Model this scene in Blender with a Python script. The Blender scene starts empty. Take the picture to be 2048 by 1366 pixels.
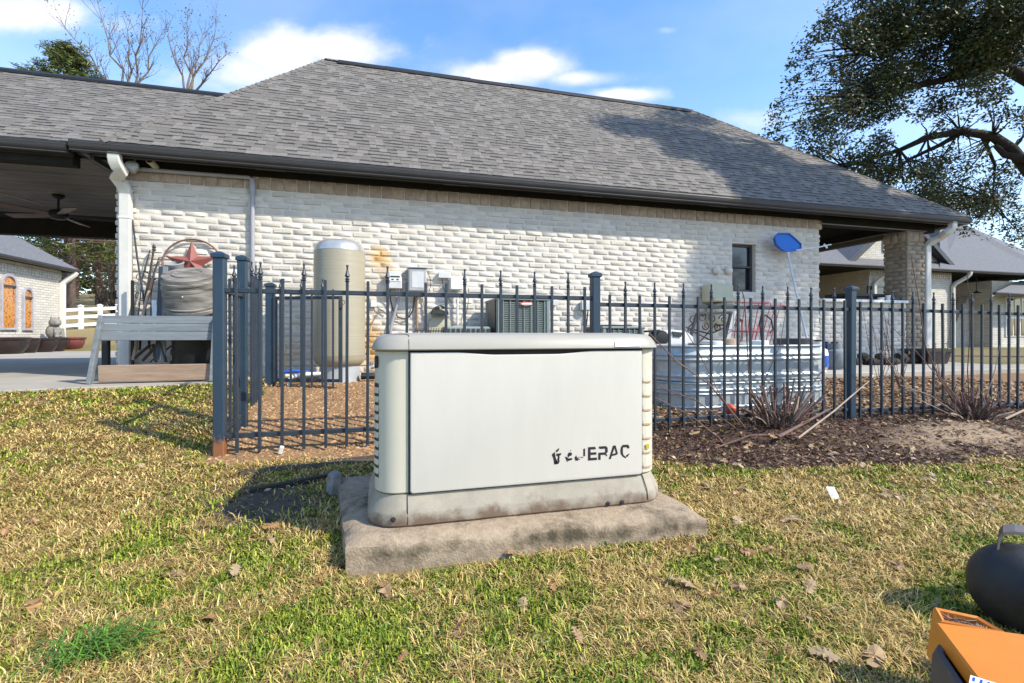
import bpy, math, random
import numpy as np
from mathutils import Vector, Matrix, Euler
R = math.radians
random.seed(7); rng = np.random.default_rng(11)
S = bpy.context.scene
COL = S.collection

# ---------------------------------------------------------------- camera, world, sun, exposure
A = R(15.2); CA, SA = math.cos(A), math.sin(A)
F, CX, Y0, H = 967.0, 1024.0, 668.0, 0.83
cam_d = bpy.data.cameras.new('camera'); cam = bpy.data.objects.new('camera', cam_d); COL.objects.link(cam)
cam.location = (0, 0, H); cam.rotation_euler = (R(90), 0, -A)
cam_d.sensor_width = 36; cam_d.lens = 36 * F / 2048; cam_d.shift_y = -15 / 2048
cam_d.clip_start = 0.05; cam_d.clip_end = 3000
S.camera = cam
S.view_settings.view_transform = 'Standard'; S.view_settings.look = 'None'
S.view_settings.gamma = 1.0; S.view_settings.use_curve_mapping = False
S.view_settings.exposure = 0.29

SUNV = Vector((0.70, -0.553, 0.80)).normalized()      # towards the sun
SUN_EL = math.asin(SUNV.z); SUN_AZ = math.atan2(SUNV.x, SUNV.y)
sun_d = bpy.data.lights.new('sun', 'SUN'); sun = bpy.data.objects.new('sun', sun_d); COL.objects.link(sun)
sun_d.energy = 5.0; sun_d.angle = R(0.55); sun_d.color = (1.0, 0.925, 0.785)
sun.rotation_euler = SUNV.to_track_quat('Z', 'Y').to_euler(); sun.location = SUNV * 40

W = bpy.data.worlds.new('World'); S.world = W; W.use_nodes = True
def world_nodes():
    nt = W.node_tree; nt.nodes.clear(); L = nt.links.new; N = nt.nodes.new
    out = N('ShaderNodeOutputWorld'); bg = N('ShaderNodeBackground'); bg.inputs['Strength'].default_value = 0.15
    sky = N('ShaderNodeTexSky'); sky.sky_type = 'NISHITA'; sky.sun_disc = False
    sky.sun_elevation = SUN_EL; sky.sun_rotation = SUN_AZ
    sky.air_density = 1.0; sky.dust_density = 0.4; sky.ozone_density = 2.2; sky.altitude = 50
    tc = N('ShaderNodeTexCoord')
    def m(op, a, b=None, c=None):
        n = N('ShaderNodeMath'); n.operation = op
        for i, v in enumerate((a, b, c)):
            if v is None: continue
            if isinstance(v, (int, float)): n.inputs[i].default_value = v
            else: L(v, n.inputs[i])
        return n.outputs[0]
    def dot(v):
        n = N('ShaderNodeVectorMath'); n.operation = 'DOT_PRODUCT'; L(tc.outputs['Generated'], n.inputs[0]); n.inputs[1].default_value = v
        return n.outputs['Value']
    xc = dot((CA, -SA, 0)); zc = dot((SA, CA, 0)); up = dot((0, 0, 1))
    den = m('MAXIMUM', m('ABSOLUTE', zc), 0.12)
    u = m('DIVIDE', xc, den); v = m('DIVIDE', up, den)
    cv = N('ShaderNodeCombineXYZ'); L(m('MULTIPLY', u, 1.0), cv.inputs[0]); L(m('MULTIPLY', v, 1.5), cv.inputs[1])
    n1 = N('ShaderNodeTexNoise'); n1.inputs['Scale'].default_value = 9; n1.inputs['Detail'].default_value = 9; n1.inputs['Roughness'].default_value = 0.62
    L(cv.outputs[0], n1.inputs['Vector'])
    n2 = N('ShaderNodeTexNoise'); n2.inputs['Scale'].default_value = 2.3; n2.inputs['Detail'].default_value = 6
    L(cv.outputs[0], n2.inputs['Vector'])
    blobs = [(-.36, .590, .13, .045, 1.0), (-.47, .575, .12, .06, 1.0), (-.53, .545, .13, .05, .8), (-.62, .52, .13, .05, .45),
             (.04, .556, .10, .036, 1.0), (-.04, .538, .14, .03, .85), (.14, .53, .10, .02, .75), (.235, .495, .09, .016, .95),
             (-1.0, .665, .16, .045, .95), (-.83, .64, .14, .03, .4), (.5, .447, .1, .03, .5), (.32, .628, .04, .010, .4), (-.30, .49, .16, .04, .5)]
    tot = None
    for (a, b, ra, rb, amp) in blobs:
        dx = m('DIVIDE', m('SUBTRACT', u, a), ra); dy = m('DIVIDE', m('SUBTRACT', v, b), rb)
        e = m('EXPONENT', m('MULTIPLY', m('ADD', m('MULTIPLY', dx, dx), m('MULTIPLY', dy, dy)), -1.0))
        e = m('MULTIPLY', e, amp)
        tot = e if tot is None else m('MAXIMUM', tot, e)
    dens = m('ADD', tot, m('MULTIPLY', m('SUBTRACT', n1.outputs['Fac'], 0.5), 0.95))
    mr = N('ShaderNodeMapRange'); mr.interpolation_type = 'SMOOTHSTEP'; L(dens, mr.inputs['Value'])
    mr.inputs['From Min'].default_value = 0.13; mr.inputs['From Max'].default_value = 0.98
    # thin veil of high cloud everywhere, thicker towards the horizon
    veil = m('MULTIPLY', m('MAXIMUM', m('SUBTRACT', n2.outputs['Fac'], 0.42), 0.0), 0.6)
    hz = N('ShaderNodeMapRange'); L(up, hz.inputs['Value']); hz.inputs['From Min'].default_value = 0.5; hz.inputs['From Max'].default_value = 0.0
    hz.inputs['To Min'].default_value = 0.0; hz.inputs['To Max'].default_value = 0.6
    mask = m('MINIMUM', m('ADD', m('MULTIPLY', mr.outputs[0], 0.96), m('ADD', veil, m('MULTIPLY', hz.outputs[0], 0.5))), 0.98)
    hsv = N('ShaderNodeHueSaturation'); hsv.inputs['Saturation'].default_value = 1.16; hsv.inputs['Value'].default_value = 1.9; L(sky.outputs[0], hsv.inputs['Color'])
    mix = N('ShaderNodeMixRGB'); L(mask, mix.inputs[0]); L(hsv.outputs[0], mix.inputs[1]); mix.inputs[2].default_value = (6.4, 6.4, 6.6, 1)
    L(mix.outputs[0], bg.inputs['Color']); L(bg.outputs[0], out.inputs['Surface'])
world_nodes()

# ---------------------------------------------------------------- helpers
def at(px, py, Y):
    """world point seen at photo pixel (px, py) on the upright plane y = Y"""
    u = (px - CX) / F; v = (Y0 - py) / F; Z = Y / (CA - u * SA)
    return Vector((Z * (u * CA + SA), Y, H + v * Z))
def atX(px, py, X):
    u = (px - CX) / F; v = (Y0 - py) / F; Z = X / (u * CA + SA)
    return Vector((X, Z * (CA - u * SA), H + v * Z))
def atz(px, py, Z):
    u = (px - CX) / F; v = (Y0 - py) / F
    return Vector((Z * (u * CA + SA), Z * (CA - u * SA), H + v * Z))
def proj(p):
    xc = p[0] * CA - p[1] * SA; z = p[0] * SA + p[1] * CA
    return (CX + F * xc / z, Y0 - F * (p[2] - H) / z, z)

def vnoise(x, y, seed=0):
    r = np.random.default_rng(seed); T = r.random((64, 64))
    xi = np.floor(x).astype(int); yi = np.floor(y).astype(int); fx = x - xi; fy = y - yi
    fx = fx * fx * (3 - 2 * fx); fy = fy * fy * (3 - 2 * fy)
    g = lambda a, b: T[a % 64, b % 64]
    return (g(xi, yi) * (1 - fx) + g(xi + 1, yi) * fx) * (1 - fy) + (g(xi, yi + 1) * (1 - fx) + g(xi + 1, yi + 1) * fx) * fy
def fbm(x, y, seed=0, o=4):
    s = 0; a = .5; t = 0
    for i in range(o):
        s = s + a * vnoise(x * 2 ** i + 13.7 * i, y * 2 ** i + 5.1 * i, seed + i); t += a; a *= .5
    return s / t
def sstep(a, b, x):
    t = np.clip((x - a) / (b - a), 0, 1); return t * t * (3 - 2 * t)

def gz(x, y):
    """height of the ground"""
    x = np.asarray(x, float); y = np.asarray(y, float)
    z = np.interp(y, [-400, -20, 0, 1.9, 2.35, 3.25, 4.85, 15.5, 19, 45, 90, 400], [-1, -.1, 0, 0, .02, .105, .345, .345, .85, 4.0, 6, 7])
    zr = np.interp(y, [-400, -20, 0, 1.9, 2.35, 3.25, 4.85, 10, 400], [-1, -.1, 0, 0, .02, .105, .345, .30, .5])
    k = sstep(-4, 6, x - 0.15 * np.maximum(y - 15, 0))
    z = z * (1 - k) + zr * k
    z = z + .07 * np.exp(-(((x - 4.35) / .55) ** 2 + ((y - 2.72) / .28) ** 2))          # sandy mound in the bed
    z = z + .05 * np.exp(-(((x - 2.9) / .5) ** 2 + ((y - 3.05) / .22) ** 2))
    z = z + (fbm(x * 1.3 + 50, y * 1.3 + 50, 3, 3) - .5) * .03 * sstep(-1, 1.0, y)
    return z
def g1(x, y): return float(gz(x, y))

class MB:
    """collects shapes that become ONE mesh object"""
    def __init__(s): s.v = []; s.f = []; s.c = []; s.mi = []; s.cur = (1, 1, 1); s.m = 0
    def add(s, vs, fs):
        b = len(s.v); s.v += [tuple(p) for p in vs]; s.c += [s.cur] * len(vs)
        s.f += [tuple(i + b for i in f) for f in fs]; s.mi += [s.m] * len(fs); return s
    def box(s, c, d, rot=None, ch=0.0, jit=0.0):
        hx, hy, hz = d[0] / 2, d[1] / 2, d[2] / 2; c = Vector(c)
        M = (rot if isinstance(rot, Matrix) else Euler(rot).to_matrix()) if rot is not None else None
        if ch <= 0:
            vs = [Vector((sx * hx, sy * hy, sz * hz)) for sx in (-1, 1) for sy in (-1, 1) for sz in (-1, 1)]
            fs = [(0, 1, 3, 2), (4, 6, 7, 5), (0, 4, 5, 1), (2, 3, 7, 6), (0, 2, 6, 4), (1, 5, 7, 3)]
        else:
            ch = min(ch, hx * .95, hy * .95, hz * .95); vs = []; idx = {}
            for sx in (-1, 1):
                for sy in (-1, 1):
                    for sz in (-1, 1):
                        for a in range(3):
                            p = [sx * hx, sy * hy, sz * hz]
                            for k in range(3):
                                if k != a: p[k] -= (sx, sy, sz)[k] * ch
                            idx[(sx, sy, sz, a)] = len(vs); vs.append(Vector(p))
            fs = []
            def add(q):
                n = (vs[q[1]] - vs[q[0]]).cross(vs[q[2]] - vs[q[0]]); m = sum((vs[i] for i in q), Vector()) / len(q)
                fs.append(tuple(q) if n.dot(m) > 0 else tuple(reversed(q)))
            for a in range(3):
                b, e = [k for k in range(3) if k != a]
                for sa in (-1, 1):
                    q = []
                    for (sb, se) in ((-1, -1), (1, -1), (1, 1), (-1, 1)):
                        g = [0, 0, 0]; g[a] = sa; g[b] = sb; g[e] = se; q.append(idx[(*g, a)])
                    add(q)
                for sb in (-1, 1):
                    for se in (-1, 1):
                        q = []
                        for (sa, k) in ((-1, b), (1, b), (1, e), (-1, e)):
                            g = [0, 0, 0]; g[a] = sa; g[b] = sb; g[e] = se; q.append(idx[(*g, k)])
                        add(q)
            for sx in (-1, 1):
                for sy in (-1, 1):
                    for sz in (-1, 1): add([idx[(sx, sy, sz, a)] for a in range(3)])
        if jit: vs = [p + Vector([random.uniform(-jit, jit) for _ in range(3)]) for p in vs]
        if M: vs = [M @ p for p in vs]
        return s.add([p + c for p in vs], fs)
    def bar(s, p, q, w, h, ch=0.0, up=(0, 0, 1)):
        p, q = Vector(p), Vector(q); x = (q - p); l = x.length; x.normalize(); up = Vector(up)
        if abs(x.dot(up)) > .99: up = Vector((0, 1, 0))
        y = up.cross(x).normalized(); z = x.cross(y)
        M = Matrix((x, y, z)).transposed()
        return s.box((p + q) / 2, (l, w, h), M, ch)
    def tube(s, pts, r, n=6, cap=True):
        pts = [Vector(p) for p in pts]; rs = r if isinstance(r, (list, tuple)) else [r] * len(pts); vs = []; ref = None
        for i, p in enumerate(pts):
            t = (pts[min(i + 1, len(pts) - 1)] - pts[max(i - 1, 0)]).normalized()
            if ref is None or abs(ref.dot(t)) > .98: ref = Vector((0, 0, 1)) if abs(t.z) < .9 else Vector((0, 1, 0))
            a = (ref - t * ref.dot(t)).normalized(); ref = a; b = t.cross(a)
            vs += [p + (a * math.cos(2 * math.pi * k / n) + b * math.sin(2 * math.pi * k / n)) * rs[i] for k in range(n)]
        fs = [(i * n + k, i * n + (k + 1) % n, (i + 1) * n + (k + 1) % n, (i + 1) * n + k) for i in range(len(pts) - 1) for k in range(n)]
        if cap: fs += [tuple(reversed(range(n))), tuple(range((len(pts) - 1) * n, len(pts) * n))]
        return s.add(vs, fs)
    def lathe(s, prof, n=24, c=(0, 0, 0), M=None):
        c = Vector(c); vs = []
        for (r, z) in prof:
            for k in range(n):
                p = Vector((r * math.cos(2 * math.pi * k / n), r * math.sin(2 * math.pi * k / n), z)); vs.append((M @ p if M else p) + c)
        fs = [(i * n + k, i * n + (k + 1) % n, (i + 1) * n + (k + 1) % n, (i + 1) * n + k) for i in range(len(prof) - 1) for k in range(n)]
        fs += [tuple(reversed(range(n))), tuple(range((len(prof) - 1) * n, len(prof) * n))]
        return s.add(vs, fs)
    def loft(s, loops, cap=True):
        n = len(loops[0]); vs = [p for lp in loops for p in lp]
        fs = [(i * n + k, i * n + (k + 1) % n, (i + 1) * n + (k + 1) % n, (i + 1) * n + k) for i in range(len(loops) - 1) for k in range(n)]
        if cap: fs += [tuple(reversed(range(n))), tuple(range((len(loops) - 1) * n, len(loops) * n))]
        return s.add(vs, fs)
    def prism(s, poly, d):
        """polygon of 3-D points pushed along vector d"""
        d = Vector(d); poly = [Vector(p) for p in poly]; n = len(poly)
        return s.add(poly + [p + d for p in poly], [tuple(range(n)), tuple(reversed(range(n, 2 * n)))] + [(k, n + k, n + (k + 1) % n, (k + 1) % n) for k in range(n)])
    def ball(s, c, r, n=10, m=7, sc=(1, 1, 1)):
        prof = [(max(1e-4, math.sin(math.pi * i / m)) * r, -math.cos(math.pi * i / m) * r) for i in range(m + 1)]
        return s.lathe(prof, n, c, Matrix.Diagonal(sc))
    def mesh(s, name, org=(0, 0, 0), smooth=None, mats=()):
        o = Vector(org); me = bpy.data.meshes.new(name); me.from_pydata([(p[0] - o.x, p[1] - o.y, p[2] - o.z) for p in s.v], [], s.f)
        for m in mats: me.materials.append(m)
        if any(s.mi): me.polygons.foreach_set('material_index', s.mi)
        ca = me.color_attributes.new('col', 'FLOAT_COLOR', 'POINT')
        ca.data.foreach_set('color', np.array([(*c[:3], 1) for c in s.c], np.float32).ravel())
        if smooth is not None:
            me.polygons.foreach_set('use_smooth', [True] * len(me.polygons)); me.set_sharp_from_angle(angle=R(smooth))
        me.update(); return me
    def build(s, name, mat, parent=None, smooth=None, org=None):
        org = ORG.get(parent.name, Vector()) if parent is not None else Vector(org or (0, 0, 0))
        me = s.mesh(name, org, smooth, mat if isinstance(mat, (list, tuple)) else [mat])
        o = bpy.data.objects.new(name, me); COL.objects.link(o)
        if parent is not None: o.parent = parent
        else: o.location = org
        ORG[o.name] = org; return o
ORG = {}
def thing(name, label, cat, loc=(0, 0, 0), group=None):
    o = bpy.data.objects.new(name, None); COL.objects.link(o); o.location = loc; o.empty_display_size = .1
    ORG[o.name] = Vector(loc); return tag(o, label, cat, group)
def tag(o, label=None, cat=None, group=None, kind=None):
    if label: o['label'] = label
    if cat: o['category'] = cat
    if group: o['group'] = group
    if kind: o['kind'] = kind
    return o
def inst(name, me, parent, loc, rot=(0, 0, 0), sc=(1, 1, 1)):
    o = bpy.data.objects.new(name, me); COL.objects.link(o); o.parent = parent
    o.location = Vector(loc) - ORG.get(parent.name, Vector()); o.rotation_euler = rot; o.scale = sc; ORG[o.name] = Vector(loc); return o
def mesh_np(name, V, Fc, col, mat):
    k = Fc.shape[1]; me = bpy.data.meshes.new(name); me.vertices.add(len(V)); me.vertices.foreach_set('co', V.astype(np.float32).ravel())
    me.loops.add(Fc.size); me.loops.foreach_set('vertex_index', Fc.astype(np.int32).ravel())
    me.polygons.add(len(Fc)); me.polygons.foreach_set('loop_start', np.arange(0, Fc.size, k, dtype=np.int32))
    me.update(calc_edges=True)
    ca = me.color_attributes.new('col', 'FLOAT_COLOR', 'POINT')
    ca.data.foreach_set('color', np.concatenate([col, np.ones((len(col), 1))], 1).astype(np.float32).ravel())
    me.materials.append(mat); me.validate(); o = bpy.data.objects.new(name, me); COL.objects.link(o); return o

# ---------------------------------------------------------------- materials
def mat(name, c1, c2=None, scale=8, rough=.7, metal=0.0, bump=0.0, bscale=None, attr=False, lo=.35, hi=.65, detail=6, spec=.5, stretch=(1, 1, 1), world=False, extra=None):
    m = bpy.data.materials.new(name); m.use_nodes = True; nt = m.node_tree; P = nt.nodes['Principled BSDF']; L = nt.links.new; N = nt.nodes.new
    P.inputs['Roughness'].default_value = rough; P.inputs['Metallic'].default_value = metal; P.inputs['Specular IOR Level'].default_value = spec
    src = N('ShaderNodeNewGeometry').outputs['Position'] if world else N('ShaderNodeTexCoord').outputs['Object']
    mp = N('ShaderNodeMapping'); mp.inputs['Scale'].default_value = stretch; L(src, mp.inputs['Vector']); vec = mp.outputs[0]
    c2 = c2 or tuple(x * .75 for x in c1)
    n = N('ShaderNodeTexNoise'); n.inputs['Scale'].default_value = scale; n.inputs['Detail'].default_value = detail; n.inputs['Roughness'].default_value = .62; L(vec, n.inputs['Vector'])
    r = N('ShaderNodeMapRange'); r.inputs['From Min'].default_value = lo; r.inputs['From Max'].default_value = hi; L(n.outputs['Fac'], r.inputs['Value'])
    mx = N('ShaderNodeMixRGB'); mx.inputs[1].default_value = (*c1, 1); mx.inputs[2].default_value = (*c2, 1); L(r.outputs[0], mx.inputs[0]); out = mx.outputs[0]
    if attr:
        at_ = N('ShaderNodeAttribute'); at_.attribute_name = 'col'; mu = N('ShaderNodeMixRGB'); mu.blend_type = 'MULTIPLY'; mu.inputs[0].default_value = 1
        L(out, mu.inputs[1]); L(at_.outputs['Color'], mu.inputs[2]); out = mu.outputs[0]
    if extra: out = extra(nt, out, vec, P)
    L(out, P.inputs['Base Color'])
    if bump:
        nb = N('ShaderNodeTexNoise'); nb.inputs['Scale'].default_value = bscale or scale * 5; nb.inputs['Detail'].default_value = 5; L(vec, nb.inputs['Vector'])
        b = N('ShaderNodeBump'); b.inputs['Strength'].default_value = bump; b.inputs['Distance'].default_value = .01; L(nb.outputs['Fac'], b.inputs['Height']); L(b.outputs[0], P.inputs['Normal'])
    return m
def stains(spots, col, nscale=9, soft=.25):
    """worn or stained patches with a shape of their own: spots = (x, z, rx, rz, amount) on the wall"""
    def ex(nt, c, vec, P):
        L = nt.links.new; N = nt.nodes.new; g = N('ShaderNodeNewGeometry'); sp = N('ShaderNodeSeparateXYZ'); L(g.outputs['Position'], sp.inputs[0])
        def m(op, a, b=None):
            n = N('ShaderNodeMath'); n.operation = op
            for i, v in enumerate((a, b)):
                if v is None: continue
                if isinstance(v, (int, float)): n.inputs[i].default_value = v
                else: L(v, n.inputs[i])
            return n.outputs[0]
        tot = None
        for (x, z, rx, rz, a) in spots:
            dx = m('DIVIDE', m('SUBTRACT', sp.outputs[0], x), rx); dz = m('DIVIDE', m('SUBTRACT', sp.outputs[2], z), rz)
            e = m('MULTIPLY', m('EXPONENT', m('MULTIPLY', m('ADD', m('MULTIPLY', dx, dx), m('MULTIPLY', dz, dz)), -1.0)), a)
            tot = e if tot is None else m('ADD', tot, e)
        n = N('ShaderNodeTexNoise'); n.inputs['Scale'].default_value = nscale; n.inputs['Detail'].default_value = 6; L(g.outputs['Position'], n.inputs['Vector'])
        k = m('ADD', tot, m('MULTIPLY', m('SUBTRACT', n.outputs['Fac'], .5), .9))
        r = N('ShaderNodeMapRange'); r.inputs['From Min'].default_value = .3; r.inputs['From Max'].default_value = .3 + soft * 3; L(m('MULTIPLY', k, m('MINIMUM', m('MULTIPLY', tot, 4), 1)), r.inputs['Value'])
        mx = N('ShaderNodeMixRGB'); L(r.outputs[0], mx.inputs[0]); L(c, mx.inputs[1]); mx.inputs[2].default_value = (*col, 1); return mx.outputs[0]
    return ex
M_ = {}
rust_spots = [(-.03, 1.76, .14, .14, .85), (.08, 1.60, .12, .2, .6), (-.12, 1.3, .1, .35, .4), (-.12, .72, .16, .32, .9), (.15, .62, .25, .2, .6), (-1.7, .6, .16, .2, .8), (-.7, .62, .5, .2, .3), (-1.05, .55, .2, .2, .5)]
M_['brick'] = mat('painted_brick', (.675, .63, .555), (.585, .54, .47), 5, .85, bump=.7, bscale=80, attr=True, world=True, extra=stains(rust_spots, (.62, .39, .15)))
M_['colshaded'] = mat('column_shaded_brick', (.36, .30, .225), (.27, .22, .16), 9, .85, bump=.4, bscale=95, attr=True, world=True)  # column brick tinted tan, the porch shade painted into its colour
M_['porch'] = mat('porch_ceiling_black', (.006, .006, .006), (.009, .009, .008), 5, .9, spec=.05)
M_['mortar'] = mat('painted_mortar', (.67, .62, .54), (.60, .55, .48), 7, .9, bump=.3, bscale=90, world=True, extra=stains(rust_spots, (.60, .36, .13)))
M_['soldier'] = mat('bare_brick', (.46, .365, .28), (.33, .25, .18), 14, .85, bump=.35, bscale=110, attr=True, world=True)
M_['shingle'] = mat('asphalt_shingle', (.207, .190, .170), (.146, .133, .118), 60, .92, bump=.6, bscale=400, attr=True, world=True)
M_['underlay'] = mat('roof_deck', (.05, .05, .05), rough=.95)
M_['trim'] = mat('charcoal_trim', (.040, .039, .041), (.052, .05, .052), 3, .45, spec=.5)
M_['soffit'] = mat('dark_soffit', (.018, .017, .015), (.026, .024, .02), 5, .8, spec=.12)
M_['vent'] = mat('vent_metal', (.16, .15, .14), rough=.5)
M_['ridge'] = mat('ridge_vent_black', (.012, .013, .016), rough=.6)
M_['spout'] = mat('cream_gutter_pipe', (.66, .64, .585), (.56, .545, .50), 4, .45)
M_['conduit'] = mat('grey_pipe', (.36, .36, .40), (.29, .29, .31), 6, .45)
M_['galv'] = mat('galvanised', (.52, .57, .59), (.37, .42, .445), 18, .42, metal=.4, lo=.3, hi=.7)
M_['fence'] = mat('slate_fence_paint', (.021, .031, .046), (.033, .046, .062), 10, .42, bump=.05, bscale=90)
def rustbase(nt, c, vec, P):
    L = nt.links.new; N = nt.nodes.new; g = N('ShaderNodeNewGeometry'); sp = N('ShaderNodeSeparateXYZ'); L(g.outputs['Position'], sp.inputs[0])
    n = N('ShaderNodeTexNoise'); n.inputs['Scale'].default_value = 40; L(g.outputs['Position'], n.inputs['Vector'])
    a = N('ShaderNodeMath'); a.operation = 'MULTIPLY_ADD'; L(n.outputs['Fac'], a.inputs[0]); a.inputs[1].default_value = -.16; L(sp.outputs[2], a.inputs[2])
    r = N('ShaderNodeMapRange'); r.inputs['From Min'].default_value = .14; r.inputs['From Max'].default_value = .10; L(a.outputs[0], r.inputs['Value'])
    mx = N('ShaderNodeMixRGB'); L(r.outputs[0], mx.inputs[0]); L(c, mx.inputs[1]); mx.inputs[2].default_value = (.25, .105, .045, 1); return mx.outputs[0]
M_['postrust'] = mat('slate_post_rusted_foot', (.016, .040, .072), (.026, .05, .078), 6, .42, extra=rustbase)
M_['post'] = mat('slate_post_paint', (.013, .036, .064), (.021, .045, .072), 6, .42)
def basedirt(nt, c, vec, P):
    L = nt.links.new; N = nt.nodes.new; g = N('ShaderNodeNewGeometry'); sp = N('ShaderNodeSeparateXYZ'); L(g.outputs['Position'], sp.inputs[0])
    mp = N('ShaderNodeMapping'); mp.inputs['Scale'].default_value = (11, 11, 9); L(g.outputs['Position'], mp.inputs['Vector'])
    n = N('ShaderNodeTexNoise'); n.inputs['Scale'].default_value = 1; n.inputs['Detail'].default_value = 8; n.inputs['Roughness'].default_value = .7; L(mp.outputs[0], n.inputs['Vector'])
    a = N('ShaderNodeMath'); a.operation = 'MULTIPLY_ADD'; L(n.outputs['Fac'], a.inputs[0]); a.inputs[1].default_value = -.22; L(sp.outputs[2], a.inputs[2])
    r = N('ShaderNodeMapRange'); r.inputs['From Min'].default_value = .045; r.inputs['From Max'].default_value = .0; L(a.outputs[0], r.inputs['Value'])
    mx = N('ShaderNodeMixRGB'); L(r.outputs[0], mx.inputs[0]); L(c, mx.inputs[1]); mx.inputs[2].default_value = (.155, .105, .07, 1)
    return mx.outputs[0]
M_['genbody'] = mat('beige_metal_cabinet', (.575, .545, .445), (.545, .515, .42), 3, .45, bump=.04, bscale=500, spec=.4)
M_['gendoor'] = mat('pale_metal_door', (.58, .553, .495), (.54, .513, .455), 7, .45, bump=.05, bscale=500, spec=.4, stretch=(1, 1, .22), lo=.4, hi=.75, detail=9)
M_['genlid'] = mat('white_metal_lid', (.37, .35, .30), (.345, .325, .28), 3, .42, spec=.4)
M_['genbase'] = mat('grey_composite_base', (.36, .325, .255), (.26, .23, .18), 7, .7, bump=.1, bscale=160, extra=basedirt)
M_['seam'] = mat('dark_seam', (.022, .018, .02), rough=.8)
M_['decal'] = mat('peeling_black_decal', (.028, .016, .024), rough=.5)
M_['sticker'] = mat('white_sticker', (.86, .86, .85), (.82, .82, .81), 12, .5)
M_['rustline'] = mat('rust_line', (.50, .30, .16), (.56, .42, .28), 40, .8)
def padstain_shade(nt, c, vec, P):
    L = nt.links.new; N = nt.nodes.new; g = N('ShaderNodeNewGeometry'); sp = N('ShaderNodeSeparateXYZ'); L(g.outputs['Position'], sp.inputs[0])
    def m(op, a, b=None):
        n = N('ShaderNodeMath'); n.operation = op
        for i, v in enumerate((a, b)):
            if v is None: continue
            if isinstance(v, (int, float)): n.inputs[i].default_value = v
            else: L(v, n.inputs[i])
        return n.outputs[0]
    n = N('ShaderNodeTexNoise'); n.inputs['Scale'].default_value = 4.5; n.inputs['Detail'].default_value = 9; n.inputs['Roughness'].default_value = .75; L(g.outputs['Position'], n.inputs['Vector'])
    d = m('DIVIDE', m('SUBTRACT', sp.outputs[2], .062), .032); band = m('EXPONENT', m('MULTIPLY', m('MULTIPLY', d, d), -1.0))      # black algae band, also painting the face darker than the lit top
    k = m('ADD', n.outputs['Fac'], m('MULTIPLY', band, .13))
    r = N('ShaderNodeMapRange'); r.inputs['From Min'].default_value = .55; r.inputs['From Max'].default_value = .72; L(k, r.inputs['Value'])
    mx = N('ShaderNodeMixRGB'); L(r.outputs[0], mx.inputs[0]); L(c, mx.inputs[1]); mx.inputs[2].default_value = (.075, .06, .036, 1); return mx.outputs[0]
M_['pad'] = mat('weathered_concrete', (.385, .30, .205), (.27, .205, .14), 30, .95, bump=.45, bscale=110, extra=padstain_shade)
M_['concrete'] = mat('drive_concrete', (.40, .37, .32), (.30, .275, .235), 1.2, .9, bump=.2, bscale=60)
M_['tank'] = mat('beige_fibreglass', (.36, .325, .235), (.315, .28, .20), 2, .35, bump=.25, bscale=1, stretch=(1, 1, 90), spec=.5)
M_['steelcap'] = mat('bright_cap', (.66, .645, .62), (.5, .48, .44), 9, .3, metal=.6)
M_['greyplastic'] = mat('grey_plastic', (.40, .41, .42), (.33, .34, .35), 8, .5)
M_['whitebox'] = mat('pale_grey_enclosure', (.62, .63, .62), (.54, .55, .55), 9, .45)
M_['white'] = mat('white_paint', (.76, .76, .75), (.68, .68, .67), 6, .5)
M_['black'] = mat('black_plastic', (.010, .010, .011), (.014, .014, .014), 9, .5)
M_['rubber'] = mat('black_rubber', (.012, .013, .015), (.02, .021, .023), 16, .55, bump=.1, bscale=120)
M_['iron'] = mat('dark_wrought_iron', (.035, .028, .026), (.06, .035, .026), 20, .6)
M_['redwire'] = mat('red_coated_wire', (.42, .05, .07), (.36, .08, .09), 9, .5)
M_['star'] = mat('dusty_red_metal', (.27, .085, .07), (.22, .07, .058), 10, .5)
M_['ring'] = mat('rusty_ring', (.19, .085, .07), (.12, .06, .05), 30, .6)
M_['greyboard'] = mat('grey_painted_wood', (.215, .245, .27), (.155, .175, .19), 4, .7, bump=.2, bscale=40, stretch=(.6, 6, 6))
M_['brownboard'] = mat('weathered_board', (.36, .26, .18), (.25, .17, .115), 5, .8, bump=.3, bscale=30, stretch=(.5, 6, 6))
M_['barrel'] = mat('weathered_grey_barrel', (.27, .255, .23), (.085, .075, .07), 3.2, .6, bump=.3, bscale=25, stretch=(1, 1, 6), lo=.4, hi=.62)
M_['acgrey'] = mat('air_conditioner_green_grey', (.22, .265, .25), (.19, .23, .215), 6, .5)
M_['acdark'] = mat('air_conditioner_dark', (.035, .04, .042), rough=.6)
M_['badge'] = mat('red_badge', (.42, .06, .05), (.5, .2, .16), 30, .4)
M_['blue'] = mat('blue_plastic', (.01, .075, .42), (.012, .10, .5), 20, .45)
M_['netblue'] = mat('blue_net_mesh', (.012, .13, .52), (.015, .18, .62), 120, .7)
M_['alu'] = mat('aluminium_pole', (.55, .57, .60), (.45, .47, .5), 12, .35, metal=.6)
M_['cream'] = mat('cream_plastic', (.52, .50, .36), (.47, .45, .32), 7, .5)
M_['yellow'] = mat('yellow_plastic', (.62, .48, .05), rough=.5)
M_['orange'] = mat('orange_paint', (.68, .225, .022), (.60, .19, .018), 7, .38, bump=.06, bscale=60)
M_['orangered'] = mat('faded_red_plastic', (.58, .10, .045), rough=.45)
M_['deckgrey'] = mat('grey_rubber_skirt', (.085, .075, .075), (.06, .055, .055), 9, .6)
M_['glass'] = mat('dark_window_glass', (.010, .012, .016), rough=.06, spec=.8)
M_['winframe'] = mat('bronze_window_frame', (.05, .05, .055), rough=.5)
M_['pot'] = mat('dark_glazed_pot', (.018, .012, .013), (.03, .018, .017), 8, .3)
M_['potred'] = mat('oxblood_glazed_pot', (.19, .055, .055), (.11, .035, .035), 6, .3)
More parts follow.
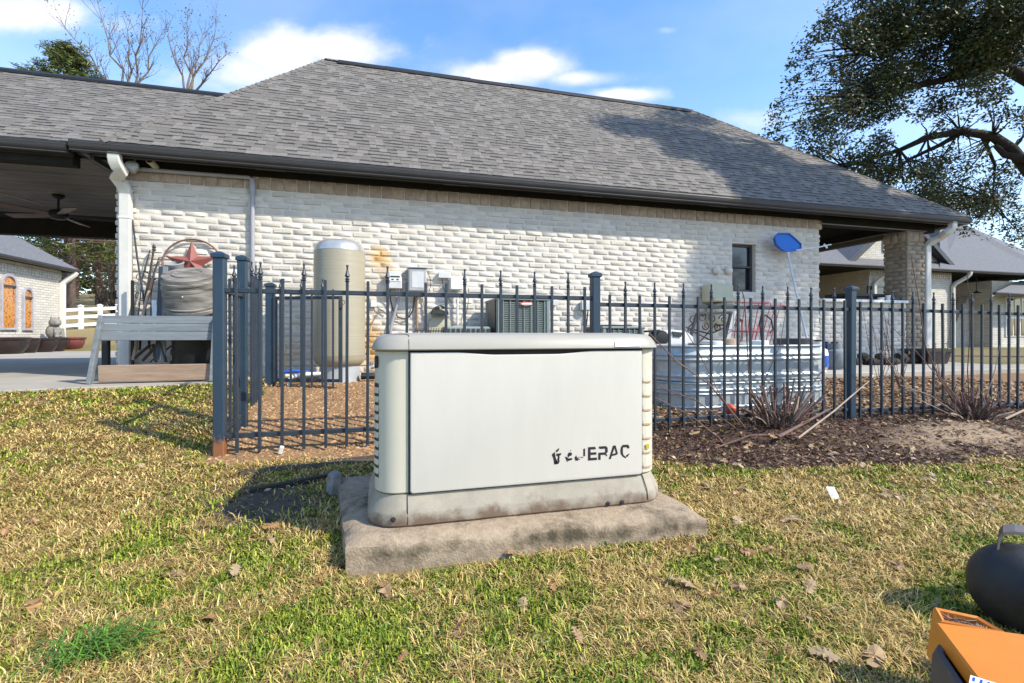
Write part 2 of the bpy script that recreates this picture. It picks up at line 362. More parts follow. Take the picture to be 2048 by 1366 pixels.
M_['stone'] = mat('grey_cast_stone', (.30, .29, .27), (.16, .155, .14), 14, .9, bump=.5, bscale=60)
M_['bark'] = mat('bark', (.040, .032, .026), (.022, .018, .015), 12, .95, bump=.9, bscale=24)
M_['pinebark'] = mat('pine_bark', (.14, .095, .07), (.07, .05, .042), 9, .95, bump=.9, bscale=18)
M_['twig'] = mat('bare_pale_bark', (.20, .165, .135), (.12, .10, .08), 9, .9)
M_['stalk'] = mat('dry_stalk', (.21, .125, .095), (.10, .06, .05), 14, .85, bump=.3, bscale=60)
M_['stalkpale'] = mat('pale_dry_stick', (.42, .33, .25), (.30, .22, .16), 14, .85)
M_['timber'] = mat('dark_timber', (.085, .065, .048), (.045, .036, .03), 9, .9, bump=.5, bscale=40, stretch=(.5, 5, 5))  # dark brown with grain stretched along the length
M_['leaf'] = mat('leaf_surface', (1, 1, 1), (.82, .86, .78), 30, .5, attr=True, spec=.35)
M_['grass'] = mat('grass_blade', (1, 1, 1), (.85, .85, .85), 20, .65, attr=True, spec=.25)
M_['pebble'] = mat('pebble', (1, 1, 1), (.75, .72, .7), 60, .85, attr=True)
M_['ground'] = mat('ground_soil', (1, 1, 1), (.55, .52, .48), 38, .95, bump=1.0, bscale=70, attr=True, world=True, lo=.3, hi=.7)
M_['plank'] = mat('stained_ceiling_plank', (.11, .097, .086), (.175, .156, .14), 3, .6, stretch=(1, 20, 1), attr=True)
M_['fanwood'] = mat('fan_blade_wood', (.15, .095, .06), (.10, .06, .04), 6, .5)
M_['farroof'] = mat('far_shingles', (.17, .17, .18), (.11, .11, .118), 5, .9, stretch=(2.2, 2.2, 9), world=True)
def farbrick(nt, c, vec, P):
    L = nt.links.new; N = nt.nodes.new; g = N('ShaderNodeNewGeometry'); sp = N('ShaderNodeSeparateXYZ'); L(g.outputs['Position'], sp.inputs[0])
    ad = N('ShaderNodeMath'); ad.operation = 'ADD'; L(sp.outputs[0], ad.inputs[0]); L(sp.outputs[1], ad.inputs[1])
    cb = N('ShaderNodeCombineXYZ'); L(ad.outputs[0], cb.inputs[0]); L(sp.outputs[2], cb.inputs[1])
    b = N('ShaderNodeTexBrick'); L(cb.outputs[0], b.inputs['Vector']); b.inputs['Scale'].default_value = 1; b.inputs['Brick Width'].default_value = .21; b.inputs['Row Height'].default_value = .068
    b.inputs['Mortar Size'].default_value = .008; b.inputs['Mortar Smooth'].default_value = .4; b.inputs['Color1'].default_value = (1, 1, 1, 1); b.inputs['Color2'].default_value = (.82, .8, .77, 1); b.inputs['Mortar'].default_value = (.62, .6, .56, 1)
    mu = N('ShaderNodeMixRGB'); mu.blend_type = 'MULTIPLY'; mu.inputs[0].default_value = 1; L(c, mu.inputs[1]); L(b.outputs['Color'], mu.inputs[2])
    bp = N('ShaderNodeBump'); bp.inputs['Strength'].default_value = .8; bp.inputs['Distance'].default_value = .01; bp.invert = True; L(b.outputs['Fac'], bp.inputs['Height']); L(bp.outputs[0], P.inputs['Normal'])
    return mu.outputs[0]
M_['farbrick'] = mat('far_painted_brick', (.68, .65, .585), (.60, .57, .51), 2, .85, extra=farbrick)
M_['farshaded'] = mat('far_shaded_brick', (.34, .23, .13), (.26, .17, .10), 3, .85, extra=farbrick)  # browner copy of the far brick, carrying the recess shade in its colour
def amber(nt, c, vec, P):
    L = nt.links.new; N = nt.nodes.new; v = N('ShaderNodeTexVoronoi'); v.inputs['Scale'].default_value = 30; L(vec, v.inputs['Vector'])
    n = N('ShaderNodeValToRGB'); n.color_ramp.elements[0].color = (.62, .20, .02, 1); n.color_ramp.elements[1].color = (.12, .03, .02, 1)
    e = n.color_ramp.elements.new(.45); e.color = (.55, .25, .05, 1)
    sp = N('ShaderNodeSeparateXYZ'); L(v.outputs['Color'], sp.inputs[0]); L(sp.outputs[0], n.inputs[0]); return n.outputs[0]
M_['amber'] = mat('amber_leaded_glass', (.5, .2, .03), rough=.15, extra=amber)
M_['lavtrim'] = mat('pale_window_trim', (.42, .40, .44), rough=.6)
# ---------------------------------------------------------------- ground, drive, patio
def zones(x, y):
    """per-point weights: 0 lawn, 1 gravel, 2 leaf litter, 3 mulch, 4 sand, 5 damp soil"""
    n = fbm(x * 2.1 + 9, y * 2.1 + 3, 21, 4) - .5; n2 = fbm(x * 5 + 2, y * 5 + 8, 31, 3) - .5
    front = np.interp(x, [-1.05, -.93, .6, 1.2, 1.8, 2.4, 3.2, 4.4, 9], [3.2, 3.02, 2.95, 2.78, 2.55, 2.36, 2.26, 2.13, 1.9]) + n * .28 + n2 * .1
    left = -.98 + n * .15
    bed = sstep(-.05, .05, y - front) * sstep(-.05, .05, x - left) * sstep(40, 20, y)
    far = sstep(5.05, 5.3, y) * sstep(8.8, 9.1, x); bed = bed * (1 - far)
    w = np.zeros(x.shape + (6,))
    g = sstep(1.9, 1.2, x + n * .5)
    mul = sstep(3.5, 3.2, y + n * .3) * sstep(1.0, 1.25, x)
    sand = np.exp(-(((x - 4.25) / .75) ** 2 + ((y - 2.62) / .30) ** 2) ** 2) * (n2 > -.12)
    w[..., 1] = bed * g; w[..., 3] = bed * (1 - g) * mul; w[..., 2] = bed * (1 - g) * (1 - mul)
    w[..., 4] = sand; w[..., 3] *= 1 - sand; w[..., 2] *= 1 - sand
    soil = np.clip(np.exp(-(((x + .45 + n * .5) / .40) ** 2 + ((y - 2.48 + n2 * .2) / .33) ** 2)) * 1.15, 0, 1)
    w[..., 5] = soil; w[..., 1] *= 1 - soil
    w[..., 0] = np.clip(1 - w[..., 1:].sum(-1), 0, 1)
    return w
def green(x, y):
    g = fbm(x * 1.1 + 4, y * 1.1 + 7, 41, 3) * .36 + fbm(x * 5.5 + 1, y * 5.5 + 2, 51, 3) * .70
    px = CX + F * (x * CA - y * SA) / np.maximum(x * SA + y * CA, .3)
    g = g + .09 * np.exp(-(((x + .45) / .5) ** 2 + ((y - 1.85) / .35) ** 2)) + .07 * np.exp(-(((x - .55) / .9) ** 2 + ((y - 1.5) / .28) ** 2)) + .06 * sstep(1.7, 1.1, y)
    g = g - .10 * np.exp(-(((x + 1.4) / .9) ** 2 + ((y - 3.2) / 1.3) ** 2)) - .14 * np.exp(-(((x - 1.7) / .5) ** 2 + ((y - 1.8) / .45) ** 2)) + .2 * np.exp(-(((x - 3.6) / 1.0) ** 2 + ((y - 2.05) / .16) ** 2))
    g = g + .16 * np.exp(-(((x + 2.0) / .8) ** 2 + ((y - 4.75) / .12) ** 2)) + .2 * np.exp(-(((x + .98) / .15) ** 2 + ((y - 3.1) / .18) ** 2))
    return g
def make_ground():
    ax = np.unique(np.concatenate([[-1200, -500, -200, -90, -60, -40, -30, -24, -20, -16, -13, -11, -9.5, -8.5], np.arange(-8, 9, .05), [9.5, 10.5, 12, 14, 17, 21, 26, 32, 40, 60, 90, 200, 500, 1200]]))
    ay = np.unique(np.concatenate([[-1200, -400, -100, -40, -15, -6, -3, -1.5, -.6], np.arange(0, 6.6, .05), [7, 7.5, 8, 9, 10, 11, 12, 13, 14, 15, 15.5, 16, 17, 18, 19, 21, 24, 28, 33, 40, 48, 60, 80, 120, 250, 600, 1500]]))
    X, Y = np.meshgrid(ax, ay); w = zones(X, Y); Z = gz(X, Y)
    near = (X > -8) & (X < 9) & (Y > 0) & (Y < 6.6)
    bump = (w[..., 1] * .012 + w[..., 3] * .03 + w[..., 2] * .02) * (fbm(X * 9, Y * 9, 61, 2) - .5) * near
    Z = Z + bump
    gg = sstep(.48, .72, green(X, Y))[..., None]
    lawn = np.array([.27, .20, .085]) * (1 - gg) + np.array([.14, .15, .036]) * gg
    far = sstep(14, 20, Y)[..., None]; lawn = lawn * (1 - far) + np.array([.36, .27, .11]) * far
    c = w[..., 0:1] * lawn
    for i, k in enumerate(((.33, .195, .09), (.28, .16, .08), (.085, .05, .034), (.40, .29, .185), (.11, .083, .06))): c = c + w[..., i + 1:i + 2] * np.array(k)
    V = np.stack([X, Y, Z], -1).reshape(-1, 3); nx, ny = len(ax), len(ay)
    i = np.arange(nx * (ny - 1)).reshape(ny - 1, nx)[:, :-1].ravel(); Fc = np.stack([i, i + 1, i + nx + 1, i + nx], 1)
    o = mesh_np('ground', V, Fc, c.reshape(-1, 3), M_['ground']); o.data.polygons.foreach_set('use_smooth', [True] * len(Fc)); o['kind'] = 'structure'
make_ground()
def slab(name, poly, z0, z1, m):
    b = MB(); n = len(poly); c = .012
    cx = sum(p[0] for p in poly) / n; cy = sum(p[1] for p in poly) / n
    sh = lambda p, d: (p[0] + (cx - p[0]) / math.hypot(cx - p[0], cy - p[1]) * d, p[1] + (cy - p[1]) / math.hypot(cx - p[0], cy - p[1]) * d)
    b.loft([[(p[0], p[1], z0) for p in poly], [(p[0], p[1], z1 - c) for p in poly], [(*sh(p, c), z1) for p in poly]])
    o = b.build(name, m); o['kind'] = 'structure'; return o
slab('driveway', [(-40, 4.86), (-2.95, 4.9), (-2.2, 5.06), (-1.35, 5.12), (-1.35, 5.80), (-2.5, 5.80), (-2.5, 15.6), (-40, 15.6)], .0, .372, M_['concrete'])
slab('patio', [(4.2, 4.55), (9.0, 4.53), (9.0, 9.5), (4.2, 9.5)], .0, .368, M_['concrete'])
slab('path', [(9.008, 4.53), (14.5, 4.5), (14.5, 5.12), (9.008, 5.15)], .0, .364, M_['concrete'])

# ---------------------------------------------------------------- the main house
YW = 5.87
XL, XR, ZB, ZT = -2.628, 6.45, .34, 2.56
house = thing('brick_house', 'long single-storey white painted brick house with grey hip roof behind the fence', 'house', (XL, YW, ZB))
b = MB(); b.box(((XL + XR) / 2, YW + .165, (ZB + ZT) / 2 - .1), (XR - XL - .016, .30, ZT - ZB + .16)) if False else None
WX0, WX1, WZ0, WZ1 = 4.876, 5.279, 1.443, 2.137
def pane_wall(b, x0, x1, y0, y1, z0, z1, hole):
    hx0, hx1, hz0, hz1 = hole
    b.box(((x0 + hx0) / 2, (y0 + y1) / 2, (z0 + z1) / 2), (hx0 - x0, y1 - y0, z1 - z0)); b.box(((hx1 + x1) / 2, (y0 + y1) / 2, (z0 + z1) / 2), (x1 - hx1, y1 - y0, z1 - z0))
    b.box(((hx0 + hx1) / 2, (y0 + y1) / 2, (z0 + hz0) / 2), (hx1 - hx0, y1 - y0, hz0 - z0)); b.box(((hx0 + hx1) / 2, (y0 + y1) / 2, (hz1 + z1) / 2), (hx1 - hx0, y1 - y0, z1 - hz1))
pane_wall(b, XL + .012, XR - .012, YW + .0085, YW + .26, ZB - .1, ZT + .05, (WX0, WX1, WZ0, WZ1))
b.box((XL + .14, (YW + .26 + 10.4) / 2, (ZB + ZT) / 2), (.26, 10.4 - YW - .26, ZT - ZB + .1)); b.box((XR - .14, (YW + .26 + 10.4) / 2, (ZB + ZT) / 2), (.26, 10.4 - YW - .26, ZT - ZB + .1))
b.box(((XL + XR) / 2, 10.5, (ZB + ZT) / 2), (XR - XL, .2, ZT - ZB + .1))
wall = b.build('wall', M_['mortar'], house)

# --- bricks: every brick is its own piece; the 300 that show largest are parts, the rest one joined part
def brick_mesh(kind, k):
    b = MB(); r = random.Random(100 + k); t = r.uniform(.86, 1.04); wm = r.uniform(-.03, .03); b.cur = (t + wm * .5, t, t - wm)
    d = (.2, .034, .0505) if kind == 'brick' else (.124, .032, .134)
    random.seed(300 + k + (50 if kind != 'brick' else 0)); b.box((0, 0, 0), d, ch=.0065 if kind == 'brick' else .008, jit=.003)
    # a slightly swollen, tumbled face
    b.v = [(x, y - (.003 * (1 - (x / d[0] * 2) ** 2) if y < 0 else 0), z + (.0018 * math.sin(x * 14 + k) if kind == 'brick' else 0)) for (x, y, z) in b.v]
    return b
BR = [brick_mesh('brick', k) for k in range(8)]; SB = [brick_mesh('soldier', k) for k in range(6)]
BRm = [q.mesh('brick', smooth=50, mats=[M_['brick']]) for q in BR]; SBm = [q.mesh('soldier_brick', smooth=50, mats=[M_['soldier']]) for q in SB]
CRm = [q.mesh('brick', smooth=50, mats=[M_['colshaded']]) for q in BR]
COURSE = .0677
def brick_field(place, z0, rows, x0, x1, hole=None, seed=0, gap=.0215, L=.190):
    """running bond: place(x, z, length) for each brick"""
    r = random.Random(seed); rowoff = [r.uniform(-.012, .012) for _ in range(rows)]
    for i in range(rows):
        z = z0 + (i + .5) * COURSE; x = x0 - (L + gap) * (.5 if i % 2 else .02) + rowoff[i]
        while x < x1:
            l = L * r.uniform(.965, 1.03); a, e = max(x, x0), min(x + l, x1)
            spans = [(a, e)]
            if hole and hole[2] - .03 < z < hole[3] + .03:
                spans = [s for s in ((a, min(e, hole[0])), (max(a, hole[1]), e))]
            for (p, q) in spans:
                if q - p > .035: place((p + q) / 2, z + r.uniform(-.0015, .0015), q - p)
            x += l + gap
def spawn_bricks(owner, items, limit, meshes, src, name, matl, dim):
    """items: (pos, rotz, sx, k); largest in the picture first"""
    def size(it):
        p = it[0]; u, v, z = proj(p)
        vis = 1 if (-40 < u < 2090 and -20 < v < 1380) else .001
        if v > 690 or (1300 < u < 1330): vis *= .35
        return vis * it[2] * (CA - (u - CX) / F * SA if abs(it[1]) < .1 else .3) / z ** 2
    items.sort(key=size, reverse=True)
    for (p, rz, sx, k) in items[:limit]: inst(name, meshes[k], owner, p, (random.uniform(-.03, .03), 0, rz + random.uniform(-.02, .02)), (sx, 1, 1))
    if items[limit:]:
        b = MB()
        for (p, rz, sx, k) in items[limit:]:
            M = Euler((random.uniform(-.03, .03), 0, rz)).to_matrix(); q = src[k]; b.cur = q.c[0]
            b.add([M @ Vector((x * sx, y, z)) + p for (x, y, z) in q.v], q.f)
        o = b.build(name, matl, owner, smooth=50); o['kind'] = 'stuff'
its = []
brick_field(lambda x, z, l: its.append((Vector((x, YW + .0195 + random.uniform(-.0035, .003), z)), 0, l / .2, random.randrange(8))), .32, 31, XL, XR, (WX0, WX1, WZ0, WZ1), 5)
spawn_bricks(wall, its, 300, BRm, BR, 'brick', M_['brick'], None)
its = []; x = XL + .005
while x < XR - .05:
    w = random.uniform(.123, .137); its.append((Vector((x + w / 2, YW + .012 + random.uniform(-.003, .004), 2.49)), 0, (w - .008) / .124, random.randrange(6))); x += w
spawn_bricks(wall, its, 80, SBm, SB, 'soldier_brick', M_['soldier'], None)
# quoin ends seen in profile at the left corner: the returns of alternate courses
b = MB()
for i in range(31):
    b.cur = (random.uniform(.85, 1.0),) * 3
    b.box((XL + .004, YW + .085, .32 + (i + .5) * COURSE), (.03, .09 if i % 2 else .17, .056), ch=.01)
b.build('corner_return', M_['brick'], wall)

# --- window
wn = MB(); t = .035
cx, cz = (WX0 + WX1) / 2, (WZ0 + WZ1) / 2; yw = YW + .10
for s in (-1, 1):
    wn.box((cx + s * ((WX1 - WX0) / 2 - t / 2), yw, cz), (t, .06, WZ1 - WZ0), ch=.004)
wn.box((cx, yw, WZ1 - t / 2), (WX1 - WX0 - 2 * t - .004, .058, t), ch=.004); wn.box((cx, yw, WZ0 + t / 2), (WX1 - WX0 - 2 * t - .004, .058, t), ch=.004)
wn.box((cx, yw - .008, cz + .02), (WX1 - WX0 - 2 * t - .004, .055, .03), ch=.004)
win = wn.build('window', M_['winframe'], house)
for (za, zb, dy) in ((WZ0 + t, cz + .004, .015), (cz + .036, WZ1 - t, 0)):
    q = MB(); q.box((cx, yw + dy, (za + zb) / 2), (WX1 - WX0 - 2 * t - .006, .008, zb - za - .004)); q.build('pane', M_['glass'], win)
q = MB(); q.box((cx, YW + .2, cz), (WX1 - WX0 + .04, .02, WZ1 - WZ0 + .04)); q.build('blind', M_['acdark'], win)

# --- frieze, soffit, gutter
q = MB(); q.box(((XL + XR) / 2, YW + .012, 2.594), (XR - XL, .05, .066)); q.build('frieze_board', M_['soffit'], house)
EX0, EX1, EY, EZ = -2.87, 9.15, 5.545, 2.68
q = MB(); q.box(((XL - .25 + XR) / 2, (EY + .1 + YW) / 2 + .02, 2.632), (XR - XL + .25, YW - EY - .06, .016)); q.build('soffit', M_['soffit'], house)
for px in (540, 912, 1187, 1440):
    p = at(px, 400, YW - .1); q = MB()
    for k in range(5): q.box((p.x + (k - 2) * .055, YW - .125, 2.62), (.042, .10, .006))
    q.box((p.x, YW - .125, 2.6225), (.29, .13, .004)); q.build('soffit_vent', M_['vent'], house)
def gutter_profile(p, d, out):
    """K-style gutter section at point p; d = unit vector away from the house"""
    pts = [(0, 0), (.098, 0), (.104, -.012), (.100, -.02), (.100, -.040), (.088, -.062), (.070, -.080), (.010, -.084), (0, -.07)]
    return [Vector(p) + Vector(d) * a + Vector((0, 0, bz)) for a, bz in pts]
def gutter(name, p, q, d, parent, m, seams=0):
    b = MB(); p, q = Vector(p), Vector(q); b.loft([gutter_profile(p, d, 1), gutter_profile(q, d, 1)])
    lip = Vector(d) * .096 + Vector((0, 0, .004)); b.tube([p + lip, q + lip], .006, 6)
    b.tube([p + Vector(d) * .082 + Vector((0, 0, -.083)), q + Vector(d) * .082 + Vector((0, 0, -.083))], .0065, 6)
    n = int((q - p).length / .9)
    return b.build(name, m, parent, smooth=30)
gy = EY + .10
gutter('gutter', (EX0, gy, EZ), (EX1, gy, EZ), (0, -1, 0), house, M_['trim'])
gutter('gutter', (EX0 + .1, gy + .01, EZ), (EX0 + .1, 8.9, EZ), (-1, 0, 0), house, M_['trim'])
gutter('gutter', (EX1 - .1, gy + .01, EZ), (EX1 - .1, 10.5, EZ), (1, 0, 0), house, M_['trim'])
gutter('gutter', (-14, gy + .03, EZ - .022), (EX0 - .03, gy + .03, EZ - .022), (0, -1, 0), house, M_['trim'])
q = MB(); q.box(((EX0 + EX1) / 2 + .05, gy + .012, 2.632), (EX1 - EX0 - .2, .02, .10)); q.box((EX0 + .115, 7.25, 2.615), (.03, 3.1, .13)); q.box((-8.5, gy + .042, 2.61), (11.2, .02, .10)); q.build('fascia', M_['trim'], house)

# --- roof
YR, ZR = 8.1, 5.136; RX0, RX1 = -.844, 5.814; HX0 = -2.62
EYr, EZr = 5.565, 2.695; slope = (ZR - EZr) / (YR - EYr); pang = math.atan(slope)
rf = MB()
e = [Vector((HX0, EYr, EZr)), Vector((9.15, EYr, EZr)), Vector((9.15, 10.64, EZr)), Vector((HX0, 10.64, EZr)), Vector((RX0, YR, ZR)), Vector((RX1, YR, ZR))]
rf.add(e, [(0, 1, 5, 4), (1, 2, 5), (2, 3, 4, 5), (3, 0, 4), (3, 2, 1, 0)])
# breezeway roof, lower ridge, running off to the left
BYR, BZR = 7.58, 4.155; bslope = (BZR - 2.67) / (BYR - 5.6); bpang = math.atan(bslope)
rf.add([Vector((-14, 5.6, 2.67)), Vector((-2.66, 5.6, 2.67)), Vector((-1.0, BYR, BZR)), Vector((-14, BYR, BZR)), Vector((-14, 9.56, 2.67)), Vector((-2.66, 9.56, 2.67))], [(0, 1, 2, 3), (3, 2, 5, 4), (0, 3, 4)])
roof = rf.build('roof', M_['underlay'], house)
tabs = []
def tab_variants():
    out = []
    for k in range(12):
        r = random.Random(k); b = MB(); t = r.choice((.86, .92, .97, 1.0, 1.03, 1.09, 1.18)) * r.uniform(.96, 1.04); b.cur = (t, t * r.uniform(.985, 1.0), t * r.uniform(.97, 1.02))
        th = r.choice((.004, .005, .006, .008)); w, l = .1, .115
        dk = t * (.22 if k % 2 else .62); e0 = (.056 if k % 4 == 1 else .061) if k % 2 else .075       # the factory shadow band of dark granules under the next course
        b.add([(-w / 2, 0, 0), (w / 2, 0, 0), (w / 2, 0, th), (-w / 2, 0, th), (w / 2, e0, th * .6 + .002), (-w / 2, e0, th * .6 + .002), (w / 2, e0, 0), (-w / 2, e0, 0)], [(0, 1, 2, 3), (3, 2, 4, 5), (1, 6, 4, 2), (0, 3, 5, 7)])
        b.cur = (dk, dk, dk * .98); b.add([(-w / 2, e0, th * .6 + .002), (w / 2, e0, th * .6 + .002), (w / 2, l, .003), (-w / 2, l, .003)], [(0, 1, 2, 3)])
        out.append(b)
    return out
TV = tab_variants(); TVm = [t.mesh('shingle', mats=[M_['shingle']]) for t in TV]
def shingle_plane(x_of, y0, z0, y1, z1, exp, seed):
    r = random.Random(seed); L = math.hypot(y1 - y0, z1 - z0); n = int(L / exp); an = math.atan2(z1 - z0, y1 - y0)
    for i in range(n + 1):
        s = i * exp
        if s > L - .02: break
        y = y0 + math.cos(an) * s; z = z0 + math.sin(an) * s; xa, xb = x_of(s / L); x = xa - r.random() * .1
        while x < xb:
            w = r.choice((.065, .08, .09, .105, .12, .14)); a, e_ = max(x, xa), min(x + w, xb)
            if e_ - a > .02: tabs.append((Vector(((a + e_) / 2, y - .002 + .0035 * math.sin(an), z + .0035 + .004)), an, (e_ - a - .002) / .1, r.randrange(12)))
            x += w
shingle_plane(lambda t: (HX0 + (RX0 - HX0) * t + .015, 9.15 + (RX1 - 9.15) * t - .015), EYr, EZr, YR, ZR, .0868, 3)
shingle_plane(lambda t: (-7.5, -2.66 + 1.66 * t if t > .02 else -2.66), 5.6, 2.67, BYR, BZR, .0868, 4)
def tsize(it):
    u, v, z = proj(it[0]); return (1 if (-30 < u < 2080 and -20 < v) else .001) * it[2] / z ** 2
tabs.sort(key=tsize, reverse=True)
for (p, an, sx, k) in tabs[:300]: inst('shingle', TVm[k], roof, p, (an, 0, 0), (sx, 1, 1))
q = MB()
for (p, an, sx, k) in tabs[300:]:
    M = Euler((an, 0, 0)).to_matrix(); b0_ = len(q.v); q.add([M @ Vector((x * sx, y, z)) + p for (x, y, z) in TV[k].v], TV[k].f); q.c[b0_:] = TV[k].c
o = q.build('shingle', M_['shingle'], roof); o['kind'] = 'stuff'
def ridge_caps(p, q, n, name, t0=.8, t1=1.15, w=.13, up=(0, 0, 1)):
    """overlapping cap shingles along a hip"""
    p, q = Vector(p), Vector(q); d = (q - p) / n
    for i in range(n):
        b = MB(); t = random.uniform(t0, t1); b.cur = (t, t * .985, t * .96)
        a = p + d * i; side = Vector((0, 0, 1)).cross(d).normalized(); dn = Vector((0, 0, -1))
        u_ = d.normalized().cross(side) * -1
        lift = Vector((0, 0, .026)); e_ = a + d * 1.35
        b.add([a + lift, a + side * w * .5 + dn * .042 + lift, e_ + lift * .5, e_ + side * w * .5 + dn * .042 + lift * .5, a - side * w * .5 + dn * .042 + lift, e_ - side * w * .5 + dn * .042 + lift * .5, a + lift * .2, a + side * w * .5 + dn * .042 + lift * .2, a - side * w * .5 + dn * .042 + lift * .2],
              [(0, 1, 3, 2), (0, 2, 5, 4), (0, 6, 7, 1), (0, 4, 8, 6)])
        b.build(name, M_['shingle'], roof)
ridge_caps((HX0, EYr, EZr), (RX0, YR, ZR), 26, 'hip_cap')
ridge_caps((9.15, EYr, EZr), (RX1, YR, ZR), 30, 'hip_cap', .4, .6, .1)
ridge_caps((RX0, YR, ZR), (RX0 + .25, YR, ZR), 2, 'hip_cap')
q = MB(); n = 9
for i in range(n):
    xa = RX0 + .2 + (RX1 - RX0 - .3) * i / n; xb = RX0 + .2 + (RX1 - RX0 - .3) * (i + 1) / n; sag = random.uniform(-.006, .006)
    q.loft([[(xx, YR - .12, ZR - .10 + .02), (xx, YR - .12, ZR - .055 + sag), (xx, YR, ZR + .035 + sag), (xx, YR + .12, ZR - .055), (xx, YR + .12, ZR - .10)] for xx in (xa, xb - .004)])
q.build('ridge_vent', M_['ridge'], roof)
q = MB(); q.loft([[(xx, BYR - .10, BZR - .05), (xx, BYR - .10, BZR - .02), (xx, BYR, BZR + .045), (xx, BYR + .1, BZR - .03)] for xx in (-14, -1.62)]); q.build('ridge_vent', M_['ridge'], roof)

# --- breezeway: header, ceiling boards, far beam
q = MB(); q.box((-8.56, 5.76, 2.555), (11.3, .13, .13)); q.build('header_beam', M_['soffit'], house)
q = MB(); q.box((-8.3, 8.72, 2.40), (11.3, .16, .24)); q.build('header_beam', M_['soffit'], house)
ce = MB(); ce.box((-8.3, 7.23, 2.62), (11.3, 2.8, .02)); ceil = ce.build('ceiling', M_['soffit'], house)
pm = []
for k in range(6):
    b = MB(); t = random.uniform(.7, 1.15); b.cur = (t, t, t); b.box((0, 0, 0), (11.2, .068, .014), ch=.004); pm.append(b.mesh('plank', mats=[M_['plank']]))
for k in range(38): inst('plank', pm[k % 6], ceil, (-8.3, 5.87 + k * .0735, 2.602 + random.uniform(-.001, .001)))

# --- right-hand porch: header, ceiling, beam, brick column
q = MB(); q.box(((XR + 8.62) / 2 + .1, YW + .08, 2.565), (8.62 - XR + .2, .16, .13)); q.build('header_beam', M_['soffit'], house)
q = MB(); q.box(((XR + 8.62) / 2, YW - .012, 2.508), (8.62 - XR, .02, .014)); q.build('trim_strip', M_['vent'], house)
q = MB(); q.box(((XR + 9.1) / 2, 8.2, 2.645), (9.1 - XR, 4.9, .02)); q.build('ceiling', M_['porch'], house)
q = MB(); q.box((8.41, 8.2, 2.575), (.34, 4.4, .11)); q.build('header_beam', M_['soffit'], house)
q = MB(); q.box((8.236, 8.2, 2.526), (.02, 4.4, .014)); q.build('trim_strip', M_['vent'], house)
CX0, CX1, CY0, CY1 = 8.216, 8.60, 5.87, 6.25
q = MB(); q.box(((CX0 + CX1) / 2, (CY0 + CY1) / 2, (2.5 + .2) / 2), (CX1 - CX0 - .018, CY1 - CY0 - .018, 2.32)); colm = q.build('column', M_['colshaded'], house)
its = []
brick_field(lambda x, z, l: its.append((Vector((x, CY0 + .012, z)), 0, l / .2, random.randrange(8))), .36, 29, CX0, CX1, None, 8)
brick_field(lambda x, z, l: its.append((Vector((CX0 + .012, x, z)), -math.pi / 2, l / .2, random.randrange(8))), .36, 29, CY0 + .03, CY1, None, 9)
spawn_bricks(colm, its, 300, CRm, BR, 'brick', M_['colshaded'], None)
its = []
for i in range(3):
    its.append((Vector((CX0 + .065 + i * .127, CY0 + .01, 2.405)), 0, .95, i)); its.append((Vector((CX0 + .01, CY0 + .09 + i * .12, 2.405)), -math.pi / 2, .9, i))
spawn_bricks(colm, its, 60, SBm, SB, 'soldier_brick', M_['soldier'], None)

# --- downspouts
def spout(path, w=.085, d=.065, parent=None, m=None, name='downspout'):
    b = MB(); loops = []
    for i, p in enumerate(path):
        p = Vector(p); t = (Vector(path[min(i + 1, len(path) - 1)]) - Vector(path[max(i - 1, 0)])).normalized()
        xa = Vector((1, 0, 0)) if abs(t.x) < .75 else Vector((0, 0, 1)); xa = (xa - t * xa.dot(t)).normalized(); yb = t.cross(xa).normalized()
        loops.append([p + xa * (w / 2) * a + yb * (d / 2) * c for a, c in ((-.8, -1), (-.28, -1), (-.22, -.86), (.22, -.86), (.28, -1), (.8, -1), (1, -.75), (1, .75), (.8, 1), (-.8, 1), (-1, .75), (-1, -.75))])
    b.loft(loops); return b.build(name, m or M_['spout'], parent, smooth=25)
dx = at(251, 500, YW - .05).x; d0 = at(229, 308, EY + .06)
sp = spout([(d0.x, EY + .06, 2.625), (d0.x, EY + .06, 2.56), (d0.x + .004, EY + .068, 2.52), (d0.x + .016, EY + .088, 2.48), (d0.x + .034, EY + .118, 2.445), (dx - .048, YW - .118, 2.405), (dx - .026, YW - .088, 2.37), (dx - .010, YW - .062, 2.335), (dx - .002, YW - .049, 2.30), (dx, YW - .045, 2.26), (dx, YW - .045, 1.95), (dx, YW - .045, 1.9), (dx, YW - .045, .52), (dx + .004, YW - .06, .44), (dx + .008, YW - .14, .39)], .105, .075, house)
for zz in (2.31, 2.02, .9):
    q = MB(); q.box((dx, YW - .045, zz), (.112, .083, .028), ch=.006); q.build('strap', M_['spout'], sp)
c0 = at(1905, 455, EY + .06); cxs = 8.67
sp2 = spout([(c0.x, EY + .06, 2.62), (c0.x, EY + .06, 2.55), (c0.x - .01, EY + .07, 2.50), (c0.x - .06, EY + .10, 2.46), (cxs + .12, YW - .10, 2.40), (cxs + .03, YW - .03, 2.34), (cxs, YW + .02, 2.27), (cxs, YW + .02, .42)], .11, .085, house)

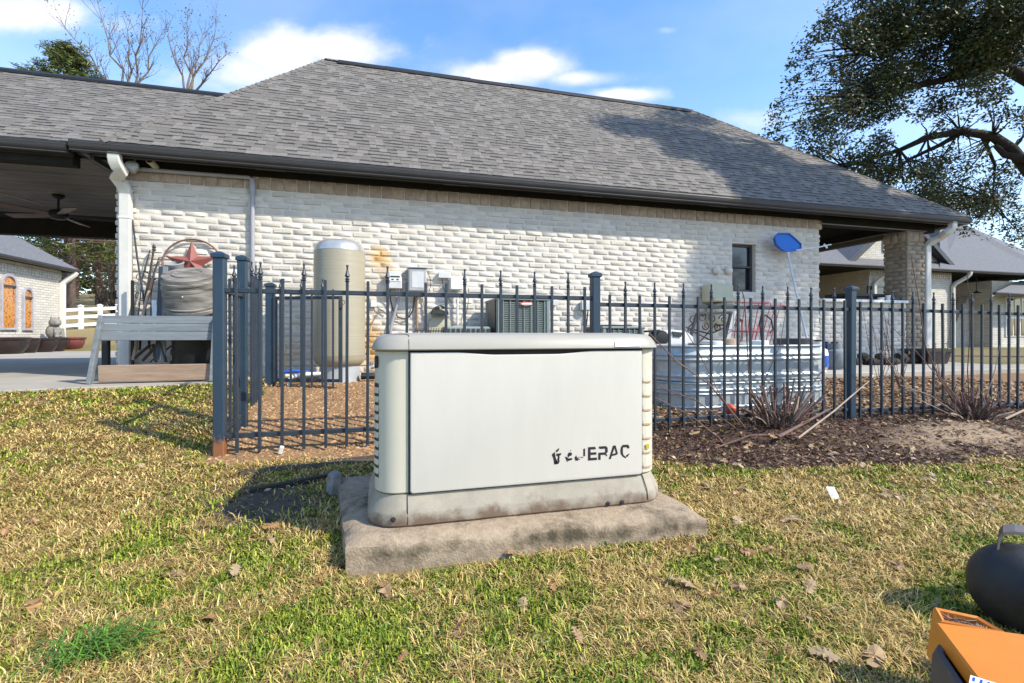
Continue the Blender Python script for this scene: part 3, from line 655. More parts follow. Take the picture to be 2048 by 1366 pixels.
# --- low brick wall closing the porch
lw = thing('low_brick_wall', 'low white brick bar wall joining the house end to the porch column', 'wall', (XR, YW, .36))
q = MB(); q.box(((XR + CX0) / 2 + .01, YW + .12, .83), (CX0 - XR - .03, .206, .98)); core = q.build('core', M_['mortar'], lw)
its = []
brick_field(lambda x, z, l: its.append((Vector((x, YW + .025, z)), 0, l / .2, random.randrange(8))), .36, 14, XR + .01, CX0 - .005, None, 12)
spawn_bricks(core, its, 300, BRm, BR, 'brick', M_['brick'], None)
q = MB()
for k in range(7):
    q.box((XR + .13 + k * .247, YW + .10, 1.345), (.242, .30, .045), ch=.006)
q.build('coping', M_['white'], lw)
for (px, py, hh, w) in ((1776, 592, .085, .07), (1762, 596, .045, .1)):
    p = at(px, py, YW + .06); q = MB(); q.lathe([(w * .36, 1.369), (w * .5, 1.369 + hh * .9), (w * .52, 1.369 + hh), (w * .46, 1.369 + hh)], 14, (p.x, YW + .06, 0))
    tag(q.build('cup', M_['white'], smooth=40), 'tall white cup standing on the low brick wall' if hh > .06 else 'short white dish beside the taller cup on the low wall', 'cup')
p0, p1 = at(1680, 595, YW + .5), at(1756, 595, YW + .5)
gr = thing('grill_counter', 'dark counter shelf showing just above the low brick wall', 'counter', (p0.x, YW + .5, .37))
q = MB(); q.box(((p0.x + p1.x) / 2, YW + .5, 1.47), (1.0, .45, .05), ch=.01); q.build('top', M_['acdark'], gr)
q = MB(); q.box(((p0.x + p1.x) / 2, YW + .52, .9), (.9, .4, 1.08)); q.build('base', M_['black'], gr)
# ---------------------------------------------------------------- concrete pad
def make_pad():
    q = MB(); P4 = [(-.115, 1.768), (1.275, 1.682), (1.285, 2.62), (-.215, 2.64)]
    nx, ny = 40, 28
    def pt(s, t): 
        a = [P4[0][k] * (1 - s) + P4[1][k] * s for k in (0, 1)]; b_ = [P4[3][k] * (1 - s) + P4[2][k] * s for k in (0, 1)]
        return a[0] * (1 - t) + b_[0] * t, a[1] * (1 - t) + b_[1] * t
    top = {}
    for j in range(ny + 1):
        for i in range(nx + 1):
            s, t = i / nx, j / ny; x, y = pt(s, t)
            edge = min(i, nx - i, j, ny - j); z = .103 - (.020 if edge == 0 else .004 if edge == 1 else 0) * (.4 + 1.2 * float(fbm(np.array(x * 9.), np.array(y * 9.), 5, 2)))
            z += (float(fbm(np.array(x * 14.), np.array(y * 14.), 8, 3)) - .5) * .006
            if edge == 0: x += random.uniform(-.004, .004); y += random.uniform(-.004, .004)
            top[(i, j)] = (x, y, z)
    vs = [top[(i, j)] for j in range(ny + 1) for i in range(nx + 1)]; ix = lambda i, j: j * (nx + 1) + i
    fs = [(ix(i, j), ix(i + 1, j), ix(i + 1, j + 1), ix(i, j + 1)) for j in range(ny) for i in range(nx)]
    rim = [(i, 0) for i in range(nx)] + [(nx, j) for j in range(ny)] + [(i, ny) for i in range(nx, 0, -1)] + [(0, j) for j in range(ny, 0, -1)]
    b = len(vs); m = len(rim)
    for lev, zz in enumerate((.055, -.08)):
        for (i, j) in rim:
            x, y, z = top[(i, j)]; vs.append((x + random.uniform(-.005, .005), y + random.uniform(-.006, .006) - (.006 if j == 0 else 0), zz + (random.uniform(-.006, .006) if lev == 0 else 0)))
    for k in range(m):
        a, c = rim[k], rim[(k + 1) % m]
        fs.append((ix(*a), b + k, b + (k + 1) % m, ix(*c))); fs.append((b + k, b + m + k, b + m + (k + 1) % m, b + (k + 1) % m))
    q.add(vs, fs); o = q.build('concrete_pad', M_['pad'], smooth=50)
    tag(o, 'rough stained concrete slab under the beige standby generator', 'slab')
make_pad()

# ---------------------------------------------------------------- standby generator
GX0, GX1, GY0, GY1, GZ = -.050, 1.218, 1.853, 2.49, .106
def rrect(x0, x1, y0, y1, r, z, n=8):
    out = []
    for (cx, cy, a0) in ((x1 - r, y0 + r, -90), (x1 - r, y1 - r, 0), (x0 + r, y1 - r, 90), (x0 + r, y0 + r, 180)):
        for k in range(n + 1):
            a = R(a0 + 90 * k / n); out.append(Vector((cx + r * math.cos(a), cy + r * math.sin(a), z)))
    return out
def make_generator():
    g = thing('standby_generator', 'beige metal standby generator cabinet with white lid on the concrete slab', 'generator', (.58, 2.17, GZ))
    q = MB(); q.loft([rrect(GX0 + i, GX1 - i, GY0 + i, GY1 - i, .135 - i * .7, z) for (i, z) in ((.004, GZ), (0, GZ + .006), (0, GZ + .045), (.003, GZ + .052), (.012, GZ + .072), (.024, GZ + .098), (.030, GZ + .112))])
    base = q.build('base', M_['genbase'], g, smooth=30)
    for xx, tilt in ((.098, 0), (1.098, .012)):
        q = MB(); q.bar((xx + tilt, GY0 - .0008, GZ + .01), (xx + tilt * .6, GY0 + .0022, GZ + .055), .0025, .0025); q.bar((xx + tilt * .6, GY0 + .0015, GZ + .055), (xx, GY0 + .0285, GZ + .111), .0025, .003); q.build('seam', M_['seam'], base)
    for xx, yy in ((.045, GY0 + .004), (.92, GY0 - .001), (.985, GY0 - .001)):
        q = MB(); q.lathe([(.010, 0), (.010, .003), (.004, .005)], 8, (xx, yy, GZ + .032 if xx < .1 else GZ + .012), Matrix.Rotation(R(90), 3, 'X')); q.build('bolt', M_['seam'], base)
    bx0, bx1, by0, by1 = -.022, 1.190, 1.884, 2.462; zb, zt = GZ + .115, .772
    q = MB(); q.loft([rrect(bx0 + i, bx1 - i, by0 + i, by1 - i, .095, z) for (i, z) in ((.006, zb), (0, zb + .006), (0, zt - .01), (.01, zt))]); cab = q.build('cabinet', M_['genbody'], g, smooth=30)
    q = MB(); q.loft([rrect(bx0 + .012, bx1 - .012, by0 + .012, by1 - .012, .09, z) for z in (GZ + .108, zb + .004)]); q.build('base_gap', M_['seam'], g)
    # front door with a dished finger pull along its top edge
    dx0, dx1, dz0, dz1 = .108, 1.092, GZ + .117, .765
    q = MB(); q.box(((dx0 + dx1) / 2, by0 - .001, (dz0 + dz1) / 2 + .001), (dx1 - dx0 + .012, .006, dz1 - dz0 + .012)); q.build('door_gap', M_['seam'], g)
    top = []; n = 36
    for k in range(n + 1):
        t = k / n; x = dx1 - (dx1 - dx0) * t; s = sstep(.0, .30, np.array(min(1, max(0, (t - .22) / .62)))) * sstep(1.0, .7, np.array(min(1, max(0, (t - .22) / .62))))
        top.append((x, dz1 - .006 - .0115 * float(s)))
    r = .010; loops = []
    def outline(i):
        pts = [(dx0 + i + (r if k == 0 else 0), dz0 + i) for k in (0,)] + [(dx1 - i - r, dz0 + i), (dx1 - i - .003, dz0 + i + .003), (dx1 - i, dz0 + i + r)]
        pts += [(min(max(x, dx0 + i), dx1 - i), z - i) for (x, z) in top]; pts += [(dx0 + i, dz0 + i + r), (dx0 + i + .003, dz0 + i + .003)]; return pts
    for (i, y) in ((0, by0 - .002), (0, by0 - .011), (.0035, by0 - .015), (.006, by0 - .0155)): loops.append([Vector((x, y, z)) for (x, z) in outline(i)])
    door = MB().loft(loops).build('door_panel', M_['gendoor'], g, smooth=30)
    # right-hand corner strip: slats with rust on their lips
    for k in range(7):
        z = .30 + k * .062 - .05
        q = MB(); q.m = 0
        pts = [(1.104, by0 + .0078), (1.120, by0 + .0085), (1.135, by0 + .012), (1.147, by0 + .0185), (1.154, by0 + .025)]
        q.loft([[Vector((x, y - .004, z)), Vector((x + .001, y - .009, z + .004)), Vector((x, y - .005, z + .045)), Vector((x, y + .004, z + .047)), Vector((x, y + .004, z))] for x, y in pts])
        sl = q.build('louver_slat', M_['genbody'], g)
        if 1:
            q = MB(); q.loft([[Vector((x, y - .0102, z - .003)), Vector((x, y - .0108, z + .0045)), Vector((x, y - .002, z + .005)), Vector((x, y - .002, z - .003))] for x, y in pts]); q.build('rust_streak', M_['rustline'], sl)
    # left corner louvers
    cxr, cyr, rr = bx0 + .095, by0 + .095, .095
    for k in range(10):
        z = .285 + k * .0345
        def arc(rad, dz, a0=174, a1=213, n=7):
            return [Vector((cxr + rad * math.cos(R(a0 + (a1 - a0) * i / n)), cyr + rad * math.sin(R(a0 + (a1 - a0) * i / n)), z + dz)) for i in range(n + 1)]
        A0, A1, B0, B1 = arc(rr + .0006, .031), arc(rr + .0042, .0085), arc(rr + .0002, .028), arc(rr + .0022, .0055)
        q = MB(); m = len(A0); q.add(A0 + A1 + B1 + B0, [(i, i + 1, m + i + 1, m + i) for i in range(m - 1)] + [(m + i, m + i + 1, 2 * m + i + 1, 2 * m + i) for i in range(m - 1)] + [(2 * m + i, 2 * m + i + 1, 3 * m + i + 1, 3 * m + i) for i in range(m - 1)] + [(0, m, 2 * m, 3 * m), (m - 1, 4 * m - 1, 3 * m - 1, 2 * m - 1)])
        q.build('louver_slat', M_['genbody'], g)
    q = MB(); bk = [[Vector((cxr + (rr + d) * math.cos(R(a)), cyr + (rr + d) * math.sin(R(a)), z)) for a in range(173, 215, 4)] for z in (.278, .640) for d in (.0010,)]; q.add(bk[0] + bk[1], [(i, i + 1, len(bk[0]) + i + 1, len(bk[0]) + i) for i in range(len(bk[0]) - 1)]); q.build('louver_gap_shade', M_['timber'], g)  # dark sheet painting the shade in the gaps between the slats
    # lid
    q = MB(); lx0, lx1, ly0, ly1 = bx0 - .013, bx1 + .013, by0 - .026, by1 + .013
    q.loft([rrect(lx0 + i, lx1 - i, ly0 + i, ly1 - i, max(.09, .108 - i * .2), z) for (i, z) in ((.012, .770), (.003, .768), (0, .772), (.002, .781), (.010, .800), (.020, .816), (.030, .824), (.05, .829), (.12, .835))]); lid = q.build('lid', M_['genlid'], g, smooth=40)
    for xx in (.103,):
        q = MB(); q.bar((xx, ly0 - .001, .770), (xx, ly0 + .0095, .800), .0022, .002); q.bar((xx, ly0 + .0090, .799), (xx, ly0 + .0295, .8255), .0022, .002); q.bar((xx, ly0 + .0295, .8255), (xx - .01, ly0 + .05, .8295), .0022, .002); q.bar((xx - .01, ly0 + .05, .8295), (xx - .12, ly0 + .06, .8305), .0022, .002); q.build('seam', M_['seam'], lid)
    q = MB(); s0, s1 = at(1230, 690, ly0).x, at(1281, 690, ly0).x
    q.add([Vector((s0, ly0 - .0012 + .0004, .776)), Vector((s1, ly0 - .0006, .778)), Vector((s1 - .002, ly0 + .0085, .8005)), Vector((s0 + .003, ly0 + .008, .7995))], [(0, 1, 2, 3)])
    q.v = [(x, y - .0024, z) for x, y, z in q.v]; st = q.build('label_sticker', M_['sticker'], lid)
    # black latch hook on the left corner
    a = R(206); p = Vector((cxr + (rr + .001) * math.cos(a), cyr + (rr + .001) * math.sin(a), .722)); q = MB(); t = Vector((-math.sin(a), math.cos(a), 0)); nrm = Vector((math.cos(a), math.sin(a), 0))
    def hk(u, z): return p + t * u + Vector((0, 0, z))
    q.prism([hk(-.010, .018), hk(-.004, .024), hk(.004, .024), hk(.010, .016), hk(.010, -.016), (hk(.006, -.022)), hk(.003, -.012), hk(-.002, -.012), hk(-.004, -.024), hk(-.010, -.018)], nrm * .006); q.build('latch', M_['black'], g)
    # peeling lettering on the door
    yf = by0 - .0165
    x0, zb0 = .680, .3005; sk = 0.0
    def poly(pts, parent=door, ox=0):
        q = MB(); q.prism([Vector((x0 + ox + px * .001, yf, zb0 + pz * .001 + (px + ox * 1000) * sk)) for (px, pz) in pts], (0, .0006, 0)); return q
    HT = 56
    def letter(parts, ox, name='letter'):
        q = MB()
        for pts in parts: q.prism([Vector((x0 + ox * .001 + a * .001, yf, zb0 + c * .001)) for (a, c) in pts], (0, .0007, 0))
        q.build(name, M_['decal'], door)
    # G and first E and N survive only as torn flecks
    letter([[(0, 38), (12, 46), (13, 34), (16, 20), (22, 8), (18, -5), (9, -5), (7, 10), (4, 24), (-1, 32)], [(14, 50), (31, 61), (29, 52), (21, 44)], [(18, 38), (40, 39), (38, 31), (31, 29), (33, 20), (27, 8), (22, 14), (25, 22), (24, 29), (18, 30)], [(13, 6), (27, 9), (30, 16), (33, 8), (28, -4), (14, -5)]], -2)
    letter([[(2, 24), (12, 20), (20, 14), (31, 16), (36, 10), (18, 5), (8, 8)], [(13, 28), (17, 38), (24, 40), (33, 37), (32, 27), (22, 24), (14, 22)], [(24, 46), (29, 50), (28, 44)], [(20, 14), (30, 16), (31, 12), (22, 8)], [(9, 8), (14, 4), (16, 2), (11, 2)], [(17, 23), (20, 24), (21, 20), (18, 19)]], 52)
    letter([[(-2, 16), (6, 26), (10, 16), (17, 12), (14, 3), (3, 4)], [(14, 16), (18, 18), (24, 18), (20, 15)], [(17, 9), (22, 10), (24, 7), (18, 6)], [(26, 17), (37, 18), (36, 14), (27, 14)], [(38, 20), (46, 20), (46, 52), (38, 50)]], 98)
    w, t = 41, 10.5
    letter([[(0, 0), (w, 0), (w, t), (t + 1, t), (t + 1, 23), (w - 3, 23), (w - 3, 33), (t + 1, 33), (t + 1, HT - t), (w - 5, HT - t), (w - 8, HT), (0, HT)]], 157)
    letter([[(0, 0), (t, 0), (t, 20), (30, 20), (40, 12), (41, 17), (36, 24), (43, 30), (43, 48), (35, HT), (4, HT), (1, HT - 6), (9, HT - t), (31, HT - t), (32, 32), (29, 30), (0, 30)]], 204)
    letter([[(-3, 0), (7, 0), (11, 12), (32, 15), (40, 20), (29, HT), (17, HT)], ], 255, 'letter')
    letter([[(5, 14), (12, 6), (26, -2), (28, 2), (16, 12), (12, 22), (12, 44), (16, HT - t), (30, HT - t), (33, 40), (43, 40), (42, 50), (36, HT), (12, HT), (4, 49), (1, 40), (1, 22)], [(26, 6), (33, 3), (43, 14), (42, 18), (35, 14), (29, 12)]], 306)
    q = MB(); q.prism([Vector((x0 + (255 + a) * .001, yf - .0004, zb0 + c * .001)) for (a, c) in ((13.5, 21), (28.5, 23), (23, 43))], (0, .0006, 0)); q.build('letter_counter', M_['gendoor'], door)
    st2 = MB(); p = at(1295, 888, by0 - .016); st2.box((1.124, by0 - .0035, .340), (.016, .002, .020)); st2.build('warning_sticker', M_['yellow'], g)
make_generator()

# ---------------------------------------------------------------- iron fence
def finial_mesh():
    q = MB(); q.lathe([(.009, 0), (.014, .006), (.014, .010), (.008, .014), (.014, .019), (.014, .024), (.007, .028), (.008, .034), (.0158, .040), (.0145, .046), (.0085, .064), (.0055, .080), (.0055, .096), (.0075, .100), (.0075, .108), (.004, .112)], 8)
    return q.mesh('finial', smooth=40, mats=[M_['fence']])
FIN = finial_mesh()
def picket_mesh(h):
    q = MB(); q.box((0, 0, h / 2), (.0178, .0178, h), ch=.002); return q.mesh('picket', mats=[M_['fence']])
PK = {}
def pickets(fence, pts, z0, ztops, skip=()):
    """pts: list of (x, y, spear?)"""
    for i, (x, y, spear) in enumerate(pts):
        zt = ztops - (.012 if spear else -.0); key = round(zt - z0, 3)
        if key not in PK: PK[key] = picket_mesh(key)
        o = inst('picket', PK[key], fence, (x, y, z0), (0, 0, random.uniform(-.03, .03)))
        o.rotation_euler = (random.uniform(-.004, .004), random.uniform(-.005, .005), o.rotation_euler.z)
        if spear: f = inst('finial', FIN, o, (x, y, zt)); f.location = (0, 0, zt - z0)
def rail(fence, p, q): 
    b = MB(); b.bar(p, q, .030, .028, ch=.003); b.build('rail', M_['fence'], fence)
def post(fence, x, y, z0, z1, m='post', w=.062, rot=0.0, lean=0.0):
    b = MB(); M = Euler((0, lean, rot)).to_matrix(); zc = (z0 + z1) / 2
    b.box((x, y, zc), (w, w, z1 - z0), M, ch=.006); o = b.build('post', M_[m], fence)
    c = MB(); h = w / 2 + .008; tx = x + math.sin(lean) * (z1 - z0) / 2
    c.loft([[M @ Vector((a * s, d * s, zz)) + Vector((tx, y, 0)) for a, d in ((-1, -1), (1, -1), (1, 1), (-1, 1))] for s, zz in ((h * .9, z1 - .018), (h, z1 - .014), (h, z1 + .004), (h * .82, z1 + .011), (h * .2, z1 + .024))]); c.build('post_cap', M_[m], o); return o
YF = 3.25
fence = thing('iron_fence', 'long dark slate iron fence with spear pickets running behind the generator', 'fence', (1.5, YF, .1))
xp1, xp2, xp3, xp4 = at(440, 600, YF).x, at(1190, 600, YF).x, at(1701, 600, YF).x, 6.29
post(fence, xp1, YF, -.05, 1.300, 'postrust', rot=R(-4)); post(fence, xp2, YF, -.02, 1.262); post(fence, xp3, YF, -.02, 1.222, lean=R(.35)); post(fence, xp4, YF, -.02, 1.20)
s1 = [521, 565.6, 609, 652.5, 693.7, 735, 775.6, 814, 852, 890, 927, 963, 999, 1033, 1067, 1101, 1134, 1167]
xs1 = [at(476.5, 600, YF).x] + [at(p, 600, YF).x for p in s1]
pickets(fence, [(x, YF - .024, i % 2 == 1 and i != 9) for i, x in enumerate(xs1)], .118, 1.168)
rail(fence, (xp1, YF, 1.092), (xp2, YF, 1.090)); rail(fence, (xp1, YF, .217), (xp2, YF, .217))
s2 = [1217.7, 1248, 1277, 1307, 1335, 1363, 1391, 1418, 1445, 1471, 1496, 1521, 1545.5, 1570, 1594, 1618, 1641, 1664, 1685]
xs2 = [at(p, 600, YF).x for p in s2]
pickets(fence, [(x, YF - .024, i % 2 == 1) for i, x in enumerate(xs2)], .095, 1.118)
rail(fence, (xp2, YF, 1.046), (xp3, YF, 1.040)); rail(fence, (xp2, YF, .178), (xp3, YF, .180))
xs3 = [xp3 + .075 + .1225 * k for k in range(19)]
pickets(fence, [(x, YF - .024, i % 2 == 1) for i, x in enumerate(xs3)], .085, 1.108)
rail(fence, (xp3, YF, 1.050), (xp4, YF, 1.022)); rail(fence, (xp3, YF, .172), (xp4, YF, .150))
# short return at the left end
p2 = at(485, 600, 3.76)
post(fence, p2.x, 3.76, .05, at(485, 517, 3.76).z, 'post', .058)
pickets(fence, [(xp1 + (p2.x - xp1) * t, YF + .51 * t, s) for t, s in ((.2, True), (.42, False), (.60, True), (.82, False))], .14, 1.185)
rail(fence, (xp1, YF + .03, 1.092), (p2.x, 3.73, 1.10)); rail(fence, (xp1, YF + .03, .24), (p2.x, 3.73, .275))
# gate leaf running back from the return, and the far post with the open leaf
def leaf(name, label, a, b_, z0, z1, n, spear, loc, stile=True):
    g = thing(name, label, 'gate', loc); a, b_ = Vector(a), Vector(b_)
    for zz in (z0, z1): q = MB(); q.bar((a.x, a.y, zz), (b_.x, b_.y, zz), .028, .028, ch=.003); q.build('rail', M_['fence'], g)
    ang = math.atan2(b_.y - a.y, b_.x - a.x); off = Vector((math.sin(ang), -math.cos(ang), 0)) * .022
    for k in range(n):
        t = (k + .6) / (n + .2); p = a.lerp(b_, t) + off; zt = z1 + (.075 if k % 2 else .06)
        me = picket_mesh(zt - z0 + .06); o = inst('picket', me, g, (p.x, p.y, z0 - .06))
        if spear and k % 2 == 0: f = inst('finial', FIN, o, (0, 0, 0)); f.location = (0, 0, zt - z0 + .06)
    if stile:
        for p in (a, b_): q = MB(); q.box((p.x, p.y, (z0 + z1) / 2), (.034, .034, z1 - z0 + .03), ch=.003); q.build('stile', M_['fence'], g)
    return g
ga, gb = atz(494, 600, 3.57), atz(519, 600, 4.22)
leaf('fence_gate', 'narrow dark fence gate leaf closed behind the corner post', (ga.x, ga.y, 0), (gb.x, gb.y, 0), .345, 1.205, 6, True, (ga.x, ga.y, .3), False)
fp = at(541, 600, 4.96)
far = thing('gate_post', 'dark square gate post standing alone in front of the pressure tank', 'post', (fp.x, 4.96, .3)); post(far, fp.x, 4.96, .28, at(541, 570, 4.96).z, 'post', .075)
gc = atz(681, 600, 4.45)
g2 = leaf('fence_gate', 'wide dark fence gate leaf swung open across the pressure tank', (fp.x + .05, 4.92, 0), (gc.x, gc.y, 0), .40, 1.165, 6, True, (fp.x + .05, 4.92, .35))
q = MB(); q.box((gc.x + .004, gc.y - .01, 1.10), (.03, .05, .07), ch=.004); q.tube([Vector((gc.x + .02, gc.y - .03, 1.12 + .02 * math.cos(t))) + Vector((.02 * math.sin(t), 0, 0)) for t in [i * .63 for i in range(10)]], .003, 5); q.build('latch', M_['iron'], g2)

# ---------------------------------------------------------------- pressure tank and its pipes
tk = at(679.5, 740, 5.32); tr = .253; tx = tk.x; tz = .35
tank = thing('pressure_tank', 'tall beige ribbed pressure tank with a bright metal dome by the brick wall', 'tank', (tx, 5.32, tz))
zt_, zs = at(679, 480, 5.32).z, at(679, 504, 5.32).z; zl = at(679, 733, 5.32).z
prof = [(tr * .55, zl - .002), (tr * .80, zl + .012), (tr * .94, zl + .045), (tr * .99, zl + .085), (tr, zl + .12)]
nrib = 46
for k in range(nrib):
    z = zl + .12 + (zs - zl - .14) * k / nrib; prof += [(tr + .0012, z + .006), (tr - .0012, z + .014)]
prof += [(tr, zs)]
q = MB(); q.lathe(prof, 40, (tx, 5.32, 0)); q.build('body', M_['tank'], tank, smooth=50)
q = MB(); q.lathe([(tr + .001, zs - .004), (tr - .002, zs + .03), (tr - .03, zs + .075), (tr - .075, zs + .105), (tr - .13, zt_ - .01), (tr * .2, zt_)], 40, (tx, 5.32, 0)); q.build('dome', M_['steelcap'], tank, smooth=50)
q = MB(); q.lathe([(tr * .84, tz - .02), (tr * .82, tz + .01), (tr * .77, zl + .02), (tr * .5, zl + .03)], 32, (tx, 5.32, 0)); base = q.build('skirt', M_['greyplastic'], tank, smooth=40)
for a in (-128, -100, -62):
    q = MB(); q.bar((tx + math.cos(R(a)) * tr * .835, 5.32 + math.sin(R(a)) * tr * .835, tz), (tx + math.cos(R(a)) * tr * .785, 5.32 + math.sin(R(a)) * tr * .785, zl), .004, .006); q.build('rib', M_['conduit'], base)
def pipe(name, label, path, r, m, cat='pipe', group=None, n=8):
    q = MB(); q.tube(path, r, n); o = q.build(name, M_[m], smooth=40); return tag(o, label, cat, group)
P = lambda px, py, y: at(px, py, y)
pipe('water_pipe', 'white plastic pipe elbow at the left foot of the pressure tank', [P(578, 778, 4.95), P(577, 762, 4.97), P(582, 755, 5.0), P(600, 749, 5.05), P(640, 747, 5.15)], .018, 'white')
pipe('water_pipe', 'blue plastic water pipe lying behind the open gate leaf', [P(560, 745, 5.2), P(590, 742, 5.2), P(632, 745, 5.25)], .016, 'blue')
pipe('water_pipe', 'cream plastic pipe running along the wall foot to the tank', [P(570, 752, 5.35), P(610, 753, 5.4), P(640, 755, 5.4)], .022, 'cream')
pipe('drain_pipe', 'thick black pipe stub between the tank and the generator', [P(722, 752, 5.2), P(760, 751, 5.2), P(800, 751, 5.25)], .036, 'black')
pipe('spigot_pipe', 'thin dark spigot riser on the wall right of the tank', [P(734, 710, 5.72), P(736, 690, 5.74), P(736, 660, 5.76), P(737, 632, 5.76)], .014, 'iron')
q = MB(); p = P(741, 735, 5.3); q.tube([p, p + Vector((.05, 0, .01))], .02, 8); q.tube([p + Vector((.025, 0, 0)), p + Vector((.025, 0, .06))], .008, 6); q.box(p + Vector((.025, 0, .065)), (.06, .012, .012)); tag(q.build('tap', M_['steelcap']), 'small steel valve tap above the black pipe stub', 'tap')

# ---------------------------------------------------------------- pipes, boxes and wires on the wall
q = MB(); xv = P(505, 450, YW - .03).x
q.tube([(P(272, 342, YW - .04).x, YW - .03, 2.535), (xv - .03, YW - .03, 2.535), (xv, YW - .03, 2.50), (xv, YW - .03, 2.40)], .021, 8)
q.tube([(xv, YW - .03, 2.52), (xv, YW - .03, 2.36)], .030, 10); q.tube([(xv, YW - .03, 2.38), (xv, YW - .03, .36)], .0235, 10)
cd = q.build('conduit_pipe', M_['conduit'], smooth=40); tag(cd, 'grey conduit running along the wall top then down beside the star', 'pipe')
for z in (1.62, .95):
    q = MB(); q.box((xv, YW - .012, z), (.085, .012, .022), ch=.003); q.build('clamp', M_['conduit'], cd)
def wbox(name, label, px0, px1, py0, py1, dep, m, cat='box', y=YW - .005, ch=.01):
    a, b_ = P(px0, py1, y - dep), P(px1, py0, y - dep); t = thing(name, label, cat, ((a.x + b_.x) / 2, y, a.z))
    q = MB(); q.box(((a.x + b_.x) / 2, y - dep / 2, (a.z + b_.z) / 2), (b_.x - a.x, dep, b_.z - a.z), ch=ch); q.build('housing', M_[m], t); return t, a, b_
t, a, b_ = wbox('electric_meter', 'small pale meter box with a dark display slot beside the breaker enclosure', 776, 804, 543, 577, .10, 'whitebox', 'meter')
yy = a.y
q = MB(); q.box(((a.x + b_.x) / 2, yy - .004, b_.z - .062), (.105, .008, .018)); q.build('display', M_['acdark'], t)
for s in (-1, 1): q = MB(); q.box(((a.x + b_.x) / 2 + s * .028, yy - .004, b_.z - .095), (.026, .008, .014)); q.build('dial', M_['black'], t)
q = MB(); q.box(((a.x + b_.x) / 2, yy - .003, b_.z - .075), (.13, .005, .085), ch=.002); q.build('faceplate', M_['white'], t)
for s in (.02, .05): q = MB(); q.tube([((a.x + b_.x) / 2 + s, yy + .05, a.z), ((a.x + b_.x) / 2 + s, yy + .05, a.z - .09)], .008, 6); q.build('cable_gland', M_['white'], t)
t, a, b_ = wbox('breaker_box', 'large pale grey breaker enclosure between the meter and the vent hood', 817, 853, 537, 582, .14, 'whitebox')
q = MB(); q.box(((a.x + b_.x) / 2, a.y - .006, (a.z + b_.z) / 2), (b_.x - a.x - .012, .012, b_.z - a.z - .012), ch=.004); dr = q.build('door', M_['greyplastic'], t)
q = MB(); q.box(((a.x + b_.x) / 2, a.y - .013, (a.z + b_.z) / 2), (b_.x - a.x - .07, .004, b_.z - a.z - .08), ch=.0015); q.build('panel', M_['whitebox'], dr)
q = MB(); q.box(((a.x + b_.x) / 2, a.y + .06, b_.z + .006), (b_.x - a.x + .02, .17, .008)); q.build('rain_lid', M_['greyplastic'], t)
wbox('junction_box', 'small pale junction box with cable above the white wall box', 877, 901, 544, 556, .05, 'whitebox', ch=.006)
wbox('junction_box', 'white square wall box overlapped by a fence spear', 901, 926, 555, 579, .13, 'white', ch=.008)
wbox('outlet_box', 'small white outlet box low on the wall right of the tank', 741, 753, 600, 614, .03, 'white', ch=.005)
wbox('junction_box', 'tiny grey switch box right of the air conditioner', 1103, 1116, 600, 611, .05, 'whitebox', ch=.005)
wbox('junction_box', 'grey disconnect box on the wall beside the middle fence post', 1164, 1180, 602, 620, .07, 'whitebox', ch=.006)
o = pipe('meter_cable', 'black cable looping down from the meter to the conduits', [P(780, 580, YW - .08), P(781, 600, YW - .04), P(786, 620, YW - .03), P(796, 634, YW - .03), P(808, 638, YW - .03), P(818, 634, YW - .03), P(825, 622, YW - .03), P(828, 606, YW - .02), P(829, 590, YW - .04)], .008, 'black', 'cable')
pipe('slanted_conduit', 'grey conduit slanting from the meter down to the left', [P(801, 578, YW - .03), P(797, 598, YW - .03), P(783, 648, YW - .04), P(778, 690, YW - .05)], .017, 'conduit')
pipe('riser_conduit', 'tan cable conduit dropping straight below the breaker enclosure', [P(834, 585, YW - .02), P(834, 640, YW - .02), P(836, 700, YW - .03)], .014, 'brownboard')
pipe('riser_conduit', 'thin pale conduit below the right edge of the breaker enclosure', [P(846, 585, YW - .02), P(847, 600, YW - .02), P(851, 630, YW - .02), P(851, 700, YW - .03)], .011, 'cream')
pipe('outlet_cable', 'short black cord trailing right from the white outlet box', [P(748, 608, YW - .03), P(756, 616, YW - .02), P(766, 622, YW - .02), P(772, 628, YW - .02)], .006, 'black', 'cable')
pipe('outlet_cable', 'thin brown wire hanging below the outlet box', [P(758, 622, YW - .02), P(752, 634, YW - .02), P(742, 650, YW - .02), P(738, 665, YW - .02)], .004, 'brownboard', 'cable')
pipe('wall_cable', 'thin black wire curling right of the breaker enclosure', [P(853, 540, YW - .03), P(860, 556, YW - .02), P(862, 570, YW - .02), P(858, 584, YW - .02)], .004, 'black', 'cable')
pipe('wall_cable', 'wire drooping from the small junction box', [P(884, 556, YW - .02), P(886, 574, YW - .02), P(893, 590, YW - .02), P(905, 608, YW - .02)], .004, 'black', 'cable')
pipe('riser_conduit', 'white riser conduit below the white wall box', [P(915, 579, YW - .05), P(915, 650, YW - .04)], .013, 'white')
pipe('wall_cable', 'thin cable bowing out right of the white wall box', [P(930, 575, YW - .05), P(937, 600, YW - .04), P(934, 620, YW - .03), P(929, 640, YW - .03)], .004, 'black', 'cable')
pipe('lead_cable', 'dark whip cable hanging from the disconnect box by the post', [P(1176, 620, YW - .04), P(1174, 640, YW - .03), P(1171, 662, YW - .05), P(1170, 700, YW - .1)], .009, 'black', 'cable')
c = P(878, 628, YW); q = MB(); pr = []
for k in range(13):
    a_ = math.pi * k / 12; pr.append((math.cos(a_), math.sin(a_)))
q.loft([[Vector((c.x + x * .105 * s, YW - d, c.z - .01 + z * .11 * s)) for x, z in pr] for s, d in ((.96, .01), (1, .05), (1.0, .10), (.93, .13), (.9, .13), (.9, .02))], cap=False)
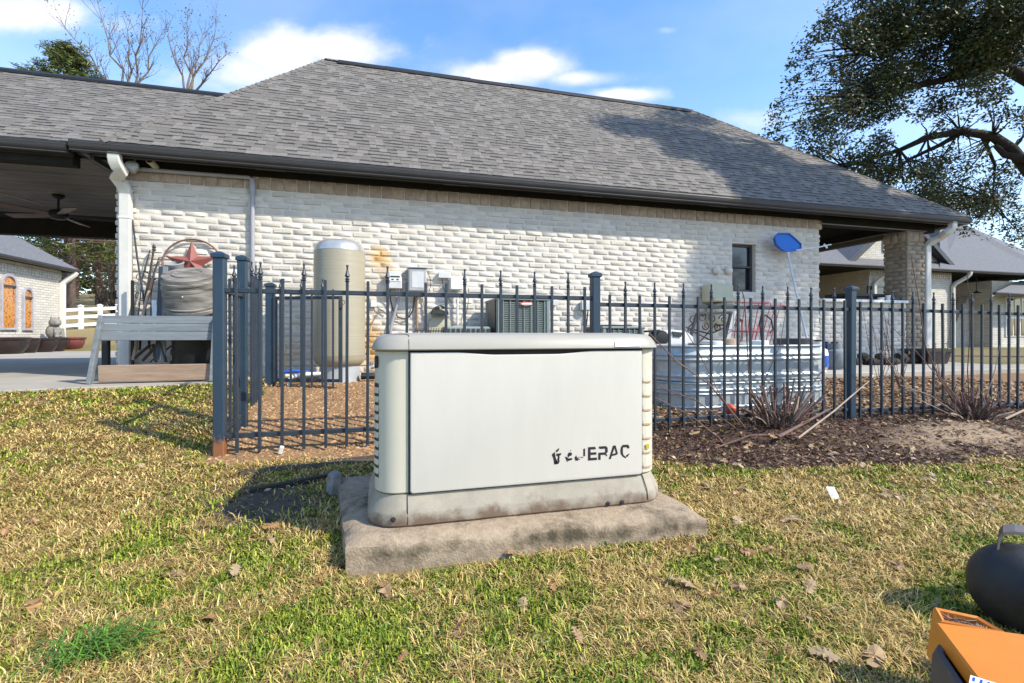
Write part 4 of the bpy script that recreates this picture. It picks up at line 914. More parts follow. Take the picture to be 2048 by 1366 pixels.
tag(q.build('vent_hood', M_['acdark'], smooth=40), 'dark half round vent hood low on the brick wall', 'vent')
q = MB(); cv = P(879, 652, YW); q.lathe([(.135, 0), (.13, .012), (.06, .02)], 24, (cv.x, YW - .008, cv.z), Matrix.Rotation(R(90), 3, 'X')); tag(q.build('vent_cover', M_['cream'], smooth=40), 'round cream cover plate under the dark vent hood', 'cover')
for px, lab in ((1432, 'round white exhaust cap left of its twin near the small window'), (1456, 'round white exhaust cap closest to the small window')):
    c = P(px, 541, YW); q = MB(); q.lathe([(.062, 0), (.062, .02), (.045, .04), (.015, .05)], 18, (c.x, YW - .005, c.z), Matrix.Rotation(R(90), 3, 'X')); tag(q.build('exhaust_cap', M_['mortar'], smooth=40), lab, 'vent', 'round exhaust caps on the wall')
t, a, b_ = wbox('pump_controller', 'beige plastic pump control box on the wall below the exhaust caps', 1420, 1468, 569, 603, .20, 'cream', ch=.02)
q = MB(); q.box(((a.x + b_.x) / 2, a.y - .006, a.z + .02), (b_.x - a.x + .03, .22, .05), ch=.012); q.build('sill', M_['cream'], t)
q = MB(); cb = P(1440, 628, YW - .12); q.box((cb.x, YW - .13, cb.z), (.30, .26, .28), ch=.03); tag(q.build('pump_cover', M_['cream']), 'beige pump cover standing directly under the control box', 'box')

# ---------------------------------------------------------------- air conditioners
def ac(label, x0, y0, w, z0, z1, badge=False, loc_group='air conditioners along the wall'):
    t = thing('air_conditioner', label, 'air conditioner', (x0, y0, z0), loc_group)
    q = MB(); q.box((x0 + w / 2, y0 + w / 2, (z0 + z1) / 2), (w - .05, w - .05, z1 - z0 - .04)); q.build('coil', M_['acdark'], t)
    for (sx, sy) in ((0, 0), (1, 0), (0, 1), (1, 1)):
        q = MB(); q.box((x0 + .025 + sx * (w - .05), y0 + .025 + sy * (w - .05), (z0 + z1) / 2), (.05, .05, z1 - z0), ch=.012); q.build('corner_post', M_['acgrey'], t)
    q = MB(); q.box((x0 + w / 2, y0 + w / 2, z1 - .012), (w + .01, w + .01, .028), ch=.008); q.build('top_cover', M_['acgrey'], t)
    q = MB(); q.lathe([(w * .40, 0), (w * .42, .012), (w * .40, .02)], 24, (x0 + w / 2, y0 + w / 2, z1)); q.build('fan_guard', M_['acdark'], t)
    lv = MB(); n = int((z1 - z0 - .06) / .021); lv.box((0, 0, 0), (w - .1, .010, .0135), (R(35), 0, 0)); me = lv.mesh('louver', mats=[M_['acgrey']])
    lw_ = MB(); lw_.box((0, 0, 0), (.012, w - .1, .0145), (0, R(35), 0)); me2 = lw_.mesh('louver', mats=[M_['acgrey']])
    for k in range(n):
        z = z0 + .04 + k * .021; inst('louver', me, t, (x0 + w / 2, y0 + .012, z)); inst('louver', me2, t, (x0 + .012, y0 + w / 2, z))
    nv = 7
    for k in range(nv):
        q = MB(); q.box((x0 + .07 + (w - .14) * k / (nv - 1), y0 + .002, (z0 + z1) / 2), (.008, .012, z1 - z0 - .06)); q.build('grille_bar', M_['acgrey'], t)
    q = MB(); q.box((x0 - .001, y0 + w * .42, (z0 + z1) / 2), (.012, w * .62, z1 - z0 - .03)); q.build('service_panel', M_['trim'], t)
    if badge:
        bp = at(1052, 608, y0 - .01); q = MB(); q.lathe([(.5, 0), (.5, .006), (.42, .010)], 20, (0, 0, 0), Matrix.Diagonal((.15, .05, 1)))
        q.v = [(x + bp.x, y0 - .006 - z, y + bp.z) for x, y, z in q.v]; bg = q.build('badge', M_['badge'], t, smooth=40)
        q = MB(); q.box((bp.x + .005, y0 - .018, bp.z), (.115, .003, .013)); q.build('badge_band', M_['sticker'], bg)
    q = MB(); q.box((x0 + w / 2, y0 + w / 2, z0 - .03), (w + .2, w + .1, .06), ch=.01); q.build('plinth', M_['concrete'], t)
    return t
a0 = at(994, 620, 5.16)
ac('tall green grey air conditioner with red oval badge behind the fence', a0.x, 5.16, .62, .40, at(1040, 596, 5.16).z, True)
a1 = at(1205, 660, 4.85)
ac('lower grey air conditioner half hidden right of the middle fence post', a1.x, 4.85, .52, .38, at(1245, 653, 4.85).z)
a2 = at(890, 660, 5.2)
t = thing('window_unit', 'flat grey unit top with dark slots left of the tall air conditioner', 'cooling unit', (a2.x, 5.2, .38))
zt2 = at(930, 651, 5.2).z; q = MB(); q.box((a2.x + .26, 5.42, (zt2 + .36) / 2), (.5, .4, zt2 - .38), ch=.015); q.build('housing', M_['acgrey'], t)
for k in range(9): q = MB(); q.box((a2.x + .04 + k * .055, 5.215, zt2 - .07), (.03, .012, .07)); q.build('slot', M_['acdark'], t)
rk = thing('wire_rack', 'low black wire rack top showing over the generator lid', 'rack', (at(830, 660, 5.3).x, 5.3, .4)); xr0 = at(830, 660, 5.3).x; zr_ = at(850, 661, 5.3).z
for k in range(14):
    q = MB(); q.tube([(xr0 + k * .028, 5.3, zr_ - .25), (xr0 + k * .028, 5.3, zr_), (xr0 + k * .028 + .008, 5.32, zr_ + .025)], .0045, 5); q.build('wire', M_['iron'], rk)
for z in (zr_ - .25, zr_ - .005): q = MB(); q.bar((xr0, 5.3, z), (xr0 + .37, 5.3, z), .012, .012); q.build('frame', M_['iron'], rk)
for sx in (0, .36): q = MB(); q.bar((xr0 + sx, 5.31, .34), (xr0 + sx, 5.31, zr_ - .2), .014, .014); q.build('leg', M_['iron'], rk)

# ---------------------------------------------------------------- eave fittings, ceiling fans
p = at(264, 332, YW - .12); sl = thing('flood_light', 'round silver flood light tucked under the eave beside the downspout', 'light', p)
q = MB(); Mx = Euler((R(62), 0, R(14))).to_matrix(); q.lathe([(.02, -.10), (.035, -.07), (.058, -.02), (.062, .01), (.058, .016)], 18, p, Mx); q.build('housing', M_['steelcap'], sl, smooth=40)
q = MB(); q.lathe([(.054, .012), (.05, .02), (.02, .024)], 18, p, Mx); q.build('lens', M_['whitebox'], sl, smooth=40); q = MB(); q.tube([p + Vector((0, .05, .03)), p + Vector((0, .06, .09))], .012, 6); q.build('stem', M_['steelcap'], sl)
p = at(303, 325, YW - .1); sl = thing('security_camera', 'small bullet camera with a pale ring lens under the eave', 'camera', p)
q = MB(); Mx = Euler((R(75), 0, R(-6))).to_matrix(); q.lathe([(.02, -.09), (.032, -.085), (.033, .02), (.038, .03), (.036, .034)], 16, p, Mx); q.build('housing', M_['cream'], sl, smooth=40)
q = MB(); q.lathe([(.026, .03), (.024, .037)], 16, p, Mx); q.build('lens', M_['black'], sl); q = MB(); q.bar(p + Vector((-.07, .02, .05)), p + Vector((0, .05, .035)), .03, .02, ch=.004); q.build('bracket', M_['whitebox'], sl)
def fan(label, hub, zc, ang, n=5, r=.62):
    t = thing('ceiling_fan', label, 'ceiling fan', (hub[0], hub[1], zc), 'ceiling fans under the breezeway roof'); x, y, z = hub
    q = MB(); q.lathe([(.06, zc - .005), (.065, zc - .03), (.035, zc - .06)], 14, (x, y, 0)); q.build('canopy', M_['black'], t, smooth=40)
    q = MB(); q.tube([(x, y, zc - .03), (x, y, z + .05)], .013, 8); q.build('rod', M_['black'], t)
    q = MB(); q.lathe([(.03, z + .07), (.085, z + .05), (.10, z + .02), (.10, z - .02), (.07, z - .05), (.03, z - .06)], 18, (x, y, 0)); q.build('motor', M_['black'], t, smooth=40)
    for k in range(n):
        a = R(ang + 360 * k / n); d = Vector((math.cos(a), math.sin(a), 0)); s = Vector((-d.y, d.x, 0)); c = Vector((x, y, z - .01)); tilt = Vector((0, 0, .012))
        q = MB(); q.loft([[c + d * rr - s * w - tilt * k_, c + d * rr + s * w + tilt * k_, c + d * rr + s * w + tilt * k_ + Vector((0, 0, .008)), c + d * rr - s * w - tilt * k_ + Vector((0, 0, .008))] for rr, w, k_ in ((.10, .03, .4), (.2, .05, 1), (r, .062, 1), (r + .02, .045, 1))]); q.build('blade', M_['fanwood'], t)
h1 = at(117, 430, 7.43); fan('dark five blade ceiling fan under the breezeway ceiling further back', h1, 2.60, 20)
h2 = at(-40, 372, 6.3); fan('brown ceiling fan cut off at the left edge of the photo', h2, 2.60, 5, r=.66)
# ---------------------------------------------------------------- bench, barrel, star and the leaning clutter
def bench():
    y = 5.31; a = at(196, 700, y).x; e = at(430, 700, y).x
    t = thing('yard_bench', 'weathered bench with grey plank back and brown board beside the downspout', 'bench', ((a + e) / 2, y, .372))
    xr = e + .03
    for (p0, p1) in ((632, 646.5), (647.5, 662), (663, 680.5)):
        z1, z0 = at(300, p0, y).z, at(300, p1, y).z; q = MB(); q.box(((a + .02 + xr) / 2, y, (z0 + z1) / 2), (xr - a - .04, .03, z1 - z0 + .002), ch=.0025, jit=.0008); q.build('back_slat', M_['greyboard'], t)
    z1, z0 = at(300, 729, y - .03).z, at(300, 762, y - .03).z
    q = MB(); q.box(((a + xr) / 2 - .005, y - .03, (z0 + z1) / 2), (xr - a - .05, .035, z1 - z0), ch=.005, jit=.002); q.build('seat_board', M_['brownboard'], t)
    p, q_ = at(206, 631, y), at(188, 768, y); q = MB(); q.bar((p.x, y - .02, p.z), (q_.x - .012, y - .05, .376), .036, .06, ch=.004, up=(0, 1, 0)); q.build('side_plank', M_['greyboard'], t)
    q = MB(); q.bar((xr - .02, y - .0, p.z - .02), (xr - .035, y - .05, .376), .036, .10, ch=.004, up=(0, 1, 0)); q.build('side_plank', M_['greyboard'], t)
    q = MB(); q.box(((a + xr) / 2, y + .20, .80), (xr - a - .06, .34, .03)); q.build('seat_shadow_board', M_['black'], t)  # black board added to make the shadow under the seat
    for px in (221,): 
        c = at(px, 700, y + .3); q = MB(); q.box((c.x, y + .22, .585), (.055, .05, .42), ch=.004); q.build('leg', M_['black'], t)
    q = MB(); q.box((xr - .1, y + .26, .585), (.05, .05, .42), ch=.004); q.build('leg', M_['black'], t)
bench()
def barrel():
    c = at(383, 583, 5.555); t = thing('wooden_barrel', 'grey weathered round barrel planter leaning upside down behind the bench', 'barrel', c)
    M = Euler((R(24), R(-2), 0)).to_matrix(); R0, R1, hh = .222, .272, .185
    q = MB(); q.lathe([(R1 * .9, -hh), (R1, -hh + .012), (R1 * 1.0, -hh + .045), (R1 * .965, -hh + .05), (R1 * .98, -hh + .075), (R1 * .945, -hh + .08), (R1 * .93, -.03), (R1 * .90, .05), (R1 * .915, .056), (R1 * .91, .078), (R1 * .87, .083), (R1 * .865, .11), (R1 * .89, .115), (R1 * .885, .135), (R1 * .845, .14), (R0 * 1.02, .165), (R0 * 1.03, hh - .012), (R0, hh)], 40, c, M); body = q.build('body', M_['barrel'], t, smooth=35)
    q = MB(); q.lathe([(R0 * .62, hh - .002), (R0 * .62, hh + .012), (R0 * .58, hh + .014), (R0 * .52, hh + .006), (R0 * .5, hh - .004)], 32, c, M); q.build('top_ring', M_['barrel'], t, smooth=35)
    q = MB(); q.lathe([(.006, 0), (.006, .006), (.002, .008)], 8, c + M @ Vector((.0, -R1 * .905, .03)), Euler((R(90 + 20), 0, 0)).to_matrix()); q.build('screw', M_['white'], body)
    s = thing('plastic_drum', 'black plastic drum holding up the leaning barrel', 'drum', (c.x, 5.58, .37)); q = MB(); q.lathe([(.19, .37), (.20, .40), (.215, .92), (.225, .935), (.225, .96), (.20, .97)], 28, (c.x + .03, 5.60, 0)); q.build('body', M_['black'], s, smooth=35)
    q = MB(); q.lathe([(.226, .955), (.23, .97), (.22, .982)], 28, (c.x + .03, 5.60, 0)); q.build('rim', M_['black'], s)
barrel()
def star():
    c = at(384, 527, 5.79); t = thing('metal_star', 'dusty red five pointed metal star in a thin ring behind the barrel', 'star', c)
    M = Euler((R(-9), 0, R(4))).to_matrix(); ro, ri, dp = .247, .098, .075; q = MB(); vs = [Vector((0, -dp, 0))]
    for k in range(10):
        a = R(90 + 36 * k + 3); r = ro if k % 2 == 0 else ri; vs.append(Vector((r * math.cos(a), 0, r * math.sin(a))))
    vs.append(Vector((0, .01, 0))); q.add([M @ v + c for v in vs], [(0, 1 + (k + 1) % 10, 1 + k) for k in range(10)] + [(11, 1 + k, 1 + (k + 1) % 10) for k in range(10)]); q.build('star_face', M_['star'], t)
    q = MB(); q.tube([M @ Vector((.268 * math.cos(R(8 * k)), .012, .268 * math.sin(R(8 * k)))) + c for k in range(46)], .0095, 6); q.build('ring', M_['ring'], t, smooth=50)
star()
q = MB(); p = at(352, 532, 5.70); q.lathe([(.06, -.07), (.085, .05), (.09, .055), (.09, .065), (.08, .065), (.07, -.05)], 22, p + Vector((-.01, .02, -.03)), Euler((R(20), R(-6), 0)).to_matrix()); tag(q.build('metal_pail', M_['greyplastic'], smooth=40), 'small grey pail tucked behind the star', 'pail')
def rod(name, label, path, r, m, cat='pole', n=7): 
    q = MB(); q.tube(path, r, n); return tag(q.build(name, M_[m], smooth=40), label, cat)
w = YW - .03
q = MB(); q.box((at(265, 560, 5.7).x, 5.7, .87), (.024, .024, 1.0), ch=.003); tag(q.build('garden_post', M_['black']), 'thin black square post standing right beside the downspout', 'post')
rod('garden_stake', 'long thin green stake leaning from the eave to the bench', [at(265, 440, w), at(275, 520, w - .05), at(285, 580, w - .1), at(298, 690, w - .2)], .009, 'fence', 'stake')
rod('garden_hook', 'rusty finial rod leaning left of the star', [at(308, 496, w - .03), at(300, 545, w - .08), at(290, 600, w - .13), at(279, 700, w - .25)], .010, 'iron')
q = MB(); p = at(308, 497, w - .03); q.lathe([(.008, -.03), (.02, -.015), (.013, 0), (.02, .015), (.004, .045)], 10, p); tag(q.build('rod_finial', M_['iron']), 'dark turned finial capping the rusty rod', 'finial')
th = thing('hand_tool', 'shovel with a dark purple grip and pale handle behind the bench', 'shovel', at(300, 620, 5.6))
q = MB(); q.tube([at(305, 556, 5.62), at(299, 580, 5.6)], .024, 8); q.build('grip', M_['iron'], th); q = MB(); q.tube([at(299, 580, 5.6), at(283, 640, 5.55), at(266, 720, 5.5)], .016, 8); q.build('handle', M_['stalkpale'], th)
for (x0, y0, x1, y1, m, lab) in ((323, 533, 315, 720, 'fence', 'dark green board leaning in the clutter left of the barrel'), (331, 533, 326, 720, 'greyboard', 'blue grey board leaning against the barrel side'), (308, 600, 318, 720, 'white', 'pale narrow slat lying across the leaning tools')):
    q = MB(); q.bar(at(x0, y0, 5.58), at(x1, y1, 5.5), .045, .012, ch=.002, up=(0, 1, 0)); tag(q.build('leaning_board', M_[m]), lab, 'board')
def spiral(c, r, turns, ph, sx=1, n=22): return [Vector(c) + Vector((sx * r * (1 - .8 * k / n) * math.cos(ph + turns * 6.283 * k / n), 0, r * (1 - .8 * k / n) * math.sin(ph + turns * 6.283 * k / n))) for k in range(n + 1)]
def trellis(label, y, pts, scrolls, m='iron', r=.007, name='trellis'):
    t = thing(name, label, 'trellis', at(*pts[0][0], y))
    for path in pts: q = MB(); q.tube([at(a, b, y) for a, b in path], r, 6); q.build('bar', M_[m], t, smooth=50)
    for (a, b, rad, turns, ph, sx) in scrolls: q = MB(); q.tube(spiral(at(a, b, y - .008), rad, turns, ph, sx), r * .8, 5); q.build('scroll', M_[m], t, smooth=50)
trellis('old wire trellis with curls leaning against the wall beside the downspout', w - .02, [[(300, 700), (303, 560), (318, 515), (336, 512), (352, 530)], [(270, 700), (284, 560), (300, 500)], [(288, 540), (312, 560)], [(282, 600), (306, 610)]], [(280, 555, .05, 1.2, 0, 1), (278, 590, .06, 1.2, 2, -1), (344, 545, .06, 1.1, 1, 1)], r=.005)
trellis('dark scrolled iron trellis lying low behind the bench boards', 5.55, [[(340, 724), (428, 688)], [(300, 724), (345, 690)], [(362, 690), (362, 724)], [(385, 690), (385, 724)], [(410, 690), (410, 724)]], [(350, 706, .055, 1.2, 0, 1), (394, 704, .06, 1.3, 1, -1), (416, 706, .05, 1.2, 2, 1)])
q = MB(); p = at(378, 730, 5.7); q.lathe([(.21, .37), (.20, .47), (.14, .56), (.04, .60)], 20, (p.x, 5.68, 0)); tag(q.build('dark_mound', M_['iron'], smooth=50), 'dark rusty dome low behind the bench under the barrel', 'dome')
for k, (a, b, c_, d) in enumerate(((262, 722, 300, 690), (285, 722, 318, 686), (312, 724, 306, 688), (332, 724, 322, 686))):
    rod('dark_tool', ('dark handle lying diagonal under the bench, leftmost', 'second dark handle under the bench crossing the trellis', 'upright dark handle under the bench, third from left', 'dark handle under the bench nearest the scrolled trellis')[k], [at(a, b, 5.5), at(c_, d, 5.52)], .014, 'iron', 'handle')

# ---------------------------------------------------------------- galvanised stock tanks and what stands in them
def stock_tank(label, z0, z1, x0, x1, y0, d):
    t = thing('stock_tank', label, 'stock tank', ((x0 + x1) / 2, y0 + d / 2, z0), 'stacked galvanised stock tanks')
    rr = d / 2; h = z1 - z0
    def ring(o, z, rip=0, n=26):
        L = []
        xa, xb = x0 + rr, x1 - rr; yc = y0 + rr
        for k in range(n + 1): a = R(90 - 180 * k / n); L.append((xb + (rr + o) * math.cos(a), yc + (rr + o) * math.sin(a)))
        m = 44
        for k in range(1, m): L.append((xb + (xa - xb) * k / m, yc - rr - o))
        for k in range(n + 1): a = R(270 - 180 * k / n); L.append((xa + (rr + o) * math.cos(a), yc + (rr + o) * math.sin(a)))
        out = []; s = 0; c = ((xa + xb) / 2, yc)
        for i, (x, y) in enumerate(L):
            k = rip * (1 if i % 2 else -1); nx, ny = (0, -1) if abs(y - (yc - rr - o)) < 1e-6 else ((x - (xb if x > c[0] else xa)) / rr, (y - yc) / rr); out.append(Vector((x + nx * k, y + ny * k, z)))
        return out
    prof = [(0, .0), (.004, .02), (0, .05), (0, .17), (.016, .20), (.018, .235), (.016, .27), (0, .30), (0, .36), (.016, .39), (.018, .425), (.016, .46), (0, .50), (0, .93), (.004, .955), (.014, .965), (.017, .985), (.012, 1.0), (-.004, 1.0), (-.008, .97), (-.008, .6)]
    # rolled ribs low and high with a fluted band between
    prof = [(0, 0), (.004, .015), (0, .06), (0, .10), (.013, .125), (.015, .15), (.013, .175), (0, .20), (0, .235), (0, .24), (0, .52), (0, .525), (0, .55), (.013, .575), (.015, .60), (.013, .625), (0, .65), (0, .68), (.013, .705), (.015, .73), (.013, .755), (0, .78), (0, .925), (.012, .94), (.017, .965), (.013, .99), (.004, 1.0), (-.006, .985), (-.008, .6)]
    q = MB(); q.loft([ring(o, z0 + h * f, .009 if .235 < f < .525 else 0) for o, f in prof]); q.build('shell', M_['galv'], t, smooth=60)
    return t
sx1 = at(1634, 760, 3.9).x - .085; sx0 = sx1 - 1.75; zm = at(1460, 763, 3.62).z; ztop = at(1460, 690, 3.62).z
stock_tank('galvanised oval stock tank at the bottom, standing on the ground', .155, zm, sx0, sx1, 3.60, .62)
stock_tank('galvanised oval stock tank stacked on top of another', zm + .004, ztop, sx0 + .008, sx1 - .01, 3.605, .62)
ty = 3.9
pw = at(1340, 675, ty + .35); t = thing('pressure_washer', 'white and yellow machine with a black drum behind the stock tanks', 'machine', (pw.x, ty + .55, .3)); yb = ty + .55
a, e = at(1300, 692, yb), at(1388, 661, yb)
q = MB(); q.prism([at(1328, 690, yb), at(1328, 663, yb), at(1345, 659, yb), at(1372, 662, yb), at(1386, 674, yb), at(1388, 692, yb)], (0, .3, 0)); q.build('body', M_['white'], t)
q = MB(); q.prism([at(x, y, yb - .012) for x, y in ((1345, 663), (1366, 665), (1362, 674), (1348, 673))], (0, .012, 0)); q.build('window', M_['acdark'], t); q = MB(); q.prism([at(x, y, yb - .012) for x, y in ((1332, 675), (1342, 676), (1342, 692), (1331, 692))], (0, .012, 0)); q.build('side_stripe', M_['yellow'], t)
q = MB(); c = at(1317, 676, yb - .05); q.lathe([(.02, -.1), (.072, -.09), (.08, -.04), (.08, .06), (.07, .08), (.03, .085)], 20, c, Euler((R(90), 0, 0)).to_matrix()); q.build('drum', M_['black'], t, smooth=40)
q = MB(); q.bar(at(1290, 663, yb - .02), at(1318, 661, yb - .02), .05, .02, ch=.004); q.build('handle', M_['black'], t)
for px in (1340, 1380): q = MB(); b_ = at(px, 692, yb + .15); q.box((b_.x, yb + .15, (b_.z + .2) / 2), (.08, .2, b_.z - .2)); q.build('leg', M_['greyplastic'], t)
yc = 4.75
trellis('black scrolled iron chair back behind the stock tanks', yc, [[(1372, 690), (1377, 655), (1400, 632), (1430, 622), (1462, 628), (1484, 640)], [(1380, 660), (1440, 690)], [(1372, 655), (1420, 668), (1484, 640)], [(1394, 690), (1430, 650), (1470, 650)], [(1372, 690), (1372, 760)], [(1484, 640), (1484, 760)]], [(1386, 640, .055, 1.3, 0, 1), (1404, 634, .06, 1.4, 1, -1), (1425, 636, .055, 1.3, 2, 1), (1446, 638, .055, 1.3, 0, -1), (1412, 652, .05, 1.3, 3, 1), (1436, 655, .05, 1.3, 2, 1), (1462, 640, .05, 1.2, 1, -1)], r=.008, name='iron_chair')
t = thing('window_screen', 'dark tilted screen frame leaning behind the stock tanks', 'frame', at(1430, 690, 4.6))
cs = [(1376, 692), (1394, 627), (1462, 625), (1446, 692)]
for k in range(4): q = MB(); q.bar(at(*cs[k], 4.6), at(*cs[(k + 1) % 4], 4.6), .03, .03, ch=.004); q.build('frame_bar', M_['trim'], t)
t = thing('mirror_frame', 'narrow pale edged frame tilted right of the dark screen frame', 'frame', at(1462, 690, 4.62))
cs = [(1444, 692), (1466, 622), (1476, 622), (1456, 692)]
q = MB(); q.prism([at(*c_, 4.62) for c_ in cs], (0, .03, 0)); q.build('panel', M_['whitebox'], t)
def cage(label, cx, y, tops, base, rings):
    t = thing('tomato_cage', label, 'plant cage', at(cx, 700, y))
    for (a, b) in tops: q = MB(); q.tube([at(b, base, y + .02), at(a, 606, y)], .0055, 5); q.build('wire', M_['redwire'], t)
    for (zpx, x0, x1) in rings:
        p, r_ = at((x0 + x1) / 2, zpx, y), (at(x1, zpx, y).x - at(x0, zpx, y).x) / 2; q = MB(); q.tube([p + Vector((r_ * math.cos(R(18 * k)), r_ * .7 * math.sin(R(18 * k)), 0)) for k in range(21)], .0055, 5); q.build('ring', M_['redwire'], t)
cage('red wire plant cage leaning behind the stock tanks beside the chair', 1500, 4.55, [(1478, 1462), (1490, 1476), (1502, 1490), (1518, 1496), (1528, 1500)], 720, [(606, 1474, 1534), (662, 1466, 1512)])
cage('red wire plant cage nearest the pool net pole', 1535, 4.85, [(1530, 1500), (1542, 1512), (1552, 1522), (1562, 1530)], 720, [(612, 1500, 1566), (664, 1478, 1546)])
rod('shepherd_hook', 'dark curved hook arching over the right end of the stock tanks', [at(1524, 690, 4.5), at(1520, 650, 4.5), at(1522, 634, 4.5), at(1532, 630, 4.5), at(1543, 640, 4.5), at(1546, 658, 4.5), at(1540, 666, 4.5)], .009, 'iron', 'hook')
rod('bamboo_cane', 'pale thin cane standing among the red cages', [at(1486, 690, 4.5), at(1470, 640, 4.55), at(1482, 600, 4.6)], .007, 'stalkpale', 'cane')
rr_ = random.Random(5)
names = ['clay flower pot piece in the stock tank left of the chair', 'white flower pot in the stock tank below the iron chair', 'tan pot rim in the stock tank below the pale frame', 'grey bag top poking from the stock tank by the red cage', 'white jug in the stock tank below the curved hook', 'dark bin lid in the stock tank at its right end']
for k, (px, m, w_) in enumerate(((1400, 'stone', .1), (1424, 'white', .09), (1448, 'stalkpale', .10), (1476, 'greyplastic', .09), (1518, 'white', .08), (1585, 'trim', .16))):
    p = at(px, 688, 3.9); q = MB(); q.lathe([(w_ * .6, -.28), (w_, .0), (w_ * 1.08, .006), (w_ * 1.08, .03 + .02 * (k % 3)), (w_ * .9, .035 + .02 * (k % 3))], 14, (p.x, 3.9, ztop - .02)); tag(q.build('flower_pot', M_[m], smooth=40), names[k], 'pot')
q = MB(); c = at(1462, 817, 3.42); q.ball(c, .058, 16, 10, (1, 1, .9)); q.v = [(x, y, z - .02 * math.exp(-((x - c.x - .02) ** 2 + (z - c.z - .05) ** 2) / .001)) for x, y, z in q.v]; tag(q.build('play_ball', M_['orangered'], smooth=60), 'small dented orange red ball behind the cut stalks', 'ball')

# ---------------------------------------------------------------- pool net and pole, gas bottles, hose, logs
pn = thing('pool_net', 'blue leaf net on a long pale pole leaning by the house corner', 'pool net', at(1618, 690, 5.4))
q = MB(); q.tube([at(1573, 495, 5.72), at(1590, 575, 5.62), at(1617, 690, 5.45), at(1622, 712, 5.42)], .0145, 8); q.build('pole', M_['alu'], pn, smooth=40)
q = MB(); loop = [(1549, 474), (1556, 467), (1578, 467), (1590, 477), (1602, 488), (1602, 496), (1590, 501), (1570, 502), (1562, 497), (1553, 488)]; L0 = [at(a, b, 5.70) for a, b in loop]; cc = sum(L0, Vector()) / len(L0)
q.loft([L0, [cc + (p - cc) * .92 + Vector((0, .05, -.01)) for p in L0], [cc + (p - cc) * .6 + Vector((0, .10, -.01)) for p in L0], [cc + (p - cc) * .2 + Vector((.01, .12, 0)) for p in L0]]); q.build('net_bag', M_['netblue'], pn, smooth=50)
q = MB(); q.tube([at(a, b, 5.695) for a, b in loop + loop[:1]], .012, 6); q.build('rim', M_['blue'], pn, smooth=50)
pb = thing('pool_brush', 'thin grey pole crossing the net and pointing right past the corner', 'pole', at(1602, 497, 5.7)); q = MB(); q.tube([at(1592, 500, 5.69), at(1630, 496, 5.69), at(1662, 489, 5.69)], .010, 7); q.build('shaft', M_['alu'], pb)
q = MB(); q.tube([at(1648, 488, 5.69), at(1654, 496, 5.69)], .012, 6); q.build('clip', M_['white'], pb)
def bottle(label, px, y, m, r, hh, label_m=None):
    c = at(px, 740, y); z = .368; t = thing('gas_bottle', label, 'gas bottle', (c.x, y, z), 'gas bottles by the low brick wall')
    q = MB(); q.lathe([(r * .8, z), (r * .82, z + .03), (r * .9, z + .035), (r, z + .07), (r, z + hh - .08), (r * .9, z + hh - .03), (r * .5, z + hh), (r * .3, z + hh + .005)], 26, (c.x, y, 0)); b_ = q.build('body', M_[m], t, smooth=45)
    q = MB(); q.lathe([(r * .55, z + hh - .01), (r * .56, z + hh + .07), (r * .52, z + hh + .07), (r * .51, z + hh)], 18, (c.x, y, 0)); q.build('collar', M_[m], t, smooth=45)
    q = MB(); q.lathe([(.03, z + hh), (.03, z + hh + .07), (.045, z + hh + .075), (.045, z + hh + .09)], 10, (c.x, y, 0)); q.build('valve', M_['black'], t)
    if label_m:
        q = MB(); q.loft([[Vector((c.x + (r + .002) * math.cos(R(a)), y + (r + .002) * math.sin(R(a)), zz)) for a in range(-100, -19, 10)] + [Vector((c.x + (r - .01) * math.cos(R(a)), y + (r - .01) * math.sin(R(a)), zz)) for a in range(-20, -101, -10)] for zz in (z + .06, z + hh - .10)]); q.build('wrap_label', M_[label_m], t)
bottle('white gas bottle with a blue label at the end of the stock tanks', 1635, 4.75, 'white', .115, .30, 'blue')
bottle('squat blue grey gas bottle left of the right fence post', 1669, 5.0, 'greyboard', .145, .27)
bottle('small dark blue gas bottle hidden between two others', 1650, 5.15, 'blue', .11, .27)
rod('garden_hose', 'pale grey hose end curling on the patio edge right of the post', [at(1702, 742, 4.6), at(1716, 746, 4.58), at(1736, 748, 4.56), at(1744, 752, 4.55), at(1745, 762, 4.5)], .017, 'alu', 'hose')
for k in range(10):
    px = 1712 + k * 13 + rr_.uniform(-3, 3); p = at(px, 727, 5.55 + rr_.uniform(-.1, .1)); q = MB(); random.seed(k); L = rr_.uniform(.12, .22); ang = rr_.uniform(-.5, .5); z = .368 + .05 + (.075 if k % 3 == 1 else 0)
    d = Vector((math.cos(ang), math.sin(ang) * .6, 0)) * L / 2; q.tube([Vector((p.x, p.y, z)) - d, Vector((p.x, p.y, z)) + d * .2 + Vector((0, 0, .004)), Vector((p.x, p.y, z)) + d], [.052, .056, .048], 8)
    tag(q.build('log', M_['bark'], smooth=50), 'short dark log in the row heaped along the low brick wall', 'log', 'logs heaped along the low brick wall')
p = at(1856, 725, 5.6); pt = thing('planter_box', 'dark brown square planter at the foot of the porch column', 'planter', (p.x, 5.62, .368)); q = MB(); q.loft([[Vector((p.x + sx * w_, 5.62 + sy * w_ * .8, z)) for sx, sy in ((-1, -1), (1, -1), (1, 1), (-1, 1))] for w_, z in ((.20, .37), (.24, .55), (.26, .56), (.26, .60), (.22, .60), (.21, .52))]); q.build('box', M_['pot'], pt)
q = MB(); q.box((p.x, 5.62, .55), (.4, .32, .02)); q.build('soil', M_['timber'], pt)

